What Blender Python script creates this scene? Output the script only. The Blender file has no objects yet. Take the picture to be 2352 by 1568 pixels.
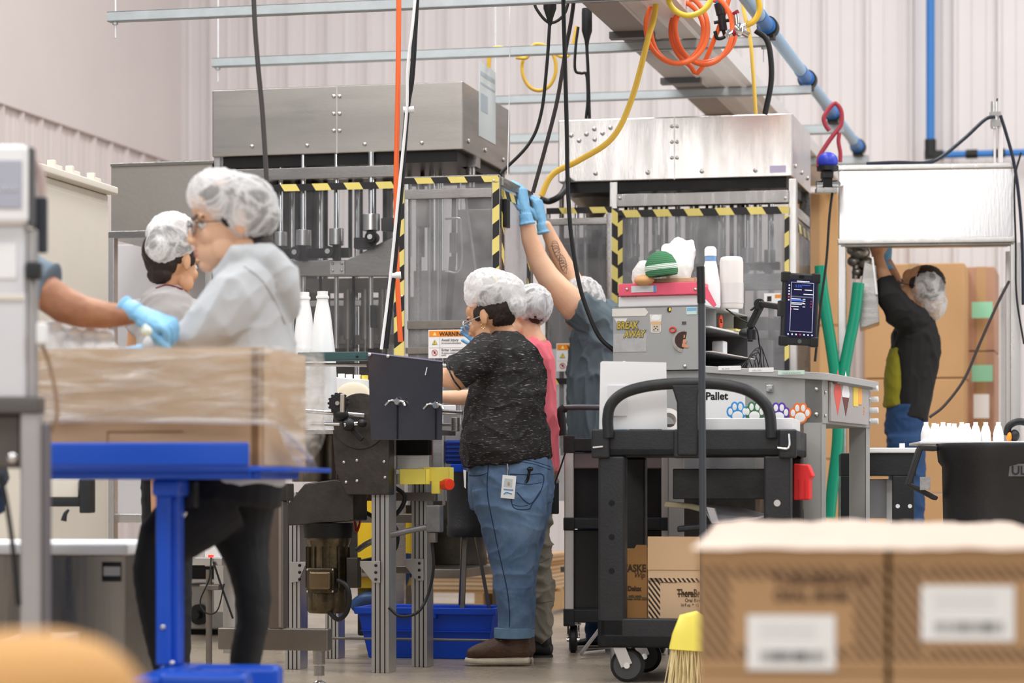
import bpy, bmesh, math, random
from mathutils import Vector, Matrix, noise
random.seed(7)
SC = bpy.context.scene; COL = SC.collection
# ------------------------------------------------------------ camera, world, lights, exposure
F = 6000.0; CZ = 0.704; HY = 1120.0; CX = 1176.0
cam_d = bpy.data.cameras.new('camera'); cam = bpy.data.objects.new('camera', cam_d); COL.objects.link(cam)
cam_d.sensor_width = 36; cam_d.lens = 36*F/2352
cam_d.shift_y = (HY-784)/2352
cam.location = (0, 0, CZ); cam.rotation_euler = (math.pi/2, 0, 0)
cam_d.clip_start = .1; cam_d.clip_end = 200
cam_d.dof.use_dof = True; cam_d.dof.focus_distance = 10.3; cam_d.dof.aperture_fstop = cam_d.lens/1000/.034
SC.camera = cam
SC.view_settings.view_transform = 'Standard'; SC.view_settings.look = 'None'
SC.view_settings.gamma = 1; SC.view_settings.exposure = -0.62; SC.view_settings.use_curve_mapping = False
world = bpy.data.worlds.new('world'); SC.world = world; world.use_nodes = True
bg = world.node_tree.nodes['Background']; bg.inputs[0].default_value = (.93,.94,1,1); bg.inputs[1].default_value = .46
def area(loc, sx, sy, power, rot=(0,0,0), col=(1,.985,.96)):
    l = bpy.data.lights.new('hall_lamp', 'AREA'); l.shape = 'RECTANGLE'; l.size = sx; l.size_y = sy; l.energy = power; l.color = col
    o = bpy.data.objects.new('hall_lamp', l); o.location = loc; o.rotation_euler = rot; COL.objects.link(o); return o
for yy in (2.5, 8, 13.5):
    for xx in (-5.5, 0, 5.5): area((xx, yy, 7.4), 1.2, 3.2, 400)  # ceiling grid of high-bay lamps
area((9.5, 11, 4.0), 8, 5, 420, (0, math.radians(78), 0), (1,1,1))      # wide unseen area lamp standing at the right side
area((-3.0, -3.5, 4.5), 7, 3.5, 420, (math.radians(62), 0, math.radians(-12)), (1,.98,.95))  # unseen area lamp standing in for the lit hall behind the photographer

def lin(r, g, b):
    f = lambda c: c/255/12.92 if c/255 <= .04045 else ((c/255+.055)/1.055)**2.4
    return (f(r), f(g), f(b), 1)
# ------------------------------------------------------------ materials
MATS = {}
def mat(name, rgb, rough=.5, metal=0, var=0, vscale=4, bump=0, bscale=60, stretch=(1,1,1), trans=0, alpha=1, coat=0, emit=0, rvar=0, ior=1.45, sss=0, rgb2=None, sheen=0):
    if name in MATS: return MATS[name]
    m = bpy.data.materials.new(name); m.use_nodes = True; nt = m.node_tree; N = nt.nodes; Lk = nt.links
    p = N['Principled BSDF']; c = lin(*rgb)
    p.inputs['Base Color'].default_value = c; p.inputs['Roughness'].default_value = rough; p.inputs['Metallic'].default_value = metal
    p.inputs['Transmission Weight'].default_value = trans; p.inputs['Alpha'].default_value = alpha; p.inputs['IOR'].default_value = ior
    p.inputs['Coat Weight'].default_value = coat
    if sheen: p.inputs['Sheen Weight'].default_value = sheen
    if sss: p.inputs['Subsurface Weight'].default_value = sss; p.inputs['Subsurface Radius'].default_value = (.02,.008,.004); p.inputs['Subsurface Scale'].default_value = .5
    if emit: p.inputs['Emission Color'].default_value = c; p.inputs['Emission Strength'].default_value = emit
    if var or bump or rvar:
        tc = N.new('ShaderNodeTexCoord'); mp = N.new('ShaderNodeMapping'); mp.inputs['Scale'].default_value = stretch
        Lk.new(tc.outputs['Object'], mp.inputs['Vector'])
    if var or rvar:
        n = N.new('ShaderNodeTexNoise'); n.inputs['Scale'].default_value = vscale; n.inputs['Detail'].default_value = 6; n.inputs['Roughness'].default_value = .65
        Lk.new(mp.outputs[0], n.inputs['Vector'])
    if var:
        r = N.new('ShaderNodeMapRange'); r.inputs['From Min'].default_value = .3; r.inputs['From Max'].default_value = .7
        Lk.new(n.outputs[0], r.inputs[0])
        mx = N.new('ShaderNodeMix'); mx.data_type = 'RGBA'
        c2 = lin(*rgb2) if rgb2 else tuple(x*(1-var) for x in c[:3])+(1,)
        mx.inputs[6].default_value = c; mx.inputs[7].default_value = c2
        Lk.new(r.outputs[0], mx.inputs[0]); Lk.new(mx.outputs[2], p.inputs['Base Color'])
    if rvar:
        r = N.new('ShaderNodeMapRange'); r.inputs['From Min'].default_value = .3; r.inputs['From Max'].default_value = .7
        r.inputs['To Min'].default_value = max(.03, rough-rvar); r.inputs['To Max'].default_value = rough+rvar
        Lk.new(n.outputs[0], r.inputs[0]); Lk.new(r.outputs[0], p.inputs['Roughness'])
    if bump:
        n2 = N.new('ShaderNodeTexNoise'); n2.inputs['Scale'].default_value = bscale; n2.inputs['Detail'].default_value = 4
        Lk.new(mp.outputs[0], n2.inputs['Vector'])
        b = N.new('ShaderNodeBump'); b.inputs['Strength'].default_value = bump; b.inputs['Distance'].default_value = .01
        Lk.new(n2.outputs[0], b.inputs['Height']); Lk.new(b.outputs[0], p.inputs['Normal'])
    MATS[name] = m; return m
def stripes(name, rgb1, rgb2, dirv, period, duty=.5, rough=.5, metal=0, phase=0):
    if name in MATS: return MATS[name]
    m = mat(name, rgb1, rough, metal); nt = m.node_tree; N = nt.nodes; Lk = nt.links; p = N['Principled BSDF']
    tc = N.new('ShaderNodeTexCoord'); d = N.new('ShaderNodeVectorMath'); d.operation = 'DOT_PRODUCT'; d.inputs[1].default_value = dirv
    Lk.new(tc.outputs['Object'], d.inputs[0])
    a = N.new('ShaderNodeMath'); a.operation = 'MULTIPLY_ADD'; a.inputs[1].default_value = 1/period; a.inputs[2].default_value = 100+phase; Lk.new(d.outputs['Value'], a.inputs[0])
    f = N.new('ShaderNodeMath'); f.operation = 'FRACT'; Lk.new(a.outputs[0], f.inputs[0])
    g = N.new('ShaderNodeMath'); g.operation = 'GREATER_THAN'; g.inputs[1].default_value = duty; Lk.new(f.outputs[0], g.inputs[0])
    mx = N.new('ShaderNodeMix'); mx.data_type = 'RGBA'; mx.inputs[6].default_value = lin(*rgb1); mx.inputs[7].default_value = lin(*rgb2)
    Lk.new(g.outputs[0], mx.inputs[0]); Lk.new(mx.outputs[2], p.inputs['Base Color']); return m
STEEL = mat('stainless', (178,174,170), .27, 1, var=.22, vscale=2.2, bump=.06, bscale=40, stretch=(1,1,14), rvar=.07)
STEELL = mat('stainless_bright', (222,219,216), .3, 1, var=.12, vscale=2, bump=.05, bscale=40, stretch=(14,1,1), rvar=.06)
STEELD = mat('stainless_dull', (150,144,137), .42, 1, var=.35, vscale=3, bump=.08, bscale=50, rvar=.1)
STEELK = mat('stained_dark_steel', (92,88,84), .45, .85, var=.5, vscale=9, bump=.1, bscale=60, rvar=.12)
CHROME = mat('chrome', (225,225,225), .12, 1)
ALU = mat('extruded_aluminium', (205,204,202), .36, .85, var=.1, vscale=20, stretch=(1,1,.2))
GALV = mat('galvanised', (196,203,206), .42, .55, var=.15, vscale=12)
DARKM = mat('dark_metal', (40,39,39), .42, .6, var=.3, vscale=12)
BLACKP = mat('black_plastic', (37,38,41), .48, 0, var=.35, vscale=9, bump=.12, bscale=110, rvar=.1)
BLACKR = mat('black_rubber', (24,24,26), .5)
BLACKG = mat('black_gloss', (16,16,18), .2)
WHITEP = mat('white_plastic', (240,241,243), .3, sss=.15)
WHITE = mat('white_paint', (236,236,238), .45)
BEIGE = mat('beige_enamel', (226,219,207), .4, var=.06, vscale=2)
GREY = mat('grey_enamel', (166,166,165), .42, var=.08, vscale=3, bump=.05, bscale=250)
GREYD = mat('charcoal_enamel', (86,86,88), .45)
CARD = mat('cardboard', (196,160,122), .8, var=.13, vscale=5, bump=.08, bscale=30, stretch=(1,1,6))
CARDT = mat('cardboard_tan', (206,176,141), .8, var=.1, vscale=4)
CARDD = mat('cardboard_dark', (168,124,74), .8, var=.15, vscale=6)
KRAFTE = mat('cardboard_edge', (126,92,58), .85)
BLUE = mat('blue_enamel', (8,78,196), .38, coat=.2, var=.08, vscale=3)
BLUEP = mat('blue_tote_plastic', (10,74,205), .35, var=.15, vscale=4)
BLUEPIPE = mat('blue_pipe', (52,118,190), .4)
BLUEPIPEL = mat('pale_blue_pipe', (150,186,216), .35, metal=.2)
YEL = mat('yellow_enamel', (238,222,96), .4)
YELH = mat('yellow_hose', (222,180,66), .45)
YELD = mat('deep_yellow_paint', (236,196,30), .45, var=.1)
ORH = mat('orange_hose', (240,108,54), .4)
RED = mat('red_plastic', (236,50,52), .4)
PINKB = mat('pink_vinyl', (236,98,122), .35)
GLOVE = mat('nitrile_glove', (130,190,232), .42, bump=.25, bscale=55, sss=.1)
INK = mat('printed_ink', (40,34,32), .6)
PAPER = mat('paper', (240,240,240), .6)
ORANGE = mat('orange_print', (242,146,40), .5)
GREEN = mat('green_hose', (22,150,118), .35, sss=.2)
TEAL = mat('teal_bar', (62,92,94), .4, metal=.3)
HAZH = stripes('hazard_tape', (238,220,126), (34,33,34), (1,0,.62), .148, .5, .4)
HAZV = stripes('hazard_tape_upright', (238,220,126), (34,33,34), (-.75,0,1), .132, .5, .4)
HAZW = stripes('hazard_tape_side', (238,220,126), (34,33,34), (0,.75,1), .132, .5, .4)
def clear_mat(name, rgb, rough, mixf, haze=(225,225,228)):
    m = bpy.data.materials.new(name); m.use_nodes = True; nt = m.node_tree; N = nt.nodes; Lk = nt.links; N.clear()
    o = N.new('ShaderNodeOutputMaterial'); t = N.new('ShaderNodeBsdfTransparent'); t.inputs[0].default_value = lin(*rgb)
    g = N.new('ShaderNodeBsdfPrincipled'); g.inputs['Base Color'].default_value = lin(*haze); g.inputs['Roughness'].default_value = rough
    x = N.new('ShaderNodeMixShader'); tc = N.new('ShaderNodeTexCoord'); n = N.new('ShaderNodeTexNoise'); n.inputs['Scale'].default_value = 7; n.inputs['Detail'].default_value = 7
    r = N.new('ShaderNodeMapRange'); r.inputs['From Min'].default_value = .3; r.inputs['From Max'].default_value = .75; r.inputs['To Min'].default_value = mixf*.6; r.inputs['To Max'].default_value = mixf*1.7
    Lk.new(tc.outputs['Object'], n.inputs[0]); Lk.new(n.outputs[0], r.inputs[0]); Lk.new(r.outputs[0], x.inputs[0])
    Lk.new(t.outputs[0], x.inputs[1]); Lk.new(g.outputs[0], x.inputs[2]); Lk.new(x.outputs[0], o.inputs[0]); return m
ACRYL = clear_mat('acrylic_sheet', (238,240,242), .06, .12)
ACRYLH = clear_mat('hazy_acrylic_sheet', (228,230,232), .10, .20, (205,204,206))
def wrap_mat():
    m = bpy.data.materials.new('stretch_wrap'); m.use_nodes = True; nt = m.node_tree; N = nt.nodes; Lk = nt.links; N.clear()
    o = N.new('ShaderNodeOutputMaterial'); t = N.new('ShaderNodeBsdfTransparent'); t.inputs[0].default_value = (.95,.95,.95,1)
    g = N.new('ShaderNodeBsdfPrincipled'); g.inputs['Base Color'].default_value = lin(236,230,226); g.inputs['Roughness'].default_value = .16
    x = N.new('ShaderNodeMixShader'); tc = N.new('ShaderNodeTexCoord'); mp = N.new('ShaderNodeMapping'); mp.inputs['Scale'].default_value = (1.2,1.2,9); mp.inputs['Rotation'].default_value = (0,.22,0)
    n = N.new('ShaderNodeTexNoise'); n.inputs['Scale'].default_value = 3.5; n.inputs['Detail'].default_value = 5; n.inputs['Distortion'].default_value = .6
    r = N.new('ShaderNodeMapRange'); r.inputs['From Min'].default_value = .42; r.inputs['From Max'].default_value = .72; r.inputs['To Min'].default_value = .12; r.inputs['To Max'].default_value = .62
    b = N.new('ShaderNodeBump'); b.inputs['Strength'].default_value = .6; b.inputs['Distance'].default_value = .03
    Lk.new(tc.outputs['Object'], mp.inputs[0]); Lk.new(mp.outputs[0], n.inputs[0]); Lk.new(n.outputs[0], r.inputs[0]); Lk.new(r.outputs[0], x.inputs[0]); Lk.new(n.outputs[0], b.inputs['Height']); Lk.new(b.outputs[0], g.inputs['Normal'])
    Lk.new(t.outputs[0], x.inputs[1]); Lk.new(g.outputs[0], x.inputs[2]); Lk.new(x.outputs[0], o.inputs[0]); return m
WRAP = wrap_mat()
def net_mat():
    m = bpy.data.materials.new('hairnet_fabric'); m.use_nodes = True; nt = m.node_tree; N = nt.nodes; Lk = nt.links; N.clear()
    o = N.new('ShaderNodeOutputMaterial'); t = N.new('ShaderNodeBsdfTransparent'); t.inputs[0].default_value = (1,1,1,1)
    d = N.new('ShaderNodeBsdfDiffuse'); d.inputs[0].default_value = (.97,.97,.98,1); tl = N.new('ShaderNodeBsdfTranslucent'); tl.inputs[0].default_value = (.97,.97,.98,1)
    dm = N.new('ShaderNodeMixShader'); dm.inputs[0].default_value = .3; Lk.new(d.outputs[0], dm.inputs[1]); Lk.new(tl.outputs[0], dm.inputs[2])
    x = N.new('ShaderNodeMixShader'); tc = N.new('ShaderNodeTexCoord')
    n = N.new('ShaderNodeTexNoise'); n.inputs['Scale'].default_value = 11; n.inputs['Detail'].default_value = 7; n.inputs['Roughness'].default_value = .62; n.inputs['Distortion'].default_value = .8
    a = N.new('ShaderNodeMath'); a.operation = 'SUBTRACT'; a.inputs[1].default_value = .5; b = N.new('ShaderNodeMath'); b.operation = 'ABSOLUTE'
    r = N.new('ShaderNodeMapRange'); r.inputs['From Min'].default_value = 0; r.inputs['From Max'].default_value = .11; r.inputs['To Min'].default_value = .97; r.inputs['To Max'].default_value = .40
    Lk.new(tc.outputs['Object'], n.inputs[0]); Lk.new(n.outputs[0], a.inputs[0]); Lk.new(a.outputs[0], b.inputs[0]); Lk.new(b.outputs[0], r.inputs[0]); Lk.new(r.outputs[0], x.inputs[0])
    Lk.new(t.outputs[0], x.inputs[1]); Lk.new(dm.outputs[0], x.inputs[2]); Lk.new(x.outputs[0], o.inputs[0]); return m
NET = net_mat()
SKIN = mat('skin_light', (238,196,164), .5, sss=.12, var=.12, vscale=9, rgb2=(228,176,142))
SKIN2 = mat('skin_tan', (222,172,134), .5, sss=.1, var=.12, vscale=9, rgb2=(206,150,112))
SKIN3 = mat('skin_brown', (186,134,102), .5, sss=.05, var=.25, vscale=14, rgb2=(148,98,72))
HAIR = mat('dark_hair', (46,32,26), .45, bump=.5, bscale=60, stretch=(6,6,1))
LIPS = mat('lips', (204,126,112), .45)
EYEW = mat('eye_white', (235,232,228), .25); EYEB = mat('eye_iris', (40,26,20), .2)
def shirt_speck():
    m = mat('black_melange_jersey', (36,34,35), .85, bump=.15, bscale=300); nt = m.node_tree; N = nt.nodes; Lk = nt.links; p = N['Principled BSDF']
    tc = N.new('ShaderNodeTexCoord'); mp = N.new('ShaderNodeMapping'); mp.inputs['Scale'].default_value = (40,40,340); mp.inputs['Rotation'].default_value = (0,.12,0)
    n = N.new('ShaderNodeTexNoise'); n.inputs['Scale'].default_value = 1; n.inputs['Detail'].default_value = 2
    r = N.new('ShaderNodeMapRange'); r.inputs['From Min'].default_value = .61; r.inputs['From Max'].default_value = .80
    mx = N.new('ShaderNodeMix'); mx.data_type = 'RGBA'; mx.inputs[6].default_value = lin(38,35,36); mx.inputs[7].default_value = lin(190,184,182)
    Lk.new(tc.outputs['Object'], mp.inputs[0]); Lk.new(mp.outputs[0], n.inputs[0]); Lk.new(n.outputs[0], r.inputs[0]); Lk.new(r.outputs[0], mx.inputs[0]); Lk.new(mx.outputs[2], p.inputs['Base Color']); return m
TEE = shirt_speck()
HOOD = mat('heather_grey_fleece', (198,201,205), .9, var=.06, vscale=40, bump=.15, bscale=200)
TEEG = mat('grey_tee', (172,168,168), .9, var=.05, vscale=30)
TEEB = mat('slate_tee', (98,112,120), .9, var=.14, vscale=14, bump=.1, bscale=200)
TEEP = mat('coral_pink_tee', (240,118,132), .85, var=.06, vscale=20)
JACKET = mat('black_jacket_cloth', (24,23,24), .8)
OLIVE = mat('olive_tee', (140,132,30), .85)
DENIM = mat('blue_denim', (66,92,130), .85, var=1, vscale=6, rgb2=(116,142,172), bump=.25, bscale=420)
DENIMD = mat('dark_denim', (40,72,116), .85, var=.3, vscale=8)
DENIMS = mat('denim_seam', (36,56,86), .85)
KHAKI = mat('khaki_twill', (140,134,120), .85, var=.15, vscale=10)
LEGG = mat('black_leggings', (14,15,20), .75)
LEATH = mat('brown_leather', (84,58,42), .55, var=.35, vscale=25, bump=.2, bscale=120)
SOLE = mat('cream_sole', (208,196,176), .7, var=.2, vscale=30)
# ------------------------------------------------------------ mesh builder
def perp(t, ref):
    r = ref - t*ref.dot(t)
    if r.length < 1e-4:
        r = Vector((1,0,0)) - t*t.x
        if r.length < 1e-4: r = Vector((0,0,1)) - t*t.z
    return r.normalized()
def smoothpath(P, k=6):
    P = [Vector(p) for p in P]
    if len(P) < 3: return P
    out = []
    for i in range(len(P)-1):
        p0 = P[i-1] if i else P[0]*2-P[1]; p1 = P[i]; p2 = P[i+1]; p3 = P[i+2] if i+2 < len(P) else P[-1]*2-P[-2]
        for j in range(k):
            t = j/k; out.append(.5*((2*p1)+(p2-p0)*t+(2*p0-5*p1+4*p2-p3)*t*t+(3*p1-p0-3*p2+p3)*t**3))
    out.append(P[-1]); return out
class MB:
    def __init__(s): s.V = []; s.F = []
    def add(s, V, Fc):
        b = len(s.V); s.V += [Vector(v) for v in V]; s.F += [tuple(i+b for i in f) for f in Fc]; return s
    def box(s, x0, x1, y0, y1, z0, z1, M=None):
        V = [Vector((x,y,z)) for z in (z0,z1) for y in (y0,y1) for x in (x0,x1)]
        if M: V = [M@v for v in V]
        return s.add(V, [(0,2,3,1),(4,5,7,6),(0,1,5,4),(2,6,7,3),(0,4,6,2),(1,3,7,5)])
    def beam(s, p0, p1, w, h, up=Vector((0,0,1))):
        p0 = Vector(p0); p1 = Vector(p1); t = (p1-p0).normalized(); v = perp(t, Vector(up)); u = t.cross(v)
        V = [p+u*a*w/2+v*b*h/2 for p in (p0,p1) for a,b in ((-1,-1),(1,-1),(1,1),(-1,1))]
        return s.add(V, [(3,2,1,0),(4,5,6,7),(0,1,5,4),(1,2,6,5),(2,3,7,6),(3,0,4,7)])
    def rings(s, R, closed=True):
        n = len(R[0]); V = [v for r in R for v in r]; Fc = []
        for i in range(len(R)-1):
            for j in range(n):
                a = i*n+j; b = i*n+(j+1)%n; Fc.append((a,b,b+n,a+n))
        if closed: Fc.append(tuple(range(n-1,-1,-1))); Fc.append(tuple(range((len(R)-1)*n, len(R)*n)))
        return s.add(V, Fc)
    def cyl(s, p0, p1, r0, r1=None, n=16):
        p0 = Vector(p0); p1 = Vector(p1); r1 = r0 if r1 is None else r1; t = (p1-p0).normalized(); u = perp(t, Vector((.3,1,.2))); v = t.cross(u)
        return s.rings([[p+(u*math.cos(a)+v*math.sin(a))*r for a in (2*math.pi*j/n for j in range(n))] for p, r in ((p0,r0),(p1,r1))])
    def tube(s, P, r, n=10, k=6, closed=False):
        P = smoothpath(P, k); R = []; u = None
        rr = r if callable(r) else (lambda t: r)
        for i, p in enumerate(P):
            t = (P[min(i+1,len(P)-1)]-P[max(i-1,0)]); t = t.normalized() if t.length > 1e-9 else Vector((0,0,1))
            u = perp(t, u if u else Vector((.31,.93,.17))); v = t.cross(u); q = rr(i/(len(P)-1))
            R.append([p+(u*math.cos(a)+v*math.sin(a))*q for a in (2*math.pi*j/n for j in range(n))])
        return s.rings(R)
    def lathe(s, prof, c=(0,0,0), n=24, M=None, sx=1, sy=1, closed=True):
        c = Vector(c); R = []
        for r, z in prof:
            ring = [Vector((max(r,.0004)*sx*math.cos(2*math.pi*j/n), max(r,.0004)*sy*math.sin(2*math.pi*j/n), z)) for j in range(n)]
            R.append([c+(M@v if M else v) for v in ring])
        return s.rings(R, closed)
    def ell(s, c, r, M=None, n=16, m=10):
        c = Vector(c); R = []
        for i in range(m+1):
            ph = math.pi*i/m; q = max(math.sin(ph), .02)
            ring = [Vector((r[0]*q*math.cos(2*math.pi*j/n), r[1]*q*math.sin(2*math.pi*j/n), -r[2]*math.cos(ph))) for j in range(n)]
            R.append([c+(M@v if M else v) for v in ring])
        return s.rings(R)
    def prism(s, P, y0, y1):
        n = len(P); V = [(x,y0,z) for x,z in P]+[(x,y1,z) for x,z in P]
        return s.add(V, [tuple(range(n)), tuple(range(2*n-1,n-1,-1))]+[(j,n+j,n+(j+1)%n,(j+1)%n) for j in range(n)])
    def loft(s, S, ref=Vector((0,1,0)), n=20, pw=1.0, cap=.5):
        """S: (centre, half width in picture plane, half depth). Rounded ends."""
        S = [(Vector(c), a, b) for c, a, b in S]; R = []
        T = []
        for i in range(len(S)):
            t = S[min(i+1,len(S)-1)][0]-S[max(i-1,0)][0]; T.append(t.normalized())
        SS = []
        if cap:
            c, a, b = S[0]; m = min(a,b)*cap; SS += [(c-T[0]*m*.95, a*.35, b*.35, T[0]), (c-T[0]*m*.6, a*.78, b*.78, T[0])]
        SS += [(S[i][0], S[i][1], S[i][2], T[i]) for i in range(len(S))]
        if cap:
            c, a, b = S[-1]; m = min(a,b)*cap; SS += [(c+T[-1]*m*.6, a*.78, b*.78, T[-1]), (c+T[-1]*m*.95, a*.35, b*.35, T[-1])]
        for c, a, b, t in SS:
            v = perp(t, ref); u = t.cross(v)
            ring = []
            for j in range(n):
                q = 2*math.pi*j/n; cu = math.cos(q); sv = math.sin(q)
                cu = math.copysign(abs(cu)**pw, cu); sv = math.copysign(abs(sv)**pw, sv)
                ring.append(c+u*cu*a+v*sv*b)
            R.append(ring)
        return s.rings(R)
    def mesh(s, name):
        me = bpy.data.meshes.new(name); me.from_pydata([tuple(v) for v in s.V], [], s.F); me.update()
        b = bmesh.new(); b.from_mesh(me); bmesh.ops.recalc_face_normals(b, faces=b.faces); b.to_mesh(me); b.free(); return me
    def build(s, name, m, par=None, bev=0, smooth=False, f=None, label=None, seg=2):
        me = s.mesh(name); me.materials.append(m); o = bpy.data.objects.new(name, me); COL.objects.link(o)
        finish(o, par, f, smooth)
        if bev:
            b = o.modifiers.new('bevel', 'BEVEL'); b.width = bev; b.segments = seg; b.limit_method = 'ANGLE'; b.angle_limit = .7
            if not smooth: me.shade_smooth() if hasattr(me, 'shade_smooth') else None; w = o.modifiers.new('wn', 'WEIGHTED_NORMAL')
        if label: o['label'] = label
        return o
def finish(o, par, f, smooth):
    if smooth:
        for p in o.data.polygons: p.use_smooth = True
        try: o.data.set_sharp_from_angle(angle=math.radians(50))
        except Exception: pass
    if par is not None: o.parent = par
    elif f is not None: o.location = f.o; o.rotation_euler = (0,0,f.a)
def tag(o, label, cat, group=None, kind=None):
    if label: o['label'] = label
    if cat: o['category'] = cat
    if group: o['group'] = group
    if kind: o['kind'] = kind
    return o
class Fr:
    """a place in the hall: origin on the floor on the camera ray through picture column px at distance Y, turned by yaw degrees"""
    def __init__(s, px, Y, yaw=0):
        s.o = Vector(((px-CX)/F*Y, Y, 0)); s.a = math.radians(yaw); s.Y = Y; s.k = Y/F
        s.u = Vector((math.cos(s.a), math.sin(s.a), 0)); s.n = Vector((-math.sin(s.a), math.cos(s.a), 0))
    def at(s, px, py, d=0):
        a = (px-CX)/F; b = (HY-py)/F; ray = Vector((a,1,b)); t = (d+s.n.dot(s.o))/s.n.dot(Vector((a,1,0)))
        w = Vector((0,0,CZ))+ray*t; q = w-s.o; return Vector((q.dot(s.u), q.dot(s.n), w.z))
    def sz(s, px, d=0): return px*(s.Y+d)/F
    def rect(s, x0, y0, x1, y1, d=0):
        ym = (y0+y1)/2; xm = (x0+x1)/2
        return s.at(x0,ym,d).x, s.at(x1,ym,d).x, s.at(xm,y1,d).z, s.at(xm,y0,d).z
    def box(s, m, x0, y0, x1, y1, d0, d1):
        a, b, z0, z1 = s.rect(x0,y0,x1,y1,d0); return m.box(a, b, d0, d1, z0, z1)
    def L(s, P): return [s.at(*p) for p in P]
    def prism(s, m, P, d0, d1):
        q = [s.at(x,y,d0) for x,y in P]; return m.prism([(v.x,v.z) for v in q], d0, d1)
    def secs(s, S):
        """(px,py,half width px,half depth m,d)"""
        return [(s.at(x,y,d), s.sz(r,d), rd) for x,y,r,rd,d in S]
    def rows(s, S):
        """(left px,right px,py,half depth m,d)"""
        return [(s.at((l+r)/2,y,d), s.sz((r-l)/2,d), rd) for l,r,y,rd,d in S]
def thing(name, label, cat, f, group=None):
    o = bpy.data.objects.new(name, None); o.empty_display_size = .1; COL.objects.link(o); o.location = f.o; o.rotation_euler = (0,0,f.a)
    return tag(o, label, cat, group)
def one(m, name, material, f, label, cat, group=None, **k): return tag(m.build(name, material, None, f=f, **k), label, cat, group)
def copy_tree(o, parent=None):
    c = o.copy(); COL.objects.link(c); c.parent = parent
    for ch in [x for x in SC.objects if x.parent == o]: copy_tree(ch, c)
    return c
def children(o): return [x for x in SC.objects if x.parent == o]
def dot(par, name, pts, r, material, ax=(0,-1,0), h=None, n=12):
    """bolts, screws, rivets: each a small domed mesh of its own sharing one mesh"""
    ax = Vector(ax).normalized(); h = h or r*.7
    M = ax.to_track_quat('Z', 'Y').to_matrix()
    me = MB().lathe([(r,-h*.2),(r,h*.3),(r*.75,h*.8),(r*.3,h)], n=n, M=M).mesh(name); me.materials.append(material)
    for p in me.polygons: p.use_smooth = True
    for p in pts:
        o = bpy.data.objects.new(name, me); o.location = Vector(p); COL.objects.link(o); o.parent = par
def text(s, loc, size, material, par, rz=0, sx=1, name='lettering', align='LEFT', f=None, thick=.0006, shear=0, bold=0, tilt=0):
    c = bpy.data.curves.new(name, 'FONT'); c.body = s; c.size = size; c.extrude = thick; c.align_x = align; c.shear = shear; c.offset = bold; c.resolution_u = 3
    t = bpy.data.objects.new(name, c); COL.objects.link(t); dg = bpy.context.evaluated_depsgraph_get(); me = bpy.data.meshes.new_from_object(t.evaluated_get(dg)); bpy.data.objects.remove(t)
    me.name = name; M = Matrix.Translation(Vector(loc)) @ Matrix.Rotation(rz,4,'Z') @ Matrix.Rotation(math.pi/2,4,'X') @ Matrix.Rotation(tilt,4,'Z') @ Matrix.Diagonal((sx,1,1,1)); me.transform(M)
    me.materials.clear(); me.materials.append(material)
    o = bpy.data.objects.new(name, me); COL.objects.link(o); finish(o, par, f, False); return o
# ------------------------------------------------------------ organic shapes
def blob(m, name, material, par, voxel=.006, smooth=4, fold=None, label=None, f=None, deci=0):
    me = m.mesh(name); o = bpy.data.objects.new(name, me); COL.objects.link(o)
    r = o.modifiers.new('r', 'REMESH'); r.mode = 'VOXEL'; r.voxel_size = voxel
    if smooth: q = o.modifiers.new('s', 'SMOOTH'); q.factor = .5; q.iterations = smooth
    dg = bpy.context.evaluated_depsgraph_get(); m2 = bpy.data.meshes.new_from_object(o.evaluated_get(dg)); bpy.data.objects.remove(o); bpy.data.meshes.remove(me)
    m2.name = name; m2.materials.clear(); m2.materials.append(material)
    if fold:
        amp, sc, seed = fold[:3]; det = fold[3] if len(fold) > 3 else 0
        off = Vector((seed*7.3, seed*3.1, seed*5.7)); S = Vector(sc)
        ns = [v.normal.copy() for v in m2.vertices]
        for v, nn in zip(m2.vertices, ns):
            q = Vector((v.co.x*S.x, v.co.y*S.y, v.co.z*S.z))+off
            wv = noise.noise_vector(q*.6)*.7; w = noise.noise(q+wv); h = max(0,1-abs(w)*3.2)**1.6
            h = h*.75+.35*max(0,1-abs(noise.noise(q*2.1+wv))*3)**2+.2*noise.noise(q*.7)
            v.co += nn*(h-.4)*amp
    for p in m2.polygons: p.use_smooth = True
    o = bpy.data.objects.new(name, m2); COL.objects.link(o); finish(o, par, f, False)
    if label: o['label'] = label
    return o
def head_M(facing_deg, pitch=0, roll=0, s=1.0):
    """facing: 0 = towards +x (picture right), 90 = away, 180 = picture left, 270 = towards the camera. pitch>0 looks down"""
    return Matrix.Rotation(math.radians(facing_deg),3,'Z') @ Matrix.Rotation(math.radians(pitch),3,'Y') @ Matrix.Rotation(math.radians(roll),3,'X') @ Matrix.Scale(s,3)
def head_shapes(m, c, M, neck=True):
    c = Vector(c)
    def e(p, r): m.ell(c+M@Vector(p), r, M)
    e((-.014,0,.032),(.098,.078,.088)); e((.03,0,-.02),(.062,.06,.085)); e((.03,0,-.068),(.05,.05,.036)); e((.064,0,-.092),(.024,.026,.019))
    e((.066,0,.05),(.03,.05,.035))
    for q in (-1,1):
        e((.078,q*.028,.024),(.013,.024,.008)); e((.064,q*.036,-.024),(.024,.02,.022)); e((.099,q*.011,-.034),(.011,.008,.008)); e((.0,q*.074,.0),(.006,.007,.012))
        e((-.006,q*.080,.0),(.017,.007,.03)); e((.028,q*.05,-.06),(.035,.014,.03))
    m.loft([(c+M@Vector((.086,0,.016)),.008,.008),(c+M@Vector((.1,0,-.012)),.0095,.009),(c+M@Vector((.106,0,-.029)),.011,.0095)])
    e((.104,0,-.032),(.010,.0105,.008)); e((.088,0,-.056),(.012,.022,.0065)); e((.085,0,-.068),(.011,.018,.0065)); e((.078,0,-.047),(.016,.02,.014))
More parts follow.
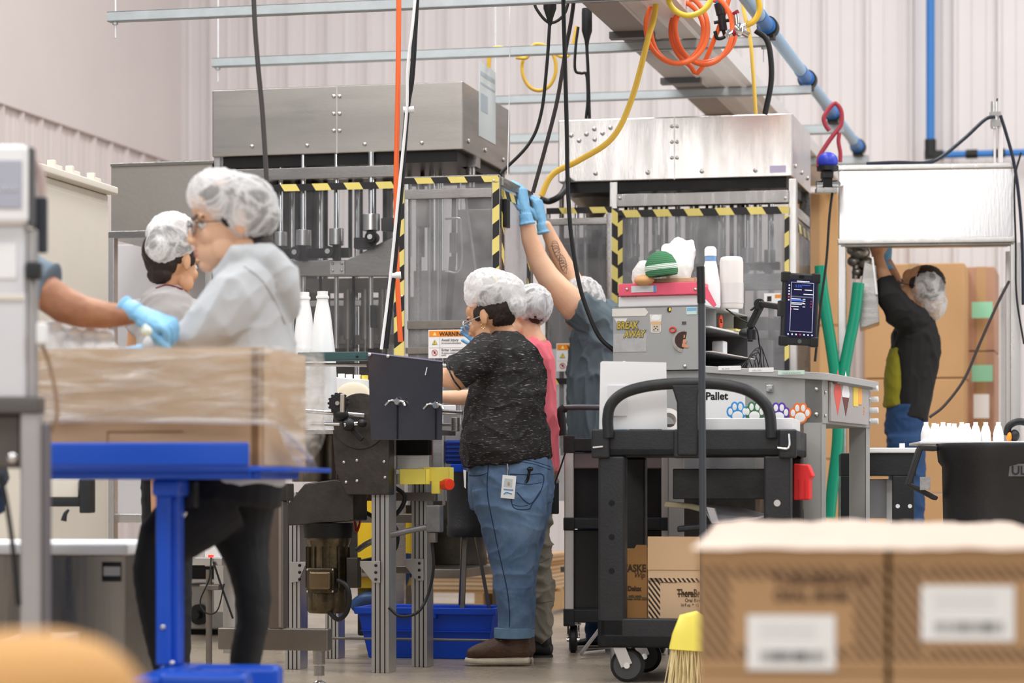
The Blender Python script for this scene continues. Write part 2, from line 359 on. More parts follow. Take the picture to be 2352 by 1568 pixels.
def face_parts(par, c, M, lips=LIPS, brow=HAIR, r=.0125):
    c = Vector(c)
    for q in (-1,1):
        p = c+M@Vector((.0765,q*.030,.003)); eo = MB().ell(p,(r,r,r*.8),M,12,8).build('eye', EYEW, par, smooth=True)
        MB().ell(p+M@Vector((.0085,0,-.001)),(.005,.0058,.0058),M,10,6).build('iris', EYEB, eo, smooth=True)
        MB().tube([c+M@Vector((.088-.001*0,q*.012,.022)), c+M@Vector((.090,q*.028,.028)), c+M@Vector((.078,q*.050,.022))], .0032*M.to_scale().x, 6, 4).build('eyebrow', brow, par, smooth=True)
        MB().tube([c+M@Vector((.0865,q*.016,.009)), c+M@Vector((.0885,q*.029,.0125)), c+M@Vector((.079,q*.045,.006))], .0018*M.to_scale().x, 6, 4).build('eyelashes', HAIR, par, smooth=True)
    MB().ell(c+M@Vector((.0925,0,-.0565)),(.0065,.019,.0036),M).ell(c+M@Vector((.0905,0,-.0675)),(.0068,.015,.0044),M).build('lips', lips, par, smooth=True)
def hand(m, w, d, nrm, s=1.0, curl=(20,25,15), side=1, spread=.0, thumb=35, tr=1.0):
    """w wrist, d forward, nrm back-of-hand normal; fingers bend away from nrm"""
    w = Vector(w); d = Vector(d).normalized(); nrm = perp(d, Vector(nrm)); lat = d.cross(nrm)*side
    tr_ = tr
    m.loft([(w-d*.03*s,.027*s,.020*s),(w,.029*s,.019*s),(w+d*.035*s,.037*s,.017*s),(w+d*.085*s,.040*s,.014*s)], ref=nrm, n=14)
    for i, (off, L, bs) in enumerate(((.030,.070,.086),(.010,.079,.090),(-.010,.074,.088),(-.029,.058,.080))):
        p = w+d*bs*s+lat*off*s; dirv = (d+lat*off*spread*8).normalized(); pts = [p-d*.02*s, p]; ang = 0
        for cc, fr in zip(curl, (.45,.31,.24)):
            ang += math.radians(cc+i*2); q = dirv*math.cos(ang)-nrm*math.sin(ang); p = p+q*L*fr*s; pts.append(p)
        m.tube(pts, lambda t, s=s: (.0092-.0022*t)*s*tr_, 8, 3)
        m.ell(pts[-1], (.0072*s*tr_,)*3, n=8, m=6)
    th = math.radians(thumb); p0 = w+d*.012*s+lat*.022*s-nrm*.006*s
    p1 = p0+(d*math.cos(th)+lat*math.sin(th))*.038*s-nrm*.008*s; p2 = p1+(d*math.cos(th*.6)+lat*math.sin(th*.6))*.032*s-nrm*.012*s; p3 = p2+(d*math.cos(th*.2)+lat*math.sin(th*.2))*.024*s-nrm*.010*s
    m.tube([p0,p1,p2,p3], lambda t: (.0135-.0048*t)*s, 8, 4); m.ell(p3,(.0088*s,)*3,n=8,m=6)
def rebase_all():
    bpy.context.view_layer.update()
    kids = {}
    for o in SC.objects:
        if o.parent: kids.setdefault(o.parent.name, []).append(o)
    for r in [o for o in SC.objects if o.parent is None and o.type in ('EMPTY','MESH') and not o.get('norebase')]:
        lo = Vector((1e9,)*3); hi = Vector((-1e9,)*3)
        inv = r.matrix_basis.inverted()
        st = [r]
        while st:
            o = st.pop(); st += kids.get(o.name, [])
            if o.type == 'MESH':
                Mx = inv@o.matrix_world
                for c in o.bound_box:
                    q = Mx@Vector(c); lo = Vector(map(min, lo, q)); hi = Vector(map(max, hi, q))
        if lo.x > 1e8: continue
        off = Vector(((lo.x+hi.x)/2, (lo.y+hi.y)/2, lo.z))
        if r.type == 'MESH':
            if r.data.users > 1: continue
            r.data.transform(Matrix.Translation(-off))
        r.location = r.matrix_basis@off
        for k in kids.get(r.name, []): k.location = k.location-off
# ============================================================ SETTING
def struct(o): o['kind'] = 'structure'; return o
YAW = -13
WALLM = mat('ribbed_wall_panel', (219,213,213), .5, var=.05, vscale=1.2)
WALLL = mat('liner_wall_panel', (220,210,208), .55, var=.05, vscale=1.0)
CONC = mat('polished_concrete', (176,162,144), .30, var=.35, vscale=2.2, bump=.05, bscale=30, rvar=.14)
WF = Fr(405, 19.6, YAW)
def ribs(x0, x1, pitch=.305):
    P = []; x = x0
    while x < x1:
        P += [(x,0),(x+.085,0),(x+.093,.006),(x+.108,.006),(x+.116,0),(x+.185,0),(x+.193,.006),(x+.208,.006),(x+.216,0),(x+.262,0),(x+.272,.034),(x+.293,.034)]; x += pitch
    P.append((x,0)); return P
def ribwall(name, f, along, x0, x1, z0, z1, material, sgn=-1):
    P = ribs(x0, x1); V = []; Fc = []
    for z in (z0, z1):
        for x, d in P: V.append((x, sgn*d, z) if along == 'x' else (sgn*d, x, z))
    n = len(P)
    for i in range(n-1): Fc.append((i,i+1,n+i+1,n+i))
    m = MB().add(V, Fc); o = m.build(name, material, f=f); return struct(o)
ribwall('wall_back', WF, 'x', 0, 7.6, 0, 9, WALLM)
ribwall('wall_left', WF, 'y', -5, 0, 0, 3.12, WALLL, 1)
struct(MB().box(-.03,.045,-5,0,3.12,9).build('wall_left_liner', WALLL, f=WF)).name = 'wall_left.001'
fl = MB(); fl.add([(-9,-6,0),(12,-6,0),(12,24,0),(-9,24,0)], [(0,1,2,3)]); struct(fl.build('floor', CONC))
m = MB(); q = WF.at(0,0); m.box(.0,.2,-4.35,-4.05,0,9); struct(m.build('trim_1', mat('column_paint',(186,184,184),.5), f=WF))
struct(MB().box(.0,7.6,-.045,-.01,0,.12).build('baseboard_back', mat('base_trim',(160,155,150),.6), f=WF))
# overhead supports: struts hung on rods, tray and air pipe running along the building
BF = Fr(1176, 12, YAW)   # building grid frame
ZS = 2.715
def zplane(px, py, z):   # where the ray meets height z, in BF coordinates
    a = (px-CX)/F; b = (HY-py)/F; t = (z-CZ)/b; w = Vector((a*t, t, z)); q = w-BF.o; return Vector((q.dot(BF.u), q.dot(BF.n), z))
def strut(x0, y0, x1, y1, z, w=.041, label='', rods=()):
    a = zplane(x0,y0,z); b = zplane(x1,y1,z); yy = (a.y+b.y)/2
    m = MB().box(a.x, b.x, yy-w/2, yy-w/2+.006, z-w/2, z+w/2).box(a.x, b.x, yy-w/2, yy+w/2, z+w/2-.004, z+w/2).box(a.x, b.x, yy-w/2, yy+w/2, z-w/2, z-w/2+.004).box(a.x,b.x,yy+w/2-.006,yy+w/2,z-w/2,z+w/2)
    t = thing('strut_channel', label, 'strut', BF, 'galvanised struts hung across the hall')
    m.build('channel', GALV, t)
    for rx in rods:
        MB().cyl((rx,yy,z-.09),(rx,yy,z+2.5),.005,n=8).build('hanger_rod', mat('zinc_rod',(226,226,226),.4,.5), t, smooth=True)
        MB().cyl((rx,yy,z-w/2-.012),(rx,yy,z-w/2),.012,n=6).build('nut', GALV, t)
    return yy, a.x, b.x
SA = strut(205,19,1640,3,ZS,.042,'galvanised strut along the top edge above the left machine',(zplane(222,19,ZS).x,))
SB = strut(475,138,1772,103,ZS,.042,'galvanised strut crossing behind the orange hose, second from the top',(zplane(487,138,ZS).x, zplane(1760,103,ZS).x))
SCc = strut(1120,229,1865,208,ZS,.042,'galvanised strut under the cable tray just above the right machine top',(zplane(1135,229,ZS).x,))
strut(1150,318,1940,298,ZS,.05,'thin galvanised strut level with the top of the right machine',())
strut(1150,390,1995,368,ZS,.05,'farthest galvanised strut, below the others, seen between both machines',())
# cable tray
def along(px0, py0, px1, py1, z): return zplane(px0,py0,z), zplane(px1,py1,z)
a, b = along(1352,0,1600,262,ZS+.03); x0 = (a.x+b.x)/2
t = thing('cable_tray', 'wide grey overhead wireway running back above the right machine', 'cable tray', BF)
TRAYM = mat('wireway_grey', (202,196,192), .5, var=.08, vscale=3); TRAYU = mat('wireway_grey_shaded', (150,140,134), .6)  # second tone is the wireway's shaded underside, shade put into the colour
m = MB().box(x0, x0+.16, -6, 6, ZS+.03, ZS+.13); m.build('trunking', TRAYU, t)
m = MB().box(x0+.16, x0+.175, -6, 6, ZS+.025, ZS+.16).box(x0+.175, x0+.25, -6, 6, ZS+.028, ZS+.05); m.build('side_rail', TRAYM, t)
m = MB().box(x0+.27, x0+.34, -6, 6, ZS+.025, ZS+.07).box(x0+.36, x0+.40, -6, 6, ZS+.028, ZS+.10); m.build('conduit_rail', mat('conduit_white',(222,217,214),.45), t)
for i in range(7): MB().box(x0-.02, x0+.18, -2.9+i*1.35, -2.9+i*1.35+.06, ZS+.0, ZS+.03).build('cross_bracket', GREYD, t)
# air pipe with clamps
a, b = along(1742,72,1990,345,ZS+.06); x0 = (a.x+b.x)/2; YE = b.y+.1
t = thing('air_pipe', 'pale blue compressed air pipe running diagonally down over the right machine', 'pipe', BF)
MB().cyl((x0,-7,ZS+.075),(x0,YE,ZS+.075),.030,n=20).build('pipe', BLUEPIPEL, t, smooth=True)
for py, px in ((65,1738),(185,1835),(262,1915),(338,1990)):
    yy = zplane(px,py,ZS+.07).y
    MB().cyl((x0,yy-.05,ZS+.075),(x0,yy+.03,ZS+.075),.039,n=20).cyl((x0,yy-.3,ZS+.075),(x0,yy-.05,ZS+.075),.033,n=20).build('pipe_sleeve', BLUEPIPE, t, smooth=True)
    MB().cyl((x0,yy-.02,ZS+.075),(x0,yy+.05,ZS+.075),.048,n=20).box(x0-.03,x0+.03,yy-.03,yy+.05,ZS+.02,ZS+.05).build('pipe_clamp', BLACKR, t, smooth=True)
f = Fr(2137, 18.2, YAW)
t = thing('drop_pipe', 'bright blue vertical air pipe on the far wall at right', 'pipe', f)
m = MB(); v = f.at(2137,340); MB().cyl((0,0,v.z),(0,0,8),.030,n=20).build('pipe', BLUEPIPE, t, smooth=True)
MB().cyl((0,0,v.z-.06),(0,0,v.z+.06),.04,n=20).box(-.04,.09,-.03,.03,v.z-.08,v.z-.02).build('elbow_fitting', BLACKR, t, smooth=True)
w = f.at(2420,352); MB().cyl((.09,0,v.z-.05),(w.x,0,v.z-.05),.024,n=16).build('branch_pipe', BLUEPIPE, t, smooth=True)
for px in (2232,2295): q = f.at(px,352); MB().cyl((q.x-.04,0,v.z-.05),(q.x+.04,0,v.z-.05),.032,n=16).build('coupling', BLACKR, t, smooth=True)
# ============================================================ hoses, cords hanging from above
def cord(name, P, Y, r, material, label, cat='cord', group=None, parts=None):
    f = Fr(P[-1][0], Y); pts = [f.at(p[0],p[1],p[2] if len(p) > 2 else 0) for p in P]
    return one(MB().tube(pts, r, 10, 8), name, material, f, label, cat, group, smooth=True)
def up(P, n=260): return [(P[0][0]+(P[0][0]-P[1][0])*n/max(1,abs(P[1][1]-P[0][1]))*.5, P[0][1]-n)]+P
cord('air_hose', [(916,-300),(916,0),(914,200),(910,420),(912,620),(920,785)], 10.6, .0105, ORH, 'orange air hose hanging straight down in front of the left machine', 'hose')
cord('power_cable', [(574,-300),(583,0),(590,120),(603,260),(613,420),(620,520),(624,590)], 9.0, .0085, mat('dark_grey_cable',(72,68,66),.4), 'dark grey cable hanging at upper left beside the hoodie wearer', 'cable')
t = thing('cable_bundle', 'black cable with a white wire tied to it hanging beside the orange hose', 'cable', Fr(885,10.2))
f = Fr(885,10.2)
MB().tube(f.L([(975,-300),(957,0,.02),(947,170),(935,255),(920,450),(905,620),(886,800)]), .0105, 10, 8).build('black_cable', BLACKR, t, smooth=True)
MB().tube(f.L([(972,-300,-.02),(953,0,-.02),(937,150,-.02),(934,255,-.02),(915,450,-.02),(896,640,-.01),(876,802,-.02)]), .0065, 8, 8).build('white_wire', WHITE, t, smooth=True)
for px,py in ((938,254),(908,634)):
    c = f.at(px,py); MB().cyl(c-Vector((.02,0,-.002)), c+Vector((.022,0,.004)), .014, n=10).build('cable_tie', WHITE, t, smooth=True)
cord('pull_string', [(1172,-300),(1171,0),(1170,200),(1166,402)], 10.9, .0022, WHITE, 'thin white string hanging to the corner of the left cage', 'string')
def plugcord(px, py, Y, P, label, loop=None, wid=15):
    f = Fr(px, Y); t = thing('plug_cord', label, 'cord', f, None)
    c = f.at(px,py); r = f.sz(wid)
    MB().lathe([(r*.95,.14),(r,.12),(r,.04),(r*.5,0),(r*.3,-.03)], c, n=12).build('connector', BLACKR, t, smooth=True)
    MB().tube([c]+[f.at(*p) for p in P], .0075, 8, 8).build('cord', BLACKR, t, smooth=True)
    if loop: MB().tube([f.at(*p) for p in loop], .0065, 8, 8).build('loop_cord', BLACKR, t, smooth=True)
    return t
plugcord(1263,42,11.0,[(1262,62),(1256,150),(1243,260),(1215,330),(1150,398)],'black plug and cord at top centre curving down to the left machine',[(1225,-10),(1232,20),(1262,52),(1295,34),(1312,-20)])
plugcord(1348,92,11.6,[(1348,110),(1351,170),(1354,272)],'black plug hanging on the cable tray with its cord going to the right machine',[(1328,62),(1322,110),(1321,160),(1334,168),(1347,172),(1350,225),(1346,272)],12)
cord('hanging_cable', [(1345,-300),(1318,0),(1300,110),(1280,230),(1255,330),(1224,442)], 10.8, .0085, mat('brown_black_cord',(48,40,40),.5), 'dark cord slanting down left behind the gloved hands')
cord('hanging_cable', [(1291,-300),(1294,0),(1297,120),(1302,300),(1304,420),(1312,540),(1330,650),(1352,720),(1378,775),(1412,806)], 10.3, .0085, BLACKR, 'black cord hanging in front of the slate tee worker down to the stickered cabinet')
cord('air_hose', [(1530,-300),(1508,0),(1488,90),(1450,230),(1405,318),(1330,368),(1270,400),(1243,450)], 11.0, .0125, YELH, 'thick yellow hose sweeping down left across the right machine top', 'hose')
cord('air_hose', [(1700,-300),(1705,-10),(1722,80),(1730,170),(1736,262)], 11.6, .0085, mat('pale_yellow_hose',(244,206,92),.4), 'thin pale yellow hose dropping straight onto the right machine top', 'hose')
cord('air_hose', [(1735,70),(1760,90),(1770,130),(1771,190),(1757,262)], 11.5, .0125, BLACKR, 'short black hose arching from the brass manifold onto the right machine', 'hose')
cord('suction_hose', [(1240,456),(1262,462),(1290,446),(1306,412,.2)], 12.2, .015, BLACKR, 'short black hose curving under the right machine top near the gloves', 'hose')
cord('extension_cord', [(1123,228),(1122,170),(1126,122),(1140,110),(1160,112)], 12.2, .010, YELH, 'yellow cord hooked over the strut right of the left machine top')
f = Fr(1238,12.2); P = [(1185,132),(1210,132)]
for i in range(20): an = math.radians(110-i*22); P.append((1238+39*math.cos(an), 155-53*math.sin(an), .012*i*.2))
P += [(1290,130),(1310,120),(1325,60)]
one(MB().tube(f.L(P), .0085, 8, 5), 'extension_cord', YELH, f, 'yellow cord coiled in a ring over the hanging strut', 'cord', smooth=True)
# orange coil
f = Fr(1590, 11.1); P = [(1500,-60,0)]
for i in range(34):
    an = math.radians(60+i*24); P.append((1552+(66+6*math.sin(i*.21))*math.cos(an)+5*math.sin(i*.11), 58-(78+5*math.sin(i*.17))*math.sin(an)+i*.55, -.05+i*.004))
for i in range(36):
    an = math.radians(150+i*24); P.append((1620+(70-6*math.sin(i*.19))*math.cos(an)-i*.25, 62-(80+6*math.cos(i*.15))*math.sin(an)+i*.35, .1+i*.004))
P += [(1680,-20,.2),(1678,-90,.2)]
one(MB().tube(f.L(P), .0105, 10, 4), 'coiled_air_hose', ORH, f, 'bright orange air hose hung in big loops at top right', 'hose', smooth=True)
f = Fr(1560, 10.9)
one(MB().tube(f.L([(1530,-60),(1536,0),(1552,25),(1580,36),(1612,26),(1632,0),(1640,-60)]), .012, 10, 8), 'air_hose', mat('lemon_hose',(236,206,70),.4), f, 'yellow hose loop hanging over the top of the orange coil', 'hose', smooth=True)
f = Fr(1740, 11.0)
one(MB().tube(f.L([(1728,-60),(1742,0),(1744,25),(1732,48),(1715,58)]), .0125, 10, 8), 'air_hose', mat('mustard_hose',(222,178,50),.4), f, 'mustard hose bending into the brass manifold right of the orange coil', 'hose', smooth=True)
f = Fr(1695, 11.1); t = thing('air_manifold', 'chrome air manifold with several couplers right of the orange coil', 'manifold', f)
for a,b,r in (((1690,30),(1695,75),.012),((1695,68),(1725,52),.010),((1697,70),(1720,82),.013),((1697,68),(1675,80),.011),((1678,70),(1668,84),.010)):
    MB().cyl(f.at(*a),f.at(*b),r,n=12).build('coupler', CHROME, t, smooth=True)
MB().ell(f.at(1697,68),(.022,.02,.03)).build('body', CHROME, t, smooth=True)
for a_,b_ in (((1688,26),(1692,33)),((1682,74),(1690,76))): MB().cyl(f.at(*a_),f.at(*b_),.0145,n=12).build('red_collar', mat('maroon_collar',(150,24,50),.4), t, smooth=True)
f = Fr(1655, 11.3); t = thing('air_valve', 'black valve with hook on a blue stub beside the orange coil', 'valve', f)
MB().cyl(f.at(1648,-40),f.at(1650,14),.012,n=12).build('blue_stub', BLUEPIPE, t, smooth=True)
MB().cyl(f.at(1650,8),f.at(1656,34),.02,n=14).cyl(f.at(1656,30),f.at(1662,70),.017,n=14).cyl(f.at(1640,52),f.at(1678,46),.008,n=10).build('body', BLACKR, t, smooth=True)
MB().tube(f.L([(1660,66),(1664,84),(1648,88),(1642,72)]), .008).build('hook', BLACKR, t, smooth=True)
# ============================================================ LEFT FILLING MACHINE
f = Fr(1063, 11.6, YAW)
M1 = thing('filling_machine', 'left stainless filling machine with a dark hood and hazard taped cage', 'machine', f)
D = .93
def hood(f, t, x0, y0, x1, y1, D, m1, seam, zt=None):
    a, b, z0, z1 = f.rect(x0,y0,x1,y1,0)
    b = 0
    MB().box(a, b, 0, D, z0, z1).build('hood', m1, t, bev=.006)
    s = f.at(seam, (y0+y1)/2).x
    MB().box(s-.003, s+.003, -.003, 0, z0, z1).build('hood_seam', STEELL, t)
    return a, b, z0, z1
HOODM = mat('hood_steel', (190,184,178), .34, 1, var=.18, vscale=2.2, bump=.05, bscale=40, stretch=(1,1,8), rvar=.07)
a, b, z0, z1 = hood(f, M1, 487,196,1063,352, D, HOODM, 774)
dot(M1,'bolt',[f.at(x,y)+Vector((0,-.002,0)) for x in (767,780) for y in (221,261,300)],.009,STEELL)
dot(M1,'bolt',[f.at(x,y)+Vector((0,-.002,0)) for x,y in ((579,336),(706,334),(838,331),(969,328))],.009,STEELL)
dot(M1,'bolt',[Vector((b+.002,d,z0+.05)) for d in (.10,.42,.78)],.011,STEELL,ax=(1,0,0))
sp = MB().box(b,b+.003,.30,.62,z0+.10,z0+.44).build('rating_plate', mat('white_label',(206,214,216),.4), M1)
MB().box(b+.003,b+.004,.32,.46,z0+.22,z0+.30).box(b+.003,b+.004,.32,.60,z0+.38,z0+.40).box(b+.003,b+.004,.32,.6,z0+.34,z0+.35).build('plate_print', mat('pale_print',(170,182,190),.5), sp)
ZH = z0
# posts, beam, columns under the hood
def px_post(x0, x1, y0, y1, d, w, name='post', material=STEELL): 
    m = MB(); f.box(m, x0,y0,x1,y1,d,d+w); return m.build(name, material, M1, bev=.003)
px_post(491,514,358,1405,.02,.05); px_post(889,905,358,1405,.80,.05)
m = MB().box(a,b-.02,.1,.9,.86,.90).box(a,b-.02,.1,.9,.3,.34); m.build('deck', STEELD, M1, bev=.004)
m = MB().box(a+.3,b-.1,.72,.88,.34,.86); m.build('base_housing', STEELK, M1, bev=.004)
for x in (a,b-.07): MB().box(x,x+.05,.86,.91,0,ZH).build('post', STEELD, M1, bev=.003)
m = MB(); f.box(m, 515,384,905,411,-.02,.03); m.build('top_beam', STEEL, M1, bev=.003)
m = MB(); m.box(a+.03,b-.03,.02,D-.02,ZH-.05,ZH); m.build('hood_floor', DARKM, M1)
m = MB(); m.box(a+.05,b-.05,D-.08,D-.05,.9,1.62).box(a+.05,a+.28,D-.08,D-.05,1.62,ZH).box(b-.2,b-.05,D-.08,D-.05,1.62,ZH); m.build('rear_panel', mat('rear_panel_grey',(130,126,126),.5,.3,var=.3,vscale=3), M1)
for i,(px,d,r) in enumerate(((993,.35,.014),(1013,.42,.012),(600,.3,.013),(560,.5,.013),(735,.62,.014),(820,.66,.013),(671,.6,.012),(905,.5,.014),(1055,.6,.01))):
    c = f.at(px,600,d); MB().cyl((c.x,d,1.0),(c.x,d,ZH),r,n=14).build('guide_column', CHROME, M1, smooth=True)
for i in range(16):
    px = 560+i*27+random.uniform(-6,6); d = random.uniform(.35,.8); c = f.at(px,600,d); zb = f.at(px,590,d).z
    MB().cyl((c.x,d,zb),(c.x,d,ZH),random.uniform(.006,.014),n=10).build('rod', random.choice([CHROME,DARKM,DARKM,STEELD]), M1, smooth=True)
# bridge beam with raised right shoulder
m = MB(); f.prism(m, [(560,597),(795,597),(812,590),(905,541),(905,634),(560,634)], .05, .09); m.build('bridge_plate', STEEL, M1, bev=.004)
m = MB(); f.box(m,757,598,791,630,.04,.05); jp = m.build('joint_plate', STEELL, M1, bev=.002)
dot(M1,'bolt',[f.at(x,y,.038) for x in (764,784) for y in (605,621)],.007,STEELL)
# cylinders with rollers
for px,yt,yb,r,d in ((645,532,566,15,.05),(697,528,565,18,.03),(773,525,563,17,.03),(853,492,530,20,.0)):
    n = thing if False else None
    c0 = f.at(px,yt,d); c1 = f.at(px,yb,d); R = f.sz(r)
    p = MB().cyl(c1,c0,R,n=20).build('cylinder', STEELL, M1, smooth=True, bev=.002)
    MB().cyl(c0,(c0.x,c0.y,ZH),R*.36,n=12).build('piston_rod', CHROME, p, smooth=True)
    g = f.at(px,yb+8,d); MB().box(g.x-R*.5,g.x+R*.4,d-.01,d+.03,g.z-.05,g.z+.03).build('clevis', DARKM, p)
    rr = f.at(px-(13 if px != 853 else -4),yb+16,d); MB().cyl(rr+Vector((0,-.05,0)), rr+Vector((0,.02,0)), f.sz(13), n=20).build('roller', BLACKR, p, smooth=True)
    MB().cyl(rr+Vector((0,-.055,0)), rr+Vector((0,-.05,0)), f.sz(6), n=16).build('roller_hub', STEELL, p, smooth=True)
m = MB(); f.box(m,640,570,800,592,.1,.14); f.box(m,812,545,850,570,-.02,.06); f.box(m,875,500,905,530,0,.06); m.build('cam_block', DARKM, M1, bev=.004)
for px in (600,640,697,736,773,812,852): c = f.at(px,634,.09); e = f.at(px,800,.09); MB().cyl(e,(c.x,c.y,c.z+.02),.0105 if px in (697,773,852) else .007,n=12).build('lower_rod', STEELL if px in (697,773,852) else DARKM, M1, smooth=True)
for px in (600,646,700,748,800,840,880): # nozzles hanging lower behind the bottles
    c = f.at(px,690,.3); m = MB().cyl((c.x,.3,c.z-.18),(c.x,.3,c.z+.05),.022,n=14).cyl((c.x,.3,c.z-.24),(c.x,.3,c.z-.18),.012,n=12); m.build('nozzle', STEELD, M1, smooth=True)
m = MB(); f.box(m,560,690,905,703,.3,.36); m.build('nozzle_rail', STEELL, M1, bev=.002)
m = MB(); f.box(m,560,640,905,672,.5,.55); f.box(m,560,770,905,790,.4,.5); m.build('rear_beam', STEELD, M1)
m = MB(); f.box(m,850,700,862,752,-.02,.02); m.build('sensor', BLACKG, M1, bev=.003)
# hazard tape on the long window
m = MB(); f.box(m,560,421,910,437,-.035,-.033); m.build('hazard_tape', HAZH, M1)
m = MB(); f.box(m,560,436,905,800,-.03,-.026); m.build('window_panel', clear_mat('clean_acrylic',(244,245,246),.06,.035), M1)
# motor boss under the hood at right
c = f.at(1080,372,.25); MB().box(c.x-.035,c.x+.035,.22,.30,ZH-.05,ZH).cyl((c.x,.26,ZH-.14),(c.x,.26,ZH-.04),.022,n=14).build('spindle', STEEL, M1, smooth=True)
# ---- cage in front (door frame with tape)
cf = Fr(1146, 11.15, YAW); CG = thing('safety_cage', 'clear door cage with black and yellow tape left of the raised hands', 'guard', cf)
def cg(name, x0,y0,x1,y1,d0,d1, material, bev=0): m = MB(); cf.box(m,x0,y0,x1,y1,d0,d1); return m.build(name, material, CG, bev=bev)
cg('frame_post',1129,418,1137,1160,-.004,.03,STEELL,.002); cg('frame_post',1140,403,1148,1498,-.002,.035,STEEL,.002); cg('frame_post',928,420,938,1160,-.004,.03,STEELL,.002)
cg('top_rail',928,403,1146,410,-.001,.034,STEEL,.002); cg('door_rail',930,433,1130,455,-.006,.02,STEEL,.002); cg('door_rail',935,735,1130,755,-.006,.02,STEELD,.002)
cg('door_rail',930,796,1130,812,-.004,.02,STEELD,.002)
cg('hazard_tape',926,406,1146,420,-.006,-.003,HAZH); cg('hazard_tape',905,420,928,1000,-.004,-.001,HAZV); cg('hazard_tape',1131,419,1146,1000,-.006,-.003,HAZV)
cg('frame_post',905,410,928,1496,0,.03,STEEL)
cg('door_panel',938,420,1130,800,.004,.008,ACRYLH); cg('kick_panel',938,800,1130,1150,.004,.008,ACRYLH)
dot(CG,'bolt',[cf.at(1134,415,-.006),cf.at(923,680,-.006),cf.at(1134,640,-.006)],.006,STEELL)
zt = cf.at(1146,405).z; zb = .0
SD = .62
MB().box(-.012,.012,.03,SD,zt-.035,zt).box(-.012,.012,SD-.03,SD,zb,zt).build('side_frame', STEEL, CG, bev=.002)
MB().box(-.003,.003,.03,SD-.03,zb,zt-.035).build('side_panel', clear_mat('glossy_side_sheet',(236,238,240),.03,.22,(214,212,214)), CG)
MB().box(.003,.005,.035,.08,zb+.7,zt-.05).box(.003,.005,.035,SD-.04,zt-.085,zt-.05).box(.003,.005,SD-.08,SD-.035,zb+.7,zt-.05).build('side_tape', HAZW, CG)
MB().box(.004,.022,.05,.12,zt-.21,zt-.09).build('lock_box', DARKM, CG, bev=.003)
# inner gauge and handle seen through the door
c = cf.at(1043,560,.15); MB().tube([c+Vector((-.04,0,.11)),c+Vector((.02,0,.11)),c+Vector((.03,0,.08)),c+Vector((.03,0,-.11)),c+Vector((-.04,0,-.12))],.005,8,4).build('door_handle', STEELL, CG, smooth=True)
MB().cyl(cf.at(1042,610,.3),cf.at(1043,455,.3),.011,n=10).cyl(cf.at(1028,760,.3),cf.at(1040,590,.3),.016,n=10).build('inner_hose', BLACKR, CG, smooth=True)
MB().cyl(cf.at(1070,455,.1),cf.at(1095,640,.1),.006,n=10).build('inner_rod', STEELL, CG, smooth=True)
MB().cyl(cf.at(1042,535,.25),cf.at(1042,580,.25),.018,n=12).build('regulator', STEELD, CG, smooth=True)
for px in (962,988,1008): MB().cyl(cf.at(px,1000,.35),cf.at(px,420,.35),.012,n=12).build('inner_column', STEELL if px > 970 else STEEL, CG, smooth=True)
m = MB(); cf.box(m,955,455,980,520,.3,.36); cf.box(m,1050,480,1128,640,.5,.55); cf.box(m,950,620,1128,790,.6,.63); m.build('inner_housing', STEELD, CG, bev=.004)
# warning sign
def warning_sign(px0,py0,px1,py1,f,d,label,full=True):
    t = thing('warning_sign', label, 'sign', f)
    a,b,z0,z1 = f.rect(px0,py0,px1,py1,d); w = b-a; h = z1-z0
    MB().box(a,b,d,d+.003,z0,z1).build('board', PAPER, t)
    MB().box(a+.02*w,b-.02*w,d-.001,d,z1-.24*h,z1-.03*h).build('header', ORANGE, t)
    MB().box(a+.02*w,b-.02*w,d-.001,d,z0+.37*h,z0+.375*h).box(a+.28*w,a+.285*w,d-.001,d,z0+.03*h,z0+.74*h).build('rule', mat('grey_rule',(150,150,150),.5), t)
    text('WARNING',(a+.27*w,d-.0015,z1-.215*h),h*.2,INK,t,sx=.95,bold=.0006)
    YT = mat('sign_yellow',(236,214,80),.5)
    def tri(cx,cz,s,m1): MB().prism([(cx-s,cz-s*.8),(cx+s,cz-s*.8),(cx,cz+s)], d-.0015,d-.001).build('warning_triangle', m1, t)
    tri(a+.155*w, z1-.14*h, .07*h, mat('sign_cream',(250,230,150),.5)); tri(a+.155*w, z0+.56*h, .10*h, INK); MB().prism([(a+.155*w-.085*h,z0+.56*h-.068*h),(a+.155*w+.085*h,z0+.56*h-.068*h),(a+.155*w,z0+.56*h+.083*h)],d-.002,d-.0015).build('warning_triangle', YT, t)
    text('!',(a+.14*w,d-.0025,z0+.5*h),.15*h,INK,t)
    cx = a+.155*w; cz = z0+.2*h; R = .1*h
    m = MB().tube([(cx+R*math.cos(q),d-.002,cz+R*math.sin(q)) for q in [i*math.pi/8 for i in range(17)]],R*.09,6,1); m.beam((cx-R*.7,d-.002,cz+R*.7),(cx+R*.7,d-.002,cz-R*.7),.002,R*.16); m.build('no_hand_symbol', mat('sign_red',(200,50,50),.5), t)
    MB().ell((cx,d-.0012,cz),(R*.35,.0006,R*.45)).build('hand_symbol', INK, t)
    GI = mat('grey_ink',(110,110,114),.5)
    text('Avoid Injury',(a+.32*w,d-.0012,z0+.6*h),h*.125,GI,t,bold=.0002); text('Do not reach around guard.',(a+.32*w,d-.0012,z0+.51*h),h*.07,GI,t,sx=.9)
    text('Evitar Lesiones',(a+.32*w,d-.0012,z0+.25*h),h*.125,GI,t,bold=.0002); text('No alcance alrededor de\nguarda.',(a+.32*w,d-.0012,z0+.16*h),h*.07,GI,t,sx=.9)
    return t
warning_sign(984,757,1078,822,cf,-.02,'orange headed warning sign on the left cage beside the black tee worker')
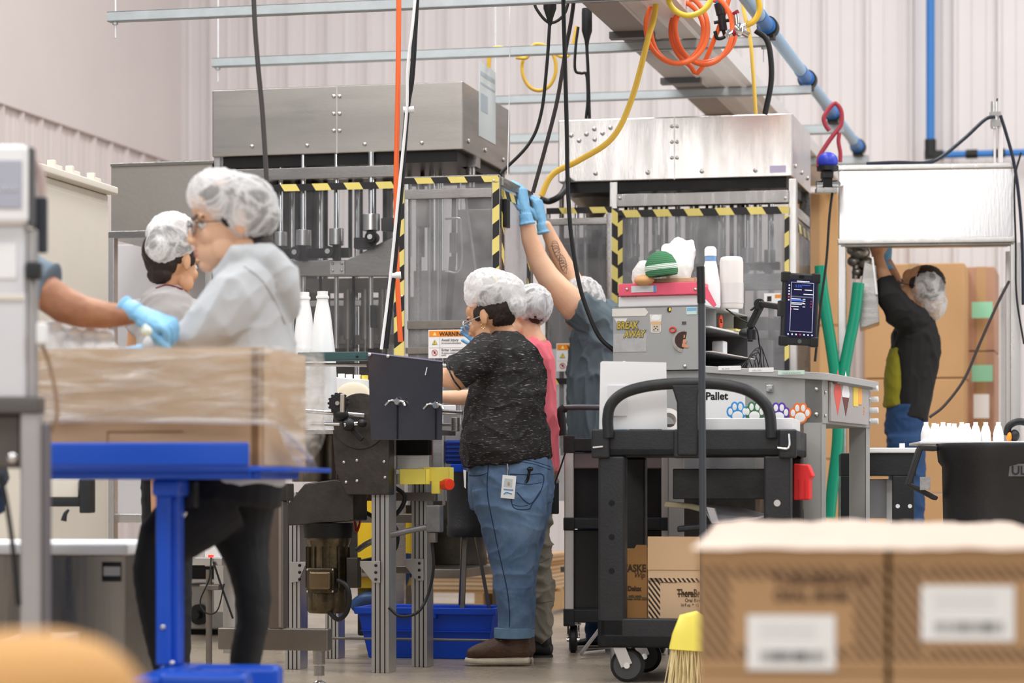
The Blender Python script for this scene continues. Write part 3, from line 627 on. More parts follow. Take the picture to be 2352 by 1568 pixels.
# ============================================================ stainless cabinet at left (behind the workers)
f = Fr(490, 11.9, YAW); t = thing('stainless_cabinet', 'dull stainless cabinet on a frame behind the hoodie wearer', 'cabinet', f)
def fb(name, x0,y0,x1,y1,d0,d1, material, bev=.003): m = MB(); f.box(m,x0,y0,x1,y1,d0,d1); return m.build(name, material, t, bev=bev)
fb('cabinet_body',255,372,488,532,0,.8,mat('satin_steel',(176,170,163),.42,1,var=.15,vscale=3,bump=.04,bscale=50,rvar=.06)); fb('lid_lip',253,371,490,379,-.01,.81,STEEL)
fb('top_rail',246,528,490,545,-.03,.82,STEEL); fb('leg',246,545,262,1300,-.03,.02,STEELL); fb('leg',470,545,486,1300,-.03,.02,STEELL)
a = f.at(254,600).x; b = f.at(478,600).x
for x in (a,b): MB().box(x-.015,x+.02,.77,.82,0,f.at(254,545).z).build('leg', STEELL, t, bev=.003)
for x in (a,b): MB().box(x-.012,x+.012,0,.8,f.at(254,1200).z,f.at(254,1185).z).build('side_rail', STEELL, t)
fb('lower_shelf',262,1180,470,1200,0,.8,STEELL); fb('rear_panel',262,560,470,1180,.78,.79,mat('pale_panel',(214,212,216),.5))
# beige electrical enclosure
f = Fr(250, 10.2, 78); t = thing('beige_enclosure', 'tall beige electrical enclosure left of the stainless cabinet', 'cabinet', f)
z1 = f.at(250,448).z; MB().box(-.78,0,0,.55,.0,z1).build('body', BEIGE, t, bev=.01); MB().box(-.75,-.03,-.012,0,.12,z1-.04).build('door', BEIGE, t, bev=.006); MB().box(-.8,.0,-.04,.56,z1,z1+.03).build('roof', BEIGE, t, bev=.006)
for x in (-.52,-.34,-.12): MB().box(x-.04,x+.04,.0,.03,z1+.03,z1+.055).box(x-.04,x-.02,.0,.03,z1+.05,z1+.07).build('lifting_lug', BEIGE, t, bev=.003)
# ============================================================ RIGHT FILLING MACHINE
f = Fr(1820, 12.2, YAW); M2 = thing('filling_machine', 'right bright stainless filling machine behind the grey desk', 'machine', f)
HOOD2 = mat('hood_bright', (226,222,219), .24, 1, var=.1, vscale=1.6, bump=.04, bscale=30, stretch=(8,1,1), rvar=.06)
D = .75
a, b, z0, z1 = hood(f, M2, 1282,268,1820,412, D, HOOD2, 1549)
dot(M2,'bolt',[f.at(x,y,-.002) for x in (1543,1555) for y in (290,326,362)],.009,STEELL)
dot(M2,'bolt',[f.at(x,y,-.002) for x,y in ((1365,296),(1347,308),(1312,311),(1330,323),(1366,320),(1384,306),(1402,293),(1403,318),(1368,398),(1488,396),(1612,393),(1735,391))],.011,STEELL)
dot(M2,'bolt',[Vector((b+.002,d,z0+.06)) for d in (.10,.36,.6)],.011,STEELL,ax=(1,0,0))
m = MB(); f.box(m,1768,380,1805,396,-.003,0); m.build('lilac_label', mat('lilac_label',(208,200,230),.5), M2)
ZH = z0
def g2(name, x0,y0,x1,y1,d0,d1, material, bev=.003): m = MB(); f.box(m,x0,y0,x1,y1,d0,d1); return m.build(name, material, M2, bev=bev)
m = MB().box(a+.03,b-.03,.02,D-.02,ZH-.05,ZH); m.build('hood_floor', DARKM, M2)
g2('post',1400,418,1418,1463,0,.05,STEELL); g2('post',1811,410,1829,1463,0,.05,STEELL)
MB().box(a,b,.05,D,.86,.9).box(a,b,.05,D,.3,.33).build('deck', STEELD, M2, bev=.004); MB().box(a+.3,b-.2,.2,D-.05,.33,.86).build('base_housing', STEELK, M2, bev=.004)
for x in (a,b-.05): MB().box(x,x+.05,D-.05,D,0,ZH).build('post', STEELD, M2, bev=.003); g2('top_beam',1416,441,1812,470,-.015,.03,STEELL)
dot(M2,'bolt',[f.at(x,455,-.017) for x in (1424,1804)],.008,STEELL)
MB().box(-.02,.0,.05,D,ZH-.17,ZH-.12).box(-.03,0,D-.05,D,.1,ZH).build('side_frame', STEEL, M2, bev=.003)
m = MB().box(a+.05,b-.05,D-.05,D-.03,.9,1.55).box(a+.05,a+.25,D-.05,D-.03,1.55,ZH-.1).box(b-.62,b-.45,D-.05,D-.03,1.55,ZH-.1); m.build('rear_panel', mat('rear_panel_pale',(178,175,176),.5,.3,var=.3,vscale=4), M2)
g2('hazard_tape',1419,478,1812,495,-.022,-.02,HAZH,0); g2('hazard_tape',1419,495,1430,900,-.022,-.02,HAZV,0); g2('hazard_tape',1802,495,1812,900,-.022,-.02,HAZV,0)
g2('hazard_tape',1405,478,1419,900,-.022,-.02,stripes('hazard_tape_reverse',(238,220,126),(34,33,34),(.75,0,1),.132,.5,.4),0)
g2('window_panel',1430,495,1802,1100,-.016,-.012,ACRYLH,0)
MB().box(.001,.003,.06,D-.06,.6,ZH-.18).build('side_panel', ACRYLH, M2); MB().box(.003,.005,.07,.12,.8,ZH-.2).box(.003,.005,.07,D-.07,ZH-.24,ZH-.2).build('side_tape', HAZW, M2)
g2('hazard_tape',1255,476,1405,490,-.006,-.003,HAZH,0); g2('door_rail',1258,500,1398,516,0,.02,STEEL); g2('frame_post',1252,490,1262,1160,0,.03,STEEL); g2('frame_post',1392,490,1402,1160,0,.03,STEEL); g2('door_panel',1262,516,1392,1150,.005,.009,ACRYLH,0)
g2('hazard_tape',1255,868,1405,882,-.006,-.003,HAZH,0)
for i,px in enumerate((1450,1484,1520,1556,1600,1640,1662,1698,1735,1772)):
    d = .3+.25*(i%3); c = f.at(px,600,d); MB().cyl((c.x,d,.95),(c.x,d,ZH),.012,n=12).build('guide_column', CHROME, M2, smooth=True)
for i in range(12):
    px = 1440+i*30+random.uniform(-7,7); d = random.uniform(.25,.6); c = f.at(px,600,d); MB().cyl((c.x,d,c.z-.05),(c.x,d,ZH),random.uniform(.006,.012),n=10).build('rod', random.choice([CHROME,DARKM,STEELD]), M2, smooth=True)
for px in (1290,1325,1345,1378): c = f.at(px,600,.45); MB().cyl((c.x,.45,.9),(c.x,.45,ZH),.012,n=12).build('guide_column', CHROME if px%2 else STEELD, M2, smooth=True)
for px,yt,yb,r in ((1508,540,572,11),(1652,572,610,14),(1718,570,604,15),(1768,574,604,13),(1560,560,592,12),(1460,560,590,10)):
    c0 = f.at(px,yt,.12); c1 = f.at(px,yb,.12); R = f.sz(r); p = MB().cyl(c1,c0,R,n=18).build('cylinder', STEELL, M2, smooth=True)
    MB().cyl(c0,(c0.x,c0.y,ZH),R*.36,n=10).build('piston_rod', CHROME, p, smooth=True)
    q = f.at(px-6,yb+14,.12); MB().cyl(q+Vector((0,-.04,0)),q+Vector((0,.02,0)),f.sz(10),n=16).build('roller', BLACKR, p, smooth=True)
g2('bridge_plate',1430,630,1800,668,.1,.14,STEEL); g2('cam_block',1440,604,1790,622,.2,.24,DARKM); g2('nozzle_rail',1430,760,1800,780,.2,.26,STEEL)
g2('rear_housing',1262,545,1392,800,.55,.6,STEELD); g2('rear_beam',1262,560,1392,590,.5,.55,DARKM)
c = f.at(1358,440,.2); MB().lathe([(.16,.1),(.15,.08),(.05,-.02),(.03,-.06),(.03,-.10)],(c.x,.3,ZH-.10),n=20).build('gear_cone', STEELD, M2, smooth=True)
MB().cyl((c.x,.3,ZH-.30),(c.x,.3,ZH-.18),.02,n=12).build('spindle', BLACKR, M2, smooth=True)
for px in (1645,1706,1770,1585): c = f.at(px,700,.15); MB().cyl((c.x,.15,c.z-.4),(c.x,.15,c.z+.08),.011,n=12).build('lower_rod', STEELL, M2, smooth=True)
g2('sensor',1764,730,1775,780,-.01,.03,BLACKG)
m = MB(); f.box(m,1755,673,1793,700,-.03,-.027); p = m.build('small_sign', PAPER, M2); m = MB(); f.box(m,1780,676,1793,684,-.031,-.03); m.build('sign_header', ORANGE, p); 
m = MB(); f.box(m,1762,680,1772,692,-.031,-.03); m.build('sign_print', INK, p)
f2 = Fr(1292,12.44,YAW); warning_sign(1278,788,1372,852,f2,-.02,'partly hidden warning sign on the right machine beside the slate tee')
# ============================================================ FOREGROUND BOXES AT RIGHT
FX = Fr(1820, 4.2, -5.5)
BOXST = stripes('box_edge_stripes', (190,152,112), (84,62,46), (1,0,.75), .017, .48, .85)
BOXC = mat('printed_carton', (186,148,108), .85, var=.08, vscale=6)
BLUR1 = mat('dark_brown_print', (96,72,56), .8)
a0,b0,_,zt = FX.rect(1605,1250,2035,1545); BH = .2035; gap = .008; BW = b0-a0
def carton(loc, w, d, h, label, prints=True, lab=(.24,.72,.02,.45), group='striped shipping cartons in the foreground stack'):
    t = bpy.data.objects.new('striped_carton', None); COL.objects.link(t); t.location = FX.o+FX.u*loc.x+FX.n*loc.y+Vector((0,0,loc.z)); t.rotation_euler = (0,0,FX.a); tag(t, label, 'box', group); t['norebase'] = 1
    MB().box(0,w,0,d,0,h).build('carton_body', BOXC, t, bev=.003)
    e = .002
    if prints:
        for x0,x1,z0,z1 in ((.0,.055,.02,h-.03),(w-.055,w,.02,h-.03),(.055,w-.055,h-.052,h-.03),(.055,w-.055,.02,.042)):
            MB().box(x0+.003,x1-.003,-e*.4,0,z0,z1).build('striped_border', BOXST, t)
        if lab[0] > .2: text('THERABREATH\nORAL RINSE', (w*.40,-.001,h*.70), .026, BLUR1, t, sx=.85, align='LEFT', bold=.001)
        x0,x1,z0,z1 = lab
        p = MB().box(x0*w,x1*w,-.0015,-.0003,z0*h,z1*h).build('shipping_label', PAPER, t)
        for i in range(22):
            xx = x0*w+.022+i*(x1-x0)*w*.75/22; MB().box(xx,xx+random.uniform(.0015,.0035),-.0019,-.0015,z0*h+.012,z0*h+.032).build('barcode_bar', INK, p)
        for i in range(3): MB().box(x0*w+.02,x1*w-.03,-.0019,-.0015,z1*h-.018-i*.009,z1*h-.0165-i*.009).build('print_line', mat('pale_grey_print',(190,188,190),.6), p)
    return t
names = [('left carton of the top front row with a low white barcode label','right carton of the top front row with a higher white barcode label'),]
for r in range(3):
    for c in range(2):
        top = r == 0; loc = Vector((a0+c*(BW+gap)-.02*(r==1)*0, 0, BH*(2-r)))
        if r == 2: continue
        lb = names[0][c] if top else 'lower row carton under the %s striped carton'%('left','right')[c]
        carton(loc, BW if not (c==1) else BW, .4, BH-.002, lb, True, (.26,.73,.02,.46) if c == 0 else (.16,.65,.26,.70))
for c in range(2): carton(Vector((a0+c*(BW+gap),0,0)), BW, .4, BH-.002, 'bottom row carton of the foreground stack, %s column'%('left','right')[c], False)
for c in range(2):
    for r in range(2): carton(Vector((a0+c*(BW+gap),.405+r*.405,BH*2)), BW, .4, BH-.002, 'carton in the %s row behind the top front row, %s column'%(('second','third')[r],('left','right')[c]), False)
for c in range(2):
    for r in range(2):
        for z in range(0): carton(Vector((a0+c*(BW+gap),.405+r*.405,BH*z)), BW, .4, BH-.002, 'carton hidden low inside the foreground stack', False)
zz = BH*3
V = []; nx, ny = 34, 40; x1 = a0+2*BW+gap+.01
for j in range(ny+1):
    for i in range(nx+1):
        x = a0-.012+(x1-a0+.02)*i/nx; y = -.012+1.24*j/ny; e = min(i, nx-i, j, ny-j)
        z = zz+.004+(.006+.008*noise.noise(Vector((x*9,y*4,2)))+.006*noise.noise(Vector((x*30,y*20,5))))*min(1,e/2.5)+.016*j/ny
        if e == 0: z = zz-.004+.004*noise.noise(Vector((x*20,y*20,1)))
        V.append((x,y,z))
Fc = [(j*(nx+1)+i, j*(nx+1)+i+1, (j+1)*(nx+1)+i+1, (j+1)*(nx+1)+i) for j in range(ny) for i in range(nx)]
o = one(MB().add(V,Fc), 'top_sheet', mat('white_slip_film',(196,176,160),.5,bump=.2,bscale=20), FX, 'crumpled pale sheet lying over the foreground carton stack', 'sheet', smooth=True)
# ============================================================ FOREGROUND LEFT: drum and packing machine
f = Fr(70, 2.6, 0); c = f.at(70,1400); z1 = f.at(70,1452).z; R = f.sz(268)
t = thing('fibre_drum', 'blurred tan fibre drum with a domed lid in the bottom left corner', 'drum', f)
TAN = mat('tan_fibre', (196,148,90), .8); TAND = mat('ochre_fibre', (178,122,58), .8)
MB().lathe([(R*.97,0),(R*.97,z1-.09),(R*.9,z1-.085)], n=48).build('drum_body', TAND, t, smooth=True)
MB().lathe([(R*1.0,z1-.10),(R*1.0,z1-.068),(R*.93,z1-.045),(R*.8,z1-.026),(R*.6,z1-.01),(R*.3,z1)], n=48).build('lid', TAN, t, smooth=True)
f = Fr(85, 6.0, 0); t = thing('packing_machine', 'blurred grey packing machine with a tilted screen at the left edge', 'machine', f)
PMG = mat('packer_grey', (176,172,172), .38, .5, var=.12, vscale=3); PML = mat('packer_light', (212,212,216), .35, .2)
def pm(name, x0,y0,x1,y1,d0,d1, material, bev=.006): m = MB(); f.box(m,x0,y0,x1,y1,d0,d1); return m.build(name, material, t, bev=bev)
p = pm('screen_housing',-160,330,62,515,-.03,.05,WHITE,.015); q = pm('screen',-150,368,50,478,-.034,-.03,mat('dim_screen',(170,172,186),.25)); q.parent = p
text('0000', f.at(2,438,-.036), .02, mat('pale_digits',(216,218,226),.5), q)
pm('screen_side',62,336,76,520,-.01,.03,GREYD,.006)
pm('upper_cabinet',-160,515,58,930,0,.05,PML); pm('cabinet_edge',58,525,84,925,.02,.05,PMG); pm('side_panel',-160,675,56,690,-.006,0,mat('cream_strip',(222,216,206),.4))
pm('white_label',-20,560,38,640,-.004,0,WHITE); pm('cabinet_foot',-160,910,92,950,-.01,.06,mat('dark_trim',(96,92,90),.4,.4))
pm('dark_base',-160,950,45,1075,.02,.07,mat('brown_base_box',(84,76,72),.5)); pm('post',45,940,92,1468,.0,.05,PMG); pm('post_edge',92,970,112,1468,.02,.06,mat('packer_edge',(120,116,120),.4,.4))  # base block in one even dark brown
pm('latch',58,600,92,640,-.02,.02,BLACKP); pm('black_cover',78,452,107,580,.05,.07,mat('blue_black',(48,52,62),.5),.004)
pm('white_fitting',82,740,105,790,-.02,.02,WHITE); c = f.at(28,1050,-.01); dot(t,'bolt',[c],.012,CHROME)
MB().tube(f.L([(0,1090),(14,1150),(30,1260),(42,1390)]), .006, 8, 6).build('black_cable', BLACKR, t, smooth=True)
MB().tube(f.L([(95,790,.03),(112,830,.05),(128,900,.05),(130,960,.05),(110,1000,.05)]), .005, 8, 6).build('tan_cable', mat('tan_cable',(150,122,98),.5), t, smooth=True)
MB().tube(f.L([(62,350,.06),(92,400,.08),(95,470,.08)]), .012, 8, 6).build('hose', mat('muted_pink_hose',(190,170,166),.5), t, smooth=True)
zb = f.at(0,1468).z
MB().box(f.at(45,1400).x-.05,f.at(112,1400).x+.02,-.02,.3,0,zb+.002).build('floor_plinth', PMG, t)
# stainless table at lower left
f = Fr(290, 7.6, -8); t = thing('work_table', 'stainless cabinet table with a white top at the lower left', 'table', f)
def tb(name, x0,y0,x1,y1,d0,d1, material, bev=.004): m = MB(); f.box(m,x0,y0,x1,y1,d0,d1); return m.build(name, material, t, bev=bev)
tb('table_top',-160,1247,294,1274,-.02,.6,WHITE,.008); tb('cabinet_body',-160,1274,286,1680,0,.58,mat('stained_steel',(168,160,150),.34,1,var=.35,vscale=3,stretch=(9,1,.6),rvar=.1))
p = tb('name_plate',234,1290,278,1335,-.004,0,BLACKG,0); m = MB(); f.box(m,238,1301,276,1322,-.006,-.004); m.build('plate_text', mat('plate_grey',(170,168,168),.4), p)
f = Fr(310, 8.3); t = thing('white_bin', 'slim white bin on the floor between the steel table and the black leggings', 'bin', f)
a,b,z0,z1 = f.rect(282,1352,335,1600); MB().lathe([(.032*1.1,0),(.04*1.1,z1)],(0,.03,0),n=4,M=Matrix.Rotation(math.pi/4,3,'Z')).build('bin_body', WHITE, t, bev=.004); MB().box(-.045,.045,-.02,.08,z1,z1+.012).build('lid', WHITE, t, bev=.003)
cord('flex_cord', [(270,1540),(288,1500),(330,1450),(334,1452),(300,1490),(285,1530)], 8.0, .003, YELH, 'thin yellow cord lying over the white bin')
# things on the table / beyond it
f = Fr(150, 8.6); t = thing('clamp_arm', 'black clamp with a small lever sticking out under the blue lift table', 'clamp', f)
MB().box(f.at(60,0).x,f.at(180,0).x,0,.08,f.at(0,1142).z,f.at(0,1100).z).build('white_arm', BEIGE, t, bev=.004)
m = MB(); f.box(m,60,1142,200,1163,.0,.08); f.box(m,182,1100,208,1178,-.02,.08); m.build('black_block', BLACKP, t, bev=.004)
MB().tube(f.L([(158,1170,-.02),(150,1180,-.02),(146,1196,-.02)]), lambda q: .004+.006*q).build('lever', BLACKP, t, smooth=True)
MB().box(f.at(40,0).x,f.at(70,0).x,0,.08,0,f.at(0,1100).z).build('stand', BEIGE, t)
# ============================================================ BLUE LIFT TABLE + WRAPPED CARTON
f = Fr(385, 6.8, -6); t = thing('lift_table', 'blue steel lift table carrying the wrapped carton', 'table', f)
def lt(name, x0,y0,x1,y1,d0,d1, material=BLUE, bev=.006): m = MB(); f.box(m,x0,y0,x1,y1,d0,d1); return m.build(name, material, t, bev=bev)
ZP = f.at(385,1072).z
p = lt('table_top',60,1016,571,1070,-.012,0); lt('top_frame',60,1070,600,1100,.02,.55)
MB().box(f.at(60,1050).x,f.at(668,1050).x,.0,.6,ZP-.012,ZP).build('deck', BLUE, t, bev=.002)
lt('side_lip',571,1070,575,1100,0,.5)
lt('column',357,1100,389,1528,.1,.16); lt('column',389,1100,410,1528,.13,.2); 
a,b,z0,z1 = f.rect(352,1100,414,1140,.1); MB().box(a,b,.08,.24,z0,z1).build('column_head', BLUE, t, bev=.01)
zb = f.at(400,1530,.1).z
m = MB(); f.box(m,360,1528,640,1700,.16,.24); m.build('base_leg', BLUE, t, bev=.018); m = MB(); f.box(m,360,1545,565,1700,-.3,-.2); m.build('base_leg', BLUE, t, bev=.018)
MB().box(f.at(360,1540).x,f.at(430,1540).x,-.3,.24,zb-.04,zb).build('base_cross', BLUE, t, bev=.008)
MB().box(f.at(357,1540).x,f.at(600,1540).x,-.3,.24,0,.05).build('base_plate', BLUE, t)
dot(t,'bolt',[f.at(x,y,.098) for x,y in ((374,1120),(398,1126),(374,1440),(395,1522))],.007,STEELL)
for x in (434,): 
    m = MB(); f.box(m,x-14,1105,x+14,1165,.2,.25); m.build('latch', DARKM, t, bev=.004); MB().tube(f.L([(416,1170,.2),(412,1180,.2),(420,1186,.2),(428,1176,.2)]),.004).build('hook', CHROME, t, smooth=True)
ff = Fr(605, 6.84, -10); C1 = thing('wrapped_carton', 'open cardboard carton in clear stretch wrap on the blue lift table', 'box', ff)
zb = ZP; zt = ff.at(605,797).z; xl = ff.at(80,900).x; DD = .44; W = .006
def panel(x0,x1,y0,y1,z0,z1,name='carton_wall',m=CARDT,p=C1): return MB().box(x0,x1,y0,y1,z0,z1).build(name, m, p)
panel(xl,0,0,W,zb,zt); panel(xl,0,DD-W,DD,zb,zt); panel(-W,0,0,DD,zb,zt); panel(xl,xl+W,0,DD,zb,zt); panel(xl,0,0,DD,zb,zb+W,'carton_floor')
panel(xl+.02,-.002,-.006,0,zb,ff.at(400,968).z,'lower_flap',CARD); panel(-.03,-.012,-.009,-.006,zb,zt-.004,'corner_gap',KRAFTE)
fold = MB(); pz = ff.at(300,990).z
MB().box(ff.at(248,1000).x,ff.at(422,1000).x,-.0075,-.006,pz-.003,pz).build('score_line', KRAFTE, C1); MB().box(ff.at(248,1000).x,ff.at(250,1000).x,-.0075,-.006,zb,pz).build('score_line', KRAFTE, C1)
# wrap: crumpled shell around three sides, over the rim, sagging below at the right corner
P = [(xl-.02,-.014),(xl*.6,-.016),(-.2,-.018),(-.05,-.02),(.012,-.012),(.02,.03),(.04,.15),(.055,.3),(.05,DD),(.0,DD+.015),(xl*.5,DD+.015),(xl,DD+.01)]
path = smoothpath([Vector((x,y,0)) for x,y in P], 10); V = []; nz = 26; n = len(path)
for j in range(nz+1):
    tt = j/nz
    for i, p in enumerate(path):
        s = i/(n-1); sag = max(0,1-abs(s-.62)/.16); zlo = ff.at(400,972).z*(1-sag)+(zb-.025)*sag if s < .8 else zb+.08
        zhi = zt+.006+.008*noise.noise(Vector((s*30,3,0)))
        z = zlo+(zhi-zlo)*tt; k = noise.noise(Vector((s*14+tt*3,tt*9-s*6,1)))*.010+noise.noise(Vector((s*40,tt*5,4)))*.006
        bul = 1+.0*tt; c = Vector((xl/2,DD/2,0)); dirv = (p-c).normalized(); q = p+dirv*(.003+k*(1 if s>.33 else .6)+ sag*.02*(1-tt)**2*-1)
        V.append((q.x,q.y,z))
Fc = [(j*n+i,j*n+i+1,(j+1)*n+i+1,(j+1)*n+i) for j in range(nz) for i in range(n-1)]
MB().add(V,Fc).build('stretch_wrap', WRAP, C1, smooth=True)
# twisted rope of film along the bottom edge of the wrap
rz = ff.at(400,966).z
MB().tube([(xl-.02,-.02,rz-.004),(xl*.7,-.022,rz+.004),(xl*.4,-.024,rz+.002),(-.08,-.026,rz-.004),(.01,-.02,rz-.006),(.045,.06,rz-.03),(.055,.25,rz-.09),(.045,.36,zb-.0)], .009, 8, 8).build('film_rope', WRAP, C1, smooth=True)
# small white bottles standing in the carton
def lotion(name='lotion_bottle', h=.16, r=.032):
    me = MB().lathe([(r*.94,0),(r,.01),(r,h*.72),(r*.93,h*.80),(r*.66,h*.85),(r*.6,h*.87),(r*.6,h*.88),(r*.7,h*.885),(r*.7,h*.97),(r*.6,h)], n=20).mesh(name); me.materials.append(WHITEP)
    for p in me.polygons: p.use_smooth = True
    return me
lm = lotion('lotion_bottle', .2, .040); 
BD = ['leftmost of the small white bottles rising from the wrapped carton','second small white bottle from the left in the wrapped carton','third small white bottle from the left in the wrapped carton','rightmost small white bottle standing in the wrapped carton']
MB0 = ff.at(132,745,.2)
for i,(px,py) in enumerate(((130,738),(175,752),(212,754),(240,760))):
    c = ff.at(px,py,.22); o = bpy.data.objects.new('lotion_bottle', lm); COL.objects.link(o); w = ff.o+ff.u*c.x+ff.n*c.y; o.location = (w.x,w.y,c.z-.20); tag(o, BD[i], 'bottle', 'white bottles in the wrapped carton'); o['norebase'] = 1
zst = ff.at(132,745,.22).z-.205
MB().box(xl+.01,-.01,.01,DD-.01,zst-.02,zst+.0).build('inner_tray', CARDT, C1)
# ============================================================ CONVEYOR AT CENTRE
f = Fr(870, 9.95, YAW); CV = thing('conveyor', 'aluminium framed bottle conveyor with a dark hinged cover beside the black tee worker', 'conveyor', f)
def cv(name, x0,y0,x1,y1,d0,d1, material, bev=.003, par=None): m = MB(); f.box(m,x0,y0,x1,y1,d0,d1); return m.build(name, material, par or CV, bev=bev)
def profile_leg(px, ytop, w=.045, d=.0, lean=0):
    a = f.at(px,ytop,d); m = MB(); q = w/2
    m.box(a.x-q,a.x+q,d,d+w*1.6,0,a.z); leg = m.build('leg', ALU, CV, bev=.002)
    for s in (-.5,0,.5): MB().box(a.x+s*w*.55-.0022,a.x+s*w*.55+.0022,d-.0008,d+.001,0,a.z).build('slot', DARKM, leg)
    return leg
profile_leg(873,1005,.068,-.02); profile_leg(963,1005,.062,.33); profile_leg(672,1130,.062,.1); profile_leg(762,1130,.058,.75)
cv('rail',890,1045,985,1078,.1,.14,ALU); cv('rail',890,1088,985,1112,.1,.14,ALU); cv('rail',640,1130,1000,1150,.3,.34,STEELD)
dot(CV,'bolt',[f.at(894,y,.09) for y in (1050,1072,1090,1106)],.007,BLACKR)
cv('foot_rail',640,1465,1180,1470,.5,.53,STEELD)
for px,py,d in ((855,1290,-.03),(640,1290,.1),(680,1290,.09),(955,1285,.32)):
    P0 = [(px-28,py-2),(px+17,py-2),(px+17,py+48),(px+2,py+48),(px-28,py+10)] if px != 680 else [(px-15,py),(px+25,py),(px+5,py+45),(px-15,py+48)]
    m = MB(); f.prism(m,P0,d-.008,d); b_ = m.build('corner_bracket', ALU, CV, bev=.001); dot(b_,'bolt',[f.at(px+8,py+q,d-.010) for q in (8,24,40)],.006,BLACKR)
cv('teal_guide',683,808,841,828,-.12,-.07,TEAL,.003); dot(CV,'screw',[f.at(x,818,-.122) for x in (725,820)],.005,BLACKR)
MB().cyl(f.at(690,837,-.08),f.at(842,838,-.08),.007,n=10).build('guide_rod', CHROME, CV, smooth=True)
MB().cyl(f.at(702,943,-.18),f.at(836,954,-.1),.0085,n=12).build('clamp_rod', CHROME, CV, smooth=True)
MB().cyl(f.at(714,972,-.2),f.at(780,974,-.18),.008,n=12).cyl(f.at(790,976,-.18),f.at(828,972,-.15),.008,n=12).build('clamp_rod', CHROME, CV, smooth=True)
MB().cyl(f.at(787,905,-.22),f.at(786,945,-.2),.009,n=12).build('clamp_screw', CHROME, CV, smooth=True)
c = f.at(778,926,-.17); kn = MB().lathe([(.033,-.012),(.036,-.008),(.036,.008),(.033,.012)],c,n=22,M=Matrix.Rotation(math.pi/2,3,'X')).build('adjusting_knob', BLACKR, CV, smooth=False); MB().cyl(c+Vector((0,-.02,0)),c+Vector((0,-.01,0)),.008).build('knob_centre', STEELL, kn, smooth=True)
for i in range(14):
    an = i*math.pi/7; MB().cyl(c+Vector((.036*math.cos(an),-.012,.036*math.sin(an))),c+Vector((.036*math.cos(an),.012,.036*math.sin(an))),.005,n=8).build('knob_grip', BLACKR, kn)
for px,py,r in ((783,952,.03),(800,975,.028),(832,972,.018)): q = f.at(px,py,-.16); MB().ell(q,(r,.025,r*.85)).build('clamp_block', BLACKR, CV, smooth=True)
MB().beam(f.at(808,985,-.14),f.at(832,1010,-.14),.018,.02).build('clamp_lever', BLACKR, CV, bev=.003)
c = f.at(838,962,.0); MB().lathe([(.106,0),(.106,.02)],(c.x,-.05,c.z-.01),n=40,M=Matrix.Rotation(math.pi/2,3,'X')).build('drive_disc', STEELK, CV, bev=.002)
# dark cover with slots and wing nuts
COVER = mat('smoked_cover', (84,84,92), .10, .55, var=.2, vscale=5, bump=.03, bscale=120)
m = MB(); f.prism(m,[(845,808),(1016,828),(1014,1010),(852,1010)],-.16,-.152); cvp = m.build('hinged_cover', COVER, CV)
MB().add([f.at(845,808,-.162)+Vector((0,0,.0)),f.at(1016,828,-.162),f.at(1016,831,-.162),f.at(845,811,-.162)],[(0,1,2,3)]).build('cover_edge', mat('violet_edge',(150,148,178),.2), cvp)
for px,py in ((913,922),(1001,930)):
    m = MB(); f.box(m,px-2,py+8,px+1,1008,-.164,-.162); m.build('slot', BLACKG, cvp)
    q = f.at(px,py,-.17); w = MB().lathe([(.016,-.008),(.018,0),(.012,.012)],q,n=18,M=Matrix.Rotation(math.pi/2,3,'X'),sx=.8,sy=1).build('wing_nut', CHROME, cvp, smooth=True)
    MB().tube([q,q+Vector((-.025,-.01,.004)),q+Vector((-.045,-.012,-.014))],.004,8,4).tube([q,q+Vector((.022,-.01,.0)),q+Vector((.032,-.012,-.016))],.0055,8,4).build('wing', CHROME, w, smooth=True)
dot(CV,'screw',[f.at(x,y,-.165) for x,y in ((849,814),(891,818))],.007,STEELL)
MB().beam(f.at(977,861,-.165),f.at(981,843,-.165),.004,.003).build('white_clip', WHITE, CV)
MB().cyl(f.at(1000,838,-.15),f.at(1024,839,-.13),.006).build('hinge_pin', CHROME, CV, smooth=True)
# bed of the conveyor and things to the right of the cover
cv('bed_plate',700,985,985,996,-.06,.35,STEELL,.002); cv('side_rail',1012,946,1046,953,.05,.07,STEELL,.002); cv('side_rail',1012,972,1046,980,.0,.02,STEELL,.002)
cv('clamp',1036,958,1050,990,-.02,.02,STEEL); MB().cyl(f.at(1010,945,.03),f.at(1062,948,.03),.009).build('guide_rod', CHROME, CV, smooth=True)
cv('rear_guide',1010,930,1046,950,.2,.21,WHITE)
# stained drum, plates, hopper, motor under the conveyor
c = f.at(722,1050,.12); r_ = f.sz(52); MB().lathe([(r_,f.at(0,1106).z),(r_*1.02,f.at(0,1000).z),(r_*1.02,f.at(0,986).z)],(c.x,c.y,0),n=36).build('drum', mat('brushed_brown_steel',(128,118,104),.3,1,var=.4,vscale=2,stretch=(9,9,.5),rvar=.08), CV, smooth=True)
m = MB(); f.prism(m,[(762,985),(860,985),(893,1010),(893,1136),(795,1136),(770,1080)],-.06,.02); m.build('gear_plate', STEELK, CV, bev=.004)
dot(CV,'bolt',[f.at(x,y,-.062) for x,y in ((790,1061),(820,1057),(795,1107),(820,1104),(882,1060),(884,1096))],.006,STEELL)
m = MB(); f.prism(m,[(770,1100),(812,1112),(812,1196),(654,1207),(654,1165),(700,1110)],-.03,.16); m.build('hopper', STEELK, CV, bev=.006)
c = f.at(752,1240,.05); MB().lathe([(f.sz(56),f.at(0,1232).z),(f.sz(58),f.at(0,1205).z),(f.sz(58),f.at(0,1199).z)],(c.x,.06,0),n=30).build('motor_flange', DARKM, CV, smooth=True)
GREASY = mat('greasy_motor_casing', (120,108,88), .22, .85, var=.75, vscale=10, bump=.15, bscale=30, rvar=.12)
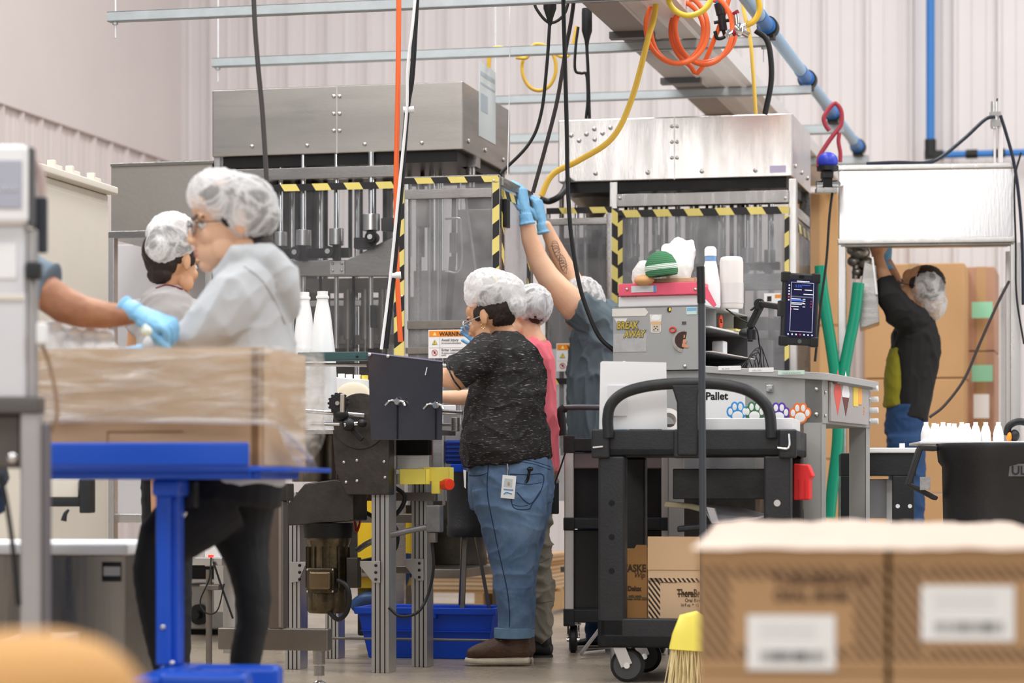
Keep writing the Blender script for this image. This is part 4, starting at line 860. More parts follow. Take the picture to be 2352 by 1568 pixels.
m = MB().lathe([(f.sz(44),f.at(0,1400).z),(f.sz(50),f.at(0,1392).z),(f.sz(50),f.at(0,1350).z),(f.sz(48),f.at(0,1345).z),(f.sz(48),f.at(0,1250).z),(f.sz(52),f.at(0,1240).z),(f.sz(52),f.at(0,1232).z)],(c.x,.06,0),n=32); mo = m.build('motor', GREASY, CV, smooth=True)
for i in range(9):
    an = math.pi+i*math.pi/8; rr = f.sz(49); MB().box(-.003,.003,-.006,.006,f.at(0,1343).z,f.at(0,1252).z,Matrix.Translation((c.x+rr*math.cos(an),.06+rr*math.sin(an),0))@Matrix.Rotation(an+math.pi/2,4,'Z')).build('cooling_fin', GREASY, mo)
m = MB(); f.box(m,703,1304,767,1362,-.055,.0); tb_ = m.build('terminal_box', GREASY, mo, bev=.006); m = MB(); f.box(m,708,1312,758,1354,-.075,-.055); m.build('terminal_cover', mat('bronze_cover',(140,124,96),.25,.9,var=.3,vscale=10), tb_, bev=.012, seg=4)
dot(tb_,'screw',[f.at(x,y,-.057) for x,y in ((706,1308),(764,1308),(764,1358),(706,1358))],.004,STEELL)
m = MB(); f.box(m,795,1280,822,1350,.0,.05); m.build('motor_bracket', STEELK, CV, bev=.004)
MB().tube(f.L([(776,1332,-.06),(796,1345,-.08),(803,1375,-.08),(795,1408,-.07),(775,1422,-.04),(752,1400,0)]), .009, 8, 8).build('motor_cable', BLACKR, CV, smooth=True)
MB().tube(f.L([(822,1262,.1),(850,1245,.05),(900,1228,.02),(960,1214,.02),(988,1210,.02)]), .0115, 12, 8).build('conduit', mat('conduit_zinc',(136,136,138),.35,.7,bump=.3,bscale=120), CV, smooth=True)
cv('junction_box',978,1160,1010,1222,.0,.06,mat('zinc_box',(140,140,142),.4,.7,var=.4,vscale=20),.004); cv('box_gland',984,1222,1000,1246,.01,.045,STEELD)
MB().tube(f.L([(992,1246,.03),(996,1300,.03),(985,1360,.03),(960,1405,.0),(920,1415,-.02),(893,1395,-.02)]), .0058, 8, 8).build('loop_cable', BLACKR, CV, smooth=True)
MB().tube(f.L([(800,1170,.2),(835,1175,.2),(870,1190,.2),(910,1180,.15),(930,1140,.15),(900,1115,.15)]), .009, 8, 8).build('black_cable', BLACKR, CV, smooth=True)
MB().tube(f.L([(830,1290,.2),(870,1280,.2),(905,1262,.2),(912,1225,.2),(900,1200,.2)]), .010, 8, 8).build('black_cable', BLACKR, CV, smooth=True)
MB().tube(f.L([(812,1180,.25),(820,1220,.25),(835,1160,.25),(845,1130,.25)]), .005, 8, 8).build('red_cable', mat('red_cable',(196,66,44),.4), CV, smooth=True)
MB().tube(f.L([(700,1240,.3),(690,1280,.3),(680,1300,.3)]), .006, 8, 8).build('black_cable', BLACKR, CV, smooth=True)
cv('under_bracket',905,1010,985,1045,.25,.3,DARKM); cv('cross_rail',830,1300,950,1316,.45,.5,STEELD); cv('cross_rail',700,1180,960,1200,.7,.74,STEELD)
# emergency stop guards
f2 = Fr(975, 10.0, YAW); t = thing('emergency_stop', 'red stop button between two pale yellow guards on the conveyor', 'switch', f2)
for x0,x1,y0,y1,d in ((917,978,1077,1112,-.06),(972,1032,1073,1105,.0)):
    a,b,z0,z1 = f2.rect(x0,y0,x1,y1,d); n_ = 14; P = []
    w = .07; m = MB().box(a,b,d,d+.004,z0,z1).box(a,a+.004,d,d+w,z0,z1).box(b-.004,b,d,d+w,z0,z1).box(a,b,d+w-.004,d+w,z0,z1); m.build('yellow_guard', YEL, t, bev=.002)
a,b,z0,z1 = f2.rect(990,1103,1010,1134,.0); MB().box(a,b,0,.03,z0,z1).build('yellow_stem', YEL, t, bev=.004)
MB().cyl(f2.at(1014,1112,.03),f2.at(1024,1112,.0),.014).build('button_neck', mat('pale_neck',(200,200,196),.4), t, smooth=True)
MB().cyl(f2.at(1020,1112,.02),f2.at(1033,1112,-.01),.022,n=20).build('button', mat('stop_red',(232,62,36),.35), t, smooth=True, bev=.002)
# large white bottles standing behind the teal guide, pale one and white crates below
def big_bottle(f, px, py_top, py_bot, d, hw, label, material=WHITEP, grp=None):
    c = f.at(px,py_bot,d); h = f.at(px,py_top,d).z-c.z; r = f.sz(hw,d)
    m = MB().lathe([(r*.95,0),(r,.01),(r*.98,h*.22),(r*.82,h*.55),(r*.52,h*.84),(r*.36,h*.93),(r*.36,h*.945),(r*.42,h*.95),(r*.42,h*.965),(r*.34,h*.97),(r*.34,h),(r*.26,h)],c,n=28)
    return one(m,'tall_bottle',material,f,label,'bottle',grp,smooth=True)
FB = Fr(740, 10.15, YAW)
big_bottle(FB,699,671,990,-.10,34,'left of the two tall white cone bottles on the conveyor')
big_bottle(FB,741,669,990,-.13,36,'right of the two tall white cone bottles on the conveyor')
f2 = Fr(800, 10.25, YAW); t = thing('bottle_pack', 'white ribbed pack of small bottles under the teal guide', 'pack', f2)
m = MB(); f2.prism(m,[(753,864),(846,872),(846,985),(772,985)],0,.12); m.build('pack_body', WHITEP, t, bev=.004)
for i,px in enumerate((762,784,802,821,838)): q = f2.at(px,865+i*1.2,.03); MB().cyl(q-Vector((0,0,.01)),q+Vector((0,0,.014)),f2.sz(8),n=16).build('bottle_cap', WHITEP if i < 4 else YEL, t, smooth=True)
c = f2.at(812,905,-.004); MB().ell(c+Vector((0,0,-.012)),(.075,.012,.06)).build('cream_disc', mat('cream_moulding',(240,228,204),.5), t, smooth=True)
# blue tote on the floor
f = Fr(975, 10.75, YAW); t = thing('blue_tote', 'blue plastic tote on the floor behind the conveyor legs', 'tote', f)
a,b,z0,z1 = f.rect(815,1395,1140,1525,0); z0 = 0; w = b-a; dd = .3
R0 = [Vector(p) for p in ((a+.05,.03,0),(b-.05,.03,0),(b-.05,dd-.03,0),(a+.05,dd-.03,0))]; R1 = [Vector(p) for p in ((a+.012,0,z1-.02),(b-.012,0,z1-.02),(b-.012,dd,z1-.02),(a+.012,dd,z1-.02))]
R2 = [p+Vector((0,0,0)) for p in R1]; R3 = [Vector(((a+.02) if i in (0,3) else (b-.02), .01 if i<2 else dd-.01, z1)) for i in range(4)]; R4 = [Vector(((a+.055) if i in (0,3) else (b-.055), .035 if i<2 else dd-.035, .008)) for i in range(4)]
MB().rings([R0,R1]+[R3,R4]).build('tote_body', BLUEP, t, bev=.004)
m = MB().box(a,b,-.014,.004,z1-.028,z1).box(a,b,dd-.004,dd+.014,z1-.028,z1).box(a,a+.02,0,dd,z1-.028,z1).box(b-.02,b,0,dd,z1-.028,z1); m.build('rim', BLUEP, t, bev=.004)
zz = z1*.55
MB().box(a+.025,b-.025,-.0,.02,zz-.004,zz).build('rib', BLUEP, t); MB().box((a+b)/2-.02,(a+b)/2+.05,-.012,.01,z1-.045,z1-.02).build('grip', BLUEP, t, bev=.004)
# yellow machine body, pallet and cardboard behind
f = Fr(880, 11.85, YAW); t = thing('yellow_machine', 'yellow painted machine base glimpsed behind the conveyor legs', 'machine', f)
m = MB(); f.box(m,820,1120,860,1415,0,.3); m.build('upright', YELD, t, bev=.01); m = MB(); f.box(m,840,1180,940,1345,.1,.4); m.build('body', YELD, t, bev=.02); m = MB(); f.box(m,820,1345,900,1460,0,.35); m.build('foot', DARKM, t, bev=.01)
MB().tube(f.L([(930,1270,-.1),(925,1330,-.1),(890,1370,-.1),(840,1375,-.1),(810,1395,-.1)]), .03, 12, 8).build('blue_hose', mat('navy_hose',(34,64,110),.35), t, smooth=True)
f = Fr(1090, 14.5, YAW)
a,b,z0,z1 = f.rect(1000,1272,1180,1400); 
t = thing('pallet', 'wooden pallet low behind the black tee worker', 'pallet', f)
WOOD = mat('pallet_wood', (196,160,116), .8, var=.25, vscale=8, stretch=(1,6,6))
for y in (0,.3,.6,.9): MB().box(a-.3,b+.2,y,y+.1,.12,.14).build('deck_board', WOOD, t)
for y in (0,.8): MB().box(a-.3,b+.2,y,y+.1,.0,.02).build('bottom_board', WOOD, t)
for x in (a-.3,(a+b)/2,b+.15): MB().box(x,x+.05,0,.9,.02,.12).build('stringer', WOOD, t)
t = thing('cardboard_stack', 'stack of flat brown cardboard sheets on the low wooden pallet', 'cardboard', f)
for i in range(9): MB().box(a-.28+random.uniform(0,.02),b+.18,-.02+random.uniform(0,.02),.85,.14+i*.022,.158+i*.022).build('flat_sheet', random.choice([CARD,CARDD,CARDT]), t)
# levelling foot stand in front of conveyor
f = Fr(640, 9.3, YAW); t = thing('machine_leg_frame', 'stainless leg frame with a levelling foot right of the black leggings', 'frame', f)
m = MB(); f.box(m,617,1150,650,1443,0,.06); m.build('upright', STEELD, t, bev=.004); m = MB(); f.box(m,500,1443,752,1493,0,.06); m.build('foot_beam', STEELD, t, bev=.004)
m = MB(); f.box(m,640,1150,646,1440,-.004,0); m.build('edge_strip', STEELL, t); m = MB(); f.box(m,600,1110,660,1150,0,.08); m.build('top_joint', STEELK, t, bev=.004)
q = f.at(733,1493,.03); MB().lathe([(.03,0),(.022,.012),(.008,.02),(.008,q.z)],(q.x,.03,0),n=20).build('levelling_foot', CHROME, t, smooth=True)
MB().cyl((q.x,.03,q.z-.05),(q.x,.03,q.z),.022,n=6).cyl((q.x,.03,q.z-.09),(q.x,.03,q.z-.055),.019,n=6).build('lock_nut', STEEL, t)
f = Fr(480, 9.9, YAW); t = thing('levelling_stand', 'threaded levelling foot standing between the black legging legs', 'foot', f)
q = f.at(478,1480); MB().lathe([(.05,0),(.035,.02),(.012,.03)],(0,0,0),n=24).build('foot_pad', DARKM, t, smooth=True); MB().cyl((0,0,.02),(0,0,f.at(478,1308).z),.012,n=12).build('threaded_rod', STEELD, t, smooth=True)
m = MB(); f.box(m,457,1342,503,1355,-.03,.03); m.build('lock_block', STEELD, t, bev=.004)
m = MB(); f.box(m,440,1280,510,1298,-.02,.2); m.build('cross_channel', STEELL, t, bev=.003)
m = MB(); f.box(m,470,1240,505,1280,.0,.1); p = m.build('switch_box', WHITE, t, bev=.003); m = MB(); f.box(m,478,1274,490,1280,-.003,0); m.build('red_lamp', mat('red_led',(255,60,40),.4,emit=1.5), p)
MB().tube(f.L([(485,1280,-.03),(480,1330,-.05),(460,1380,-.05),(475,1408,-.05),(500,1400,-.05),(515,1340,-.05)]), .003, 6, 8).build('loop_wire', BLACKR, t, smooth=True)
MB().tube(f.L([(490,1290,-.03),(510,1350,-.03),(535,1420,-.03)]), .004, 6, 8).build('hanging_wire', BLACKR, t, smooth=True)
m = MB(); f.box(m,512,1290,540,1500,.1,.16); m.build('rear_leg', ALU, t, bev=.002)
f = Fr(440, 12.5, YAW); t = thing('rear_trolley', 'low grey steel trolley with a black knob seen between the legs', 'trolley', f)
m = MB(); f.box(m,380,1345,560,1445,0,.5); m.build('body', mat('trolley_grey',(168,164,160),.4,.4,var=.2,vscale=3), t, bev=.01); m = MB(); f.box(m,380,1290,560,1330,.1,.5); m.build('upper_deck', DARKM, t, bev=.006); m = MB(); f.box(m,400,1330,420,1345,.1,.2); f.box(m,520,1330,540,1345,.1,.2); m.build('spacer', STEELD, t)
MB().lathe([(.02,0),(.02,.05),(.05,.05),(.05,.07)],f.at(448,1412,-.07),n=16,M=Matrix.Rotation(-math.pi/2,3,'X')).build('knob', BLACKR, t, smooth=True); m = MB(); f.box(m,380,1445,560,1457,.1,.45); m.build('skid', DARKM, t)
# black drum on a stand by the black tee worker
f = Fr(1072, 10.93, YAW); t = thing('black_bucket', 'black bucket on a slanted leg stand left of the blue jeans', 'bucket', f)
z0 = f.at(0,1228).z; z1 = f.at(0,1085).z; r = f.sz(46)
MB().lathe([(r*.92,z0),(r,z0+.01),(r,z0+.045),(r*.96,z0+.05),(r*1.02,z1-.01),(r*1.06,z1),(r*.95,z1),(r*.88,z0+.03)],n=32).build('bucket_body', BLACKP, t, smooth=True)
for x,y in ((.06,.03),(-.04,.06),(.0,-.05)):
    MB().beam((x*.6,y*.6,z0+.0),(x*2.0 if x > 0 else x*1.6,y*2,.0),.018,.012).build('stand_leg', STEELD, t)
f = Fr(1040, 11.0, YAW); t = thing('blue_gear_motor', 'dark blue gear motor under the conveyor beside the black tee', 'motor', f)
m = MB(); f.box(m,1022,1010,1062,1065,0,.1); m.build('gear_case', mat('motor_blue',(22,52,132),.35,.3), t, bev=.008)
for i in range(5): m = MB(); f.box(m,1024,1014+i*10,1060,1018+i*10,-.008,0); m.build('cooling_fin', mat('motor_blue2',(26,58,150),.35,.3), t)
m = MB(); f.box(m,1035,1065,1062,1084,-.01,.06); m.build('bracket', BLUEP, t, bev=.003); m = MB(); f.box(m,1016,996,1019,1160,-.01,.02); m.build('side_strip', STEELL, t)
# ============================================================ GREY SHIPPING DESK
f = Fr(1890, 10.0, -20); DK = thing('shipping_desk', 'grey steel workshop desk with a sloped top and paw print stickers', 'desk', f)
DW = .86; zt0 = f.at(1890,862).z; zb0 = f.at(1890,972).z; xl = f.at(1402,900).x
zl = f.at(1640,846).z; slope = (zl-zt0)/(-f.at(1640,846).x)
xs = f.at(1622,846).x; zs_ = Fr(1620,10.14,-20).at(1620,848).z-.001
m = MB().prism([(xl,zb0),(0,zb0),(0,zt0),(xs,zt0-xs*slope),(xs,zs_),(xl,zs_)],0,DW); m.build('desk_body', GREY, DK, bev=.003)
m = MB().prism([(xs,zt0-xs*slope-.02),(.03,zt0-.02),(.03,zt0+.008),(xs,zt0-xs*slope+.008)],-.02,DW+.02); m.build('desk_top', mat('grey_top',(176,175,174),.36), DK, bev=.003)
for x0_,y0_ in ((-.075,0),(-.075,DW-.07),(xl,0),(xl,DW-.07)):
    mm = MB().box(x0_,x0_+.07,y0_,y0_+.005,0,zb0).box(x0_+.066 if x0_ > -.5 else x0_,x0_+.071 if x0_ > -.5 else x0_+.005,y0_,y0_+.07,0,zb0); mm.build('leg', GREY, DK)
MB().box(-.07,0.0,0,.004,zb0,zt0-.01).build('corner_plate', GREY, DK)
dot(DK,'bolt',[f.at(x,y,-.003) for x,y in ((1875,893),(1875,951))],.008,STEELL); dot(DK,'bolt',[Vector((.003,y,z)) for y in (.03,DW-.04) for z in (zb0+.03,zb0+.12)],.007,STEELL,ax=(1,0,0))
p = MB().box(.0,.012,.09,DW-.09,zb0+.01,zt0-.02).build('drawer', mat('drawer_front',(176,170,168),.4), DK, bev=.003)
MB().box(.01,.03,.12,DW-.1,zt0-.028,zt0-.018).build('drawer_lip', STEELD, p)
def diamond(y,z,s,m1): MB().add([(.0125,y,z-s*1.3),(.0125,y+s,z),(.0125,y,z+s*1.3),(.0125,y-s,z)],[(0,1,2,3)]).build('hazard_diamond', m1, p)
diamond(.20,zb0+.125,.07,mat('dia_red',(226,96,84),.5)); diamond(.34,zb0+.125,.07,PAPER); 
MB().add([(.0130,.34,zb0+.035),(.0130,.40,zb0+.11),(.0130,.28,zb0+.11)],[(0,1,2)]).build('diamond_lower_half', mat('dia_brown',(110,60,54),.5), p)
MB().box(.0125,.014,.47,.56,zb0+.08,zb0+.19).build('sticky_note', mat('note_yellow',(238,206,92),.6), p); MB().box(.0125,.0145,.56,.63,zb0+.09,zb0+.18).build('sticky_note', mat('note_orange',(240,170,90),.6), p)
text('3', (.0128,.66,zb0+.05), .05, mat('orange_digit',(236,150,90),.5), p, rz=math.pi/2)
for i in range(4): MB().cyl((.0,DW-.02,zt0-.02-i*.045),(.035,DW-.02,zt0-.02-i*.045),.012,n=10).build('side_knob', WHITEP, DK, smooth=True)
for x0,x1,y0,y1,mm,tx in ((1650,1702,838,847,PAPER,'BE SAFE'),(1720,1777,842,851,PAPER,'HEX HEX'),(1787,1848,848,857,mat('mint_label',(214,238,222),.5),'TRICK & SCRATCH')):
    a,b,z0,z1 = f.rect(x0,y0+2,x1,y1+3,-.022); q = MB().box(a,b,-.0225,-.0215,z0,z1).build('label_strip', mm, DK); text(tx,(a+.014,-.0228,z0+.003),.009,mat('pale_grey_print',(190,188,190),.6),q)
a,b,z0,z1 = f.rect(1760,883,1776,900,-.004); MB().box(a,b,-.014,0,z0,z1).build('chrome_latch', CHROME, DK, bev=.003)
a,b,z0,z1 = f.rect(1618,884,1712,968,-.002); q = MB().box(a,b,-.003,-.0005,z0,z1).build('paper_sign', PAPER, DK)
INKB = mat('black_ink',(30,26,26),.6)
text('Partial', (f.at(1620,912,0).x,-.0035,f.at(0,912).z), .041, INKB, q, bold=.0012); text('Pallet', (f.at(1621,937,0).x,-.0035,f.at(0,937).z), .041, INKB, q, bold=.0012)
def paw(px,py,rgb,s=1.0):
    c = f.at(px,py,-.003); o_ = mat('paw_'+str(rgb[0])+str(rgb[2]),rgb,.5); k = f.sz(1)*s
    def ee(r): 
        m = MB()
        for dx,dy,rx,ry in ((0,7,14,12),(-17,-3,6,9),(-7,-14,6,9),(7,-14,6,9),(17,-3,6,9)): m.ell(c+Vector((dx*k,0,-dy*k)),((rx+r)*k,.0008 if r else .0014,(ry+r)*k),n=20)
        return m
    q = ee(3.5).build('paw_sticker', o_, DK, smooth=True); ee(0).build('paw_print', PAPER, q, smooth=True)
paw(1694,948,(60,150,220)); paw(1733,948,(60,120,76)); paw(1789,950,(92,60,170)); paw(1838,951,(238,120,50))
# ---- stickered cabinet on the desk
fc = Fr(1620, 10.14, -20); CB = thing('storage_cabinet', 'grey open fronted cabinet covered in stickers on the shipping desk', 'cabinet', fc)
a = fc.at(1408,780).x; zc1 = fc.at(1620,700).z; zc0 = fc.at(1620,848).z; CD = .64
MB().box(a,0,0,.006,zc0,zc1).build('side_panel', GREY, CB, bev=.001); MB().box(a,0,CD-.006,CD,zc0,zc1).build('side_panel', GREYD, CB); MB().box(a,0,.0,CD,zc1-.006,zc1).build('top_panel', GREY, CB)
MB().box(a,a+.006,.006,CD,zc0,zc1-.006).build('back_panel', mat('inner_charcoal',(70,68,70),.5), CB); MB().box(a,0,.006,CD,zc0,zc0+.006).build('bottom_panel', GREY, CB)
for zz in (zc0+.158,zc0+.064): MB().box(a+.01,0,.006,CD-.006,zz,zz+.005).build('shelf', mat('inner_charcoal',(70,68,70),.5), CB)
for y in (.16,.42): MB().box(a+.01,-.002,y,y+.004,zc0+.163,zc1-.006).build('divider', GREY, CB)
dot(CB,'rivet',[fc.at(x,y,-.002) for x,y in ((1434,832),(1573,841))],.008,STEELL)
def stk(name,x0,y0,x1,y1,mm,par=CB,d=-.001): q0,q1,z0,z1 = fc.rect(x0,y0,x1,y1,d); return MB().box(q0,q1,d-.0006,d+.0008,z0,z1).build(name, mm, par)
CR = mat('sticker_cream',(226,222,216),.5)
q = stk('arrow_sticker',1406,708,1482,726,CR); MB().prism([(v.x,v.z) for v in fc.L([(1482,708,-.001),(1489,717,-.001),(1482,726,-.001)])],-.0016,0).build('arrow_tip', CR, q); text('F-Fix    w    l+y',(fc.at(1418,0).x,-.002,fc.at(0,720).z),.013,mat('sticker_grey',(120,118,116),.5),q)
q = MB().prism([(v.x,v.z) for v in fc.L([(1411,731,-.001),(1441,731,-.001),(1427,759,-.001)])],-.0016,0).build('triangle_sticker', CR, CB); MB().ell(fc.at(1427,745,-.002),(.007,.0006,.009)).ell(fc.at(1427,740,-.002),(.012,.0006,.003)).build('moth_drawing', INKB, q)
q = stk('cup_sticker',1495,742,1518,762,CR); MB().prism([(v.x,v.z) for v in fc.L([(1492,722,-.001),(1520,722,-.001),(1516,764,-.001),(1497,764,-.001)])],-.0014,0).build('cup_backing', CR, q); stk('cup_band',1495,738,1518,745,mat('cup_tan',(222,180,130),.5),q,-.002); MB().ell(fc.at(1506,730,-.002),(.018,.0006,.012)).build('cat_face', PAPER, q)
stk('cup_lower',1497,745,1516,761,mat('cup_beige',(206,192,172),.5),q,-.002)
for px,py in ((1503,750),(1509,750),(1506,754),(1502,757),(1511,757)): MB().ell(fc.at(px,py,-.003),(.0025,.0005,.0025),n=8,m=6).build('cup_pearl', INKB, q)
q = MB().cyl(fc.at(1538,711,0),fc.at(1538,711,-.002),.0105,n=24).build('bulb_sticker', mat('sticker_olive',(60,56,40),.5), CB); MB().ell(fc.at(1538,710,-.0025),(.006,.0005,.007)).build('bulb', mat('bulb_yellow',(240,214,90),.5), q)
q = stk('blue_sticker',1577,705,1600,722,mat('sticker_mint',(200,222,220),.5)); stk('sticker_band',1578,706,1599,713,mat('sticker_blue',(120,176,214),.5),q,-.002)
stk('grey_tag',1566,738,1576,745,mat('tag_dark',(84,80,80),.5))
MB().tube([fc.at(1545+7*math.cos(q_),757-7*math.sin(q_)*.8,-.002) for q_ in [i*math.pi/5 for i in range(11)]],.0035,6,2).build('lips_sticker', mat('lips_red',(206,76,62),.5), CB)
q = MB().cyl(fc.at(1571,783,0),fc.at(1571,783,-.0012),.045,n=28).build('round_sticker', mat('sticker_worn',(176,172,166),.5,var=.35,vscale=60), CB)
w = MB().cyl(fc.at(1570,781,0),fc.at(1570,781,-.002),.034,n=28).build('portrait_disc', mat('portrait_brown',(62,40,32),.5), q)
PF = mat('portrait_flesh',(206,142,112),.5)
MB().ell(fc.at(1570,793,-.0024),(.022,.0004,.007),Matrix.Rotation(.35,3,'Y')).ell(fc.at(1571,772,-.0024),(.0045,.0004,.007)).ell(fc.at(1572,784,-.0024),(.009,.0004,.009)).build('portrait_figure', PF, w)
q = stk('motto_sticker',1409,766,1485,808,mat('sticker_silver',(190,188,188),.4,var=.25,vscale=25)); YT2 = mat('mustard_letters',(196,172,66),.5)
text('BREAK', (fc.at(1417,0).x,-.0025,fc.at(0,786).z), .040, mat('letters_shadow',(110,104,90),.5), q, sx=.72, shear=.15, bold=.003); text('BREAK', (fc.at(1417,0).x,-.0035,fc.at(0,786).z), .040, YT2, q, sx=.72, shear=.15, bold=.0008)
text('AWAY', (fc.at(1434,0).x,-.0025,fc.at(0,804).z), .036, mat('letters_shadow',(110,104,90),.5), q, sx=.78, shear=.15, bold=.003); text('AWAY', (fc.at(1434,0).x,-.0035,fc.at(0,804).z), .036, YT2, q, sx=.78, shear=.15, bold=.0008)
def shelfthing(name,label,cat,build):
    t = thing(name,label,cat,fc); build(t); return t
o = one(MB().box(-.25,.012,.03,CD-.06,zc0+.1635,zc0+.170), 'paper_stack', PAPER, fc, 'papers lying on the upper shelf of the stickered cabinet', 'paper', bev=.001)
o = one(MB().box(-.12,.02,.38,CD-.03,zc0+.171,zc0+.180), 'notepad', mat('pad_yellow',(226,214,140),.6), fc, 'yellow notepad at the right end of the cabinet papers', 'notepad')
o = one(MB().cyl((-.002,.24,zc0+.20),(-.006,.24,zc0+.20),.026,n=28), 'round_tag', mat('tag_orange',(244,84,40),.45), fc, 'round orange tag hanging in the stickered cabinet', 'tag')
text('VERIFY\nWEIGHT', (-.0015,.222,zc0+.203), .008, INKB, o, rz=math.pi/2) ; [setattr(c,'parent',o) for c in []]
o = one(MB().box(-.2,.02,.03,CD+.05,zc0+.0695,zc0+.073), 'folder', mat('folder_pale',(226,212,206),.5), fc, 'pale folder on the bottom shelf of the stickered cabinet', 'folder')
o = one(MB().box(-.07,-.02,.34,.40,zc0+.0735,zc0+.13), 'charger', WHITEP, fc, 'white charger block standing in the stickered cabinet', 'charger', bev=.006)
t = thing('wire_tangle','tangle of thin black wires at the right end of the cabinet','wires',fc)
for i in range(7):
    c = Vector((-.02+.02*i*.5,CD+.02+random.uniform(0,.06),zc0+.0)); MB().tube([c+Vector((0,-.25+.02*i,.03)),c+Vector((.01,-.08,.05+.01*i)),c+Vector((.03*random.random(),.0,.07+.008*i)),c+Vector((.02,.06,.03)),c+Vector((.03,.08,.0))],.0022,6,6).build('wire', BLACKR, t, smooth=True)
# on top of the cabinet
a2,b2,z0,z1 = fc.rect(1418,678,1612,700,.0)
o = one(MB().box(a2,b2,.01,.55,zc1,z1), 'plastic_tray', WHITE, fc, 'white plastic tray on top of the stickered cabinet', 'tray', bev=.004)
zb1 = z1; a2,b2,z0,z1 = fc.rect(1420,649,1605,679,-.01); t = thing('ring_binder','pink ring binder lying on the white tray over the cabinet','binder',fc)
MB().box(a2,b2,-.01,.30,zb1,z1).build('binder_body', PINKB, t, bev=.004); q0,q1,w0,w1 = fc.rect(1450,656,1508,671,-.011); q = MB().box(q0,q1,-.0125,-.0105,w0,w1).build('spine_label', mat('spine_pocket',(214,214,218),.3), t); MB().box(q1-.012,q1-.001,-.0135,-.0125,w0,w1).build('blue_tab', mat('spine_blue',(110,150,206),.4), q)
dot(t,'rivet',[fc.at(x,664,-.012) for x in (1440,1597)],.006,STEELL)
zt = z1
t = thing('card_tray','shallow cardboard tray on the pink binder','tray',fc); q0,q1,w0,w1 = fc.rect(1487,640,1597,652,.02)
MB().box(q0,q1,.02,.26,zt,zt+.004).box(q0,q1,.02,.024,zt,zt+.018).box(q0,q1,.256,.26,zt,zt+.022).box(q0,q0+.004,.02,.26,zt,zt+.02).box(q1-.004,q1,.02,.26,zt,zt+.02).build('tray_body', CARDT, t)
f5 = Fr(1520, 10.2)
c = f5.at(1518,615); GK = stripes('green_knit',(74,132,92),(60,112,78),(.12,0,1),.0085,.55,.9); 
HM = Matrix.Rotation(-.12,3,'Y'); hc = f5.at(1521,633)
t = thing('knitted_hat','green and white knitted hat on the cabinet','hat',f5)
MB().lathe([(.060,0),(.064,.012),(.064,.03),(.060,.052),(.048,.076),(.026,.092),(.006,.097)],hc,n=32,M=HM).build('crown', GK, t, smooth=True)
MB().lathe([(.0645,.022),(.0655,.03),(.0635,.040),(.0625,.042)],hc,n=32,M=HM,closed=False).build('white_band', stripes('white_knit',(226,232,226),(150,186,160),(.12,0,1),.0085,.55,.9), t, smooth=True)
m = MB().loft([(f5.at(1480,606,.1),f5.sz(16),.04),(f5.at(1478,625,.1),f5.sz(26),.05),(f5.at(1474,645,.1),f5.sz(24),.05),(f5.at(1474,652,.1),f5.sz(20),.05)])
one(m,'net_bundle',mat('white_netting',(232,230,228),.8,bump=.6,bscale=70),f5,'bundle of white netting left of the green knitted hat','netting',smooth=True)
m = MB().ell(f5.at(1480,644,.02),(f5.sz(24),.05,f5.sz(13))); one(m,'tan_pouch',mat('tan_pouch',(230,176,122),.6),f5,'small tan pouch under the white netting','pouch',smooth=True)
m = MB().loft([(f5.at(1572,556,.13),f5.sz(24),.02),(f5.at(1562,580,.13),f5.sz(36),.05),(f5.at(1555,610,.13),f5.sz(40),.07),(f5.at(1552,640,.13),f5.sz(34),.07),(f5.at(1552,650,.13),f5.sz(30),.06)],pw=.7)
m.loft([(f5.at(1590,552,.13),f5.sz(7),.012),(f5.at(1582,575,.13),f5.sz(16),.03),(f5.at(1574,610,.13),f5.sz(20),.05)]).loft([(f5.at(1530,563,.13),f5.sz(9),.02),(f5.at(1535,590,.13),f5.sz(20),.04)])
o = blob(m,'white_bag',mat('white_bag_plastic',(244,242,242),.5,bump=.2,bscale=12),None,.006,3,(.007,(14,14,9),3),f=f5); tag(o,'white plastic bag behind the green knitted hat','bag')
zz = zc1
c = fc.at(1632,700,.12); zc = zc1+.0
f6 = Fr(1632,10.3); c = f6.at(1632,705); h = f6.at(1632,566).z-zc1; t = thing('cleaner_bottle','tall white bottle with a blue collar on top of the cabinet','bottle',f6)
MB().lathe([(.036,0),(.038,.01),(.037,h*.35),(.028,h*.62),(.021,h*.76),(.020,h*.78)],(c.x,0,zc1),n=28,sx=1.05).build('bottle_body', WHITEP, t, smooth=True)
MB().lathe([(.022,h*.76),(.023,h*.84)],(c.x,0,zc1),n=24).build('blue_collar', mat('collar_blue',(130,170,222),.35), t, smooth=True); MB().lathe([(.024,h*.84),(.024,h*.95),(.019,h*.985),(.014,h)],(c.x,0,zc1),n=24).build('cap', WHITEP, t, smooth=True)
f7 = Fr(1680,10.35); a_,b_,z0,z1 = f7.rect(1652,590,1707,725)
t = thing('paper_roll_pack','plastic wrapped white towel roll behind the cleaner bottle','roll',f7)
MB().lathe([(.044,0),(.047,.01),(.047,z1-zc1-.02),(.043,z1-zc1-.004),(.036,z1-zc1)],(0,0,zc1),n=28).build('roll', mat('soft_white',(234,228,224),.5,bump=.3,bscale=14), t, smooth=True)
MB().lathe([(.0485,.02),(.0485,.10)],(0,0,zc1),n=28).build('wrapper_label', mat('wrapper_translucent',(224,218,216),.3), t, smooth=True)
f8 = Fr(1630,10.12); o = one(MB().prism([(v.x,v.z) for v in f8.L([(1618,660),(1624,658),(1646,700),(1640,706),(1618,684)])],.0,.004),'booklet',PINKB,f8,'pink booklet leaning beside the cleaner bottle','booklet')
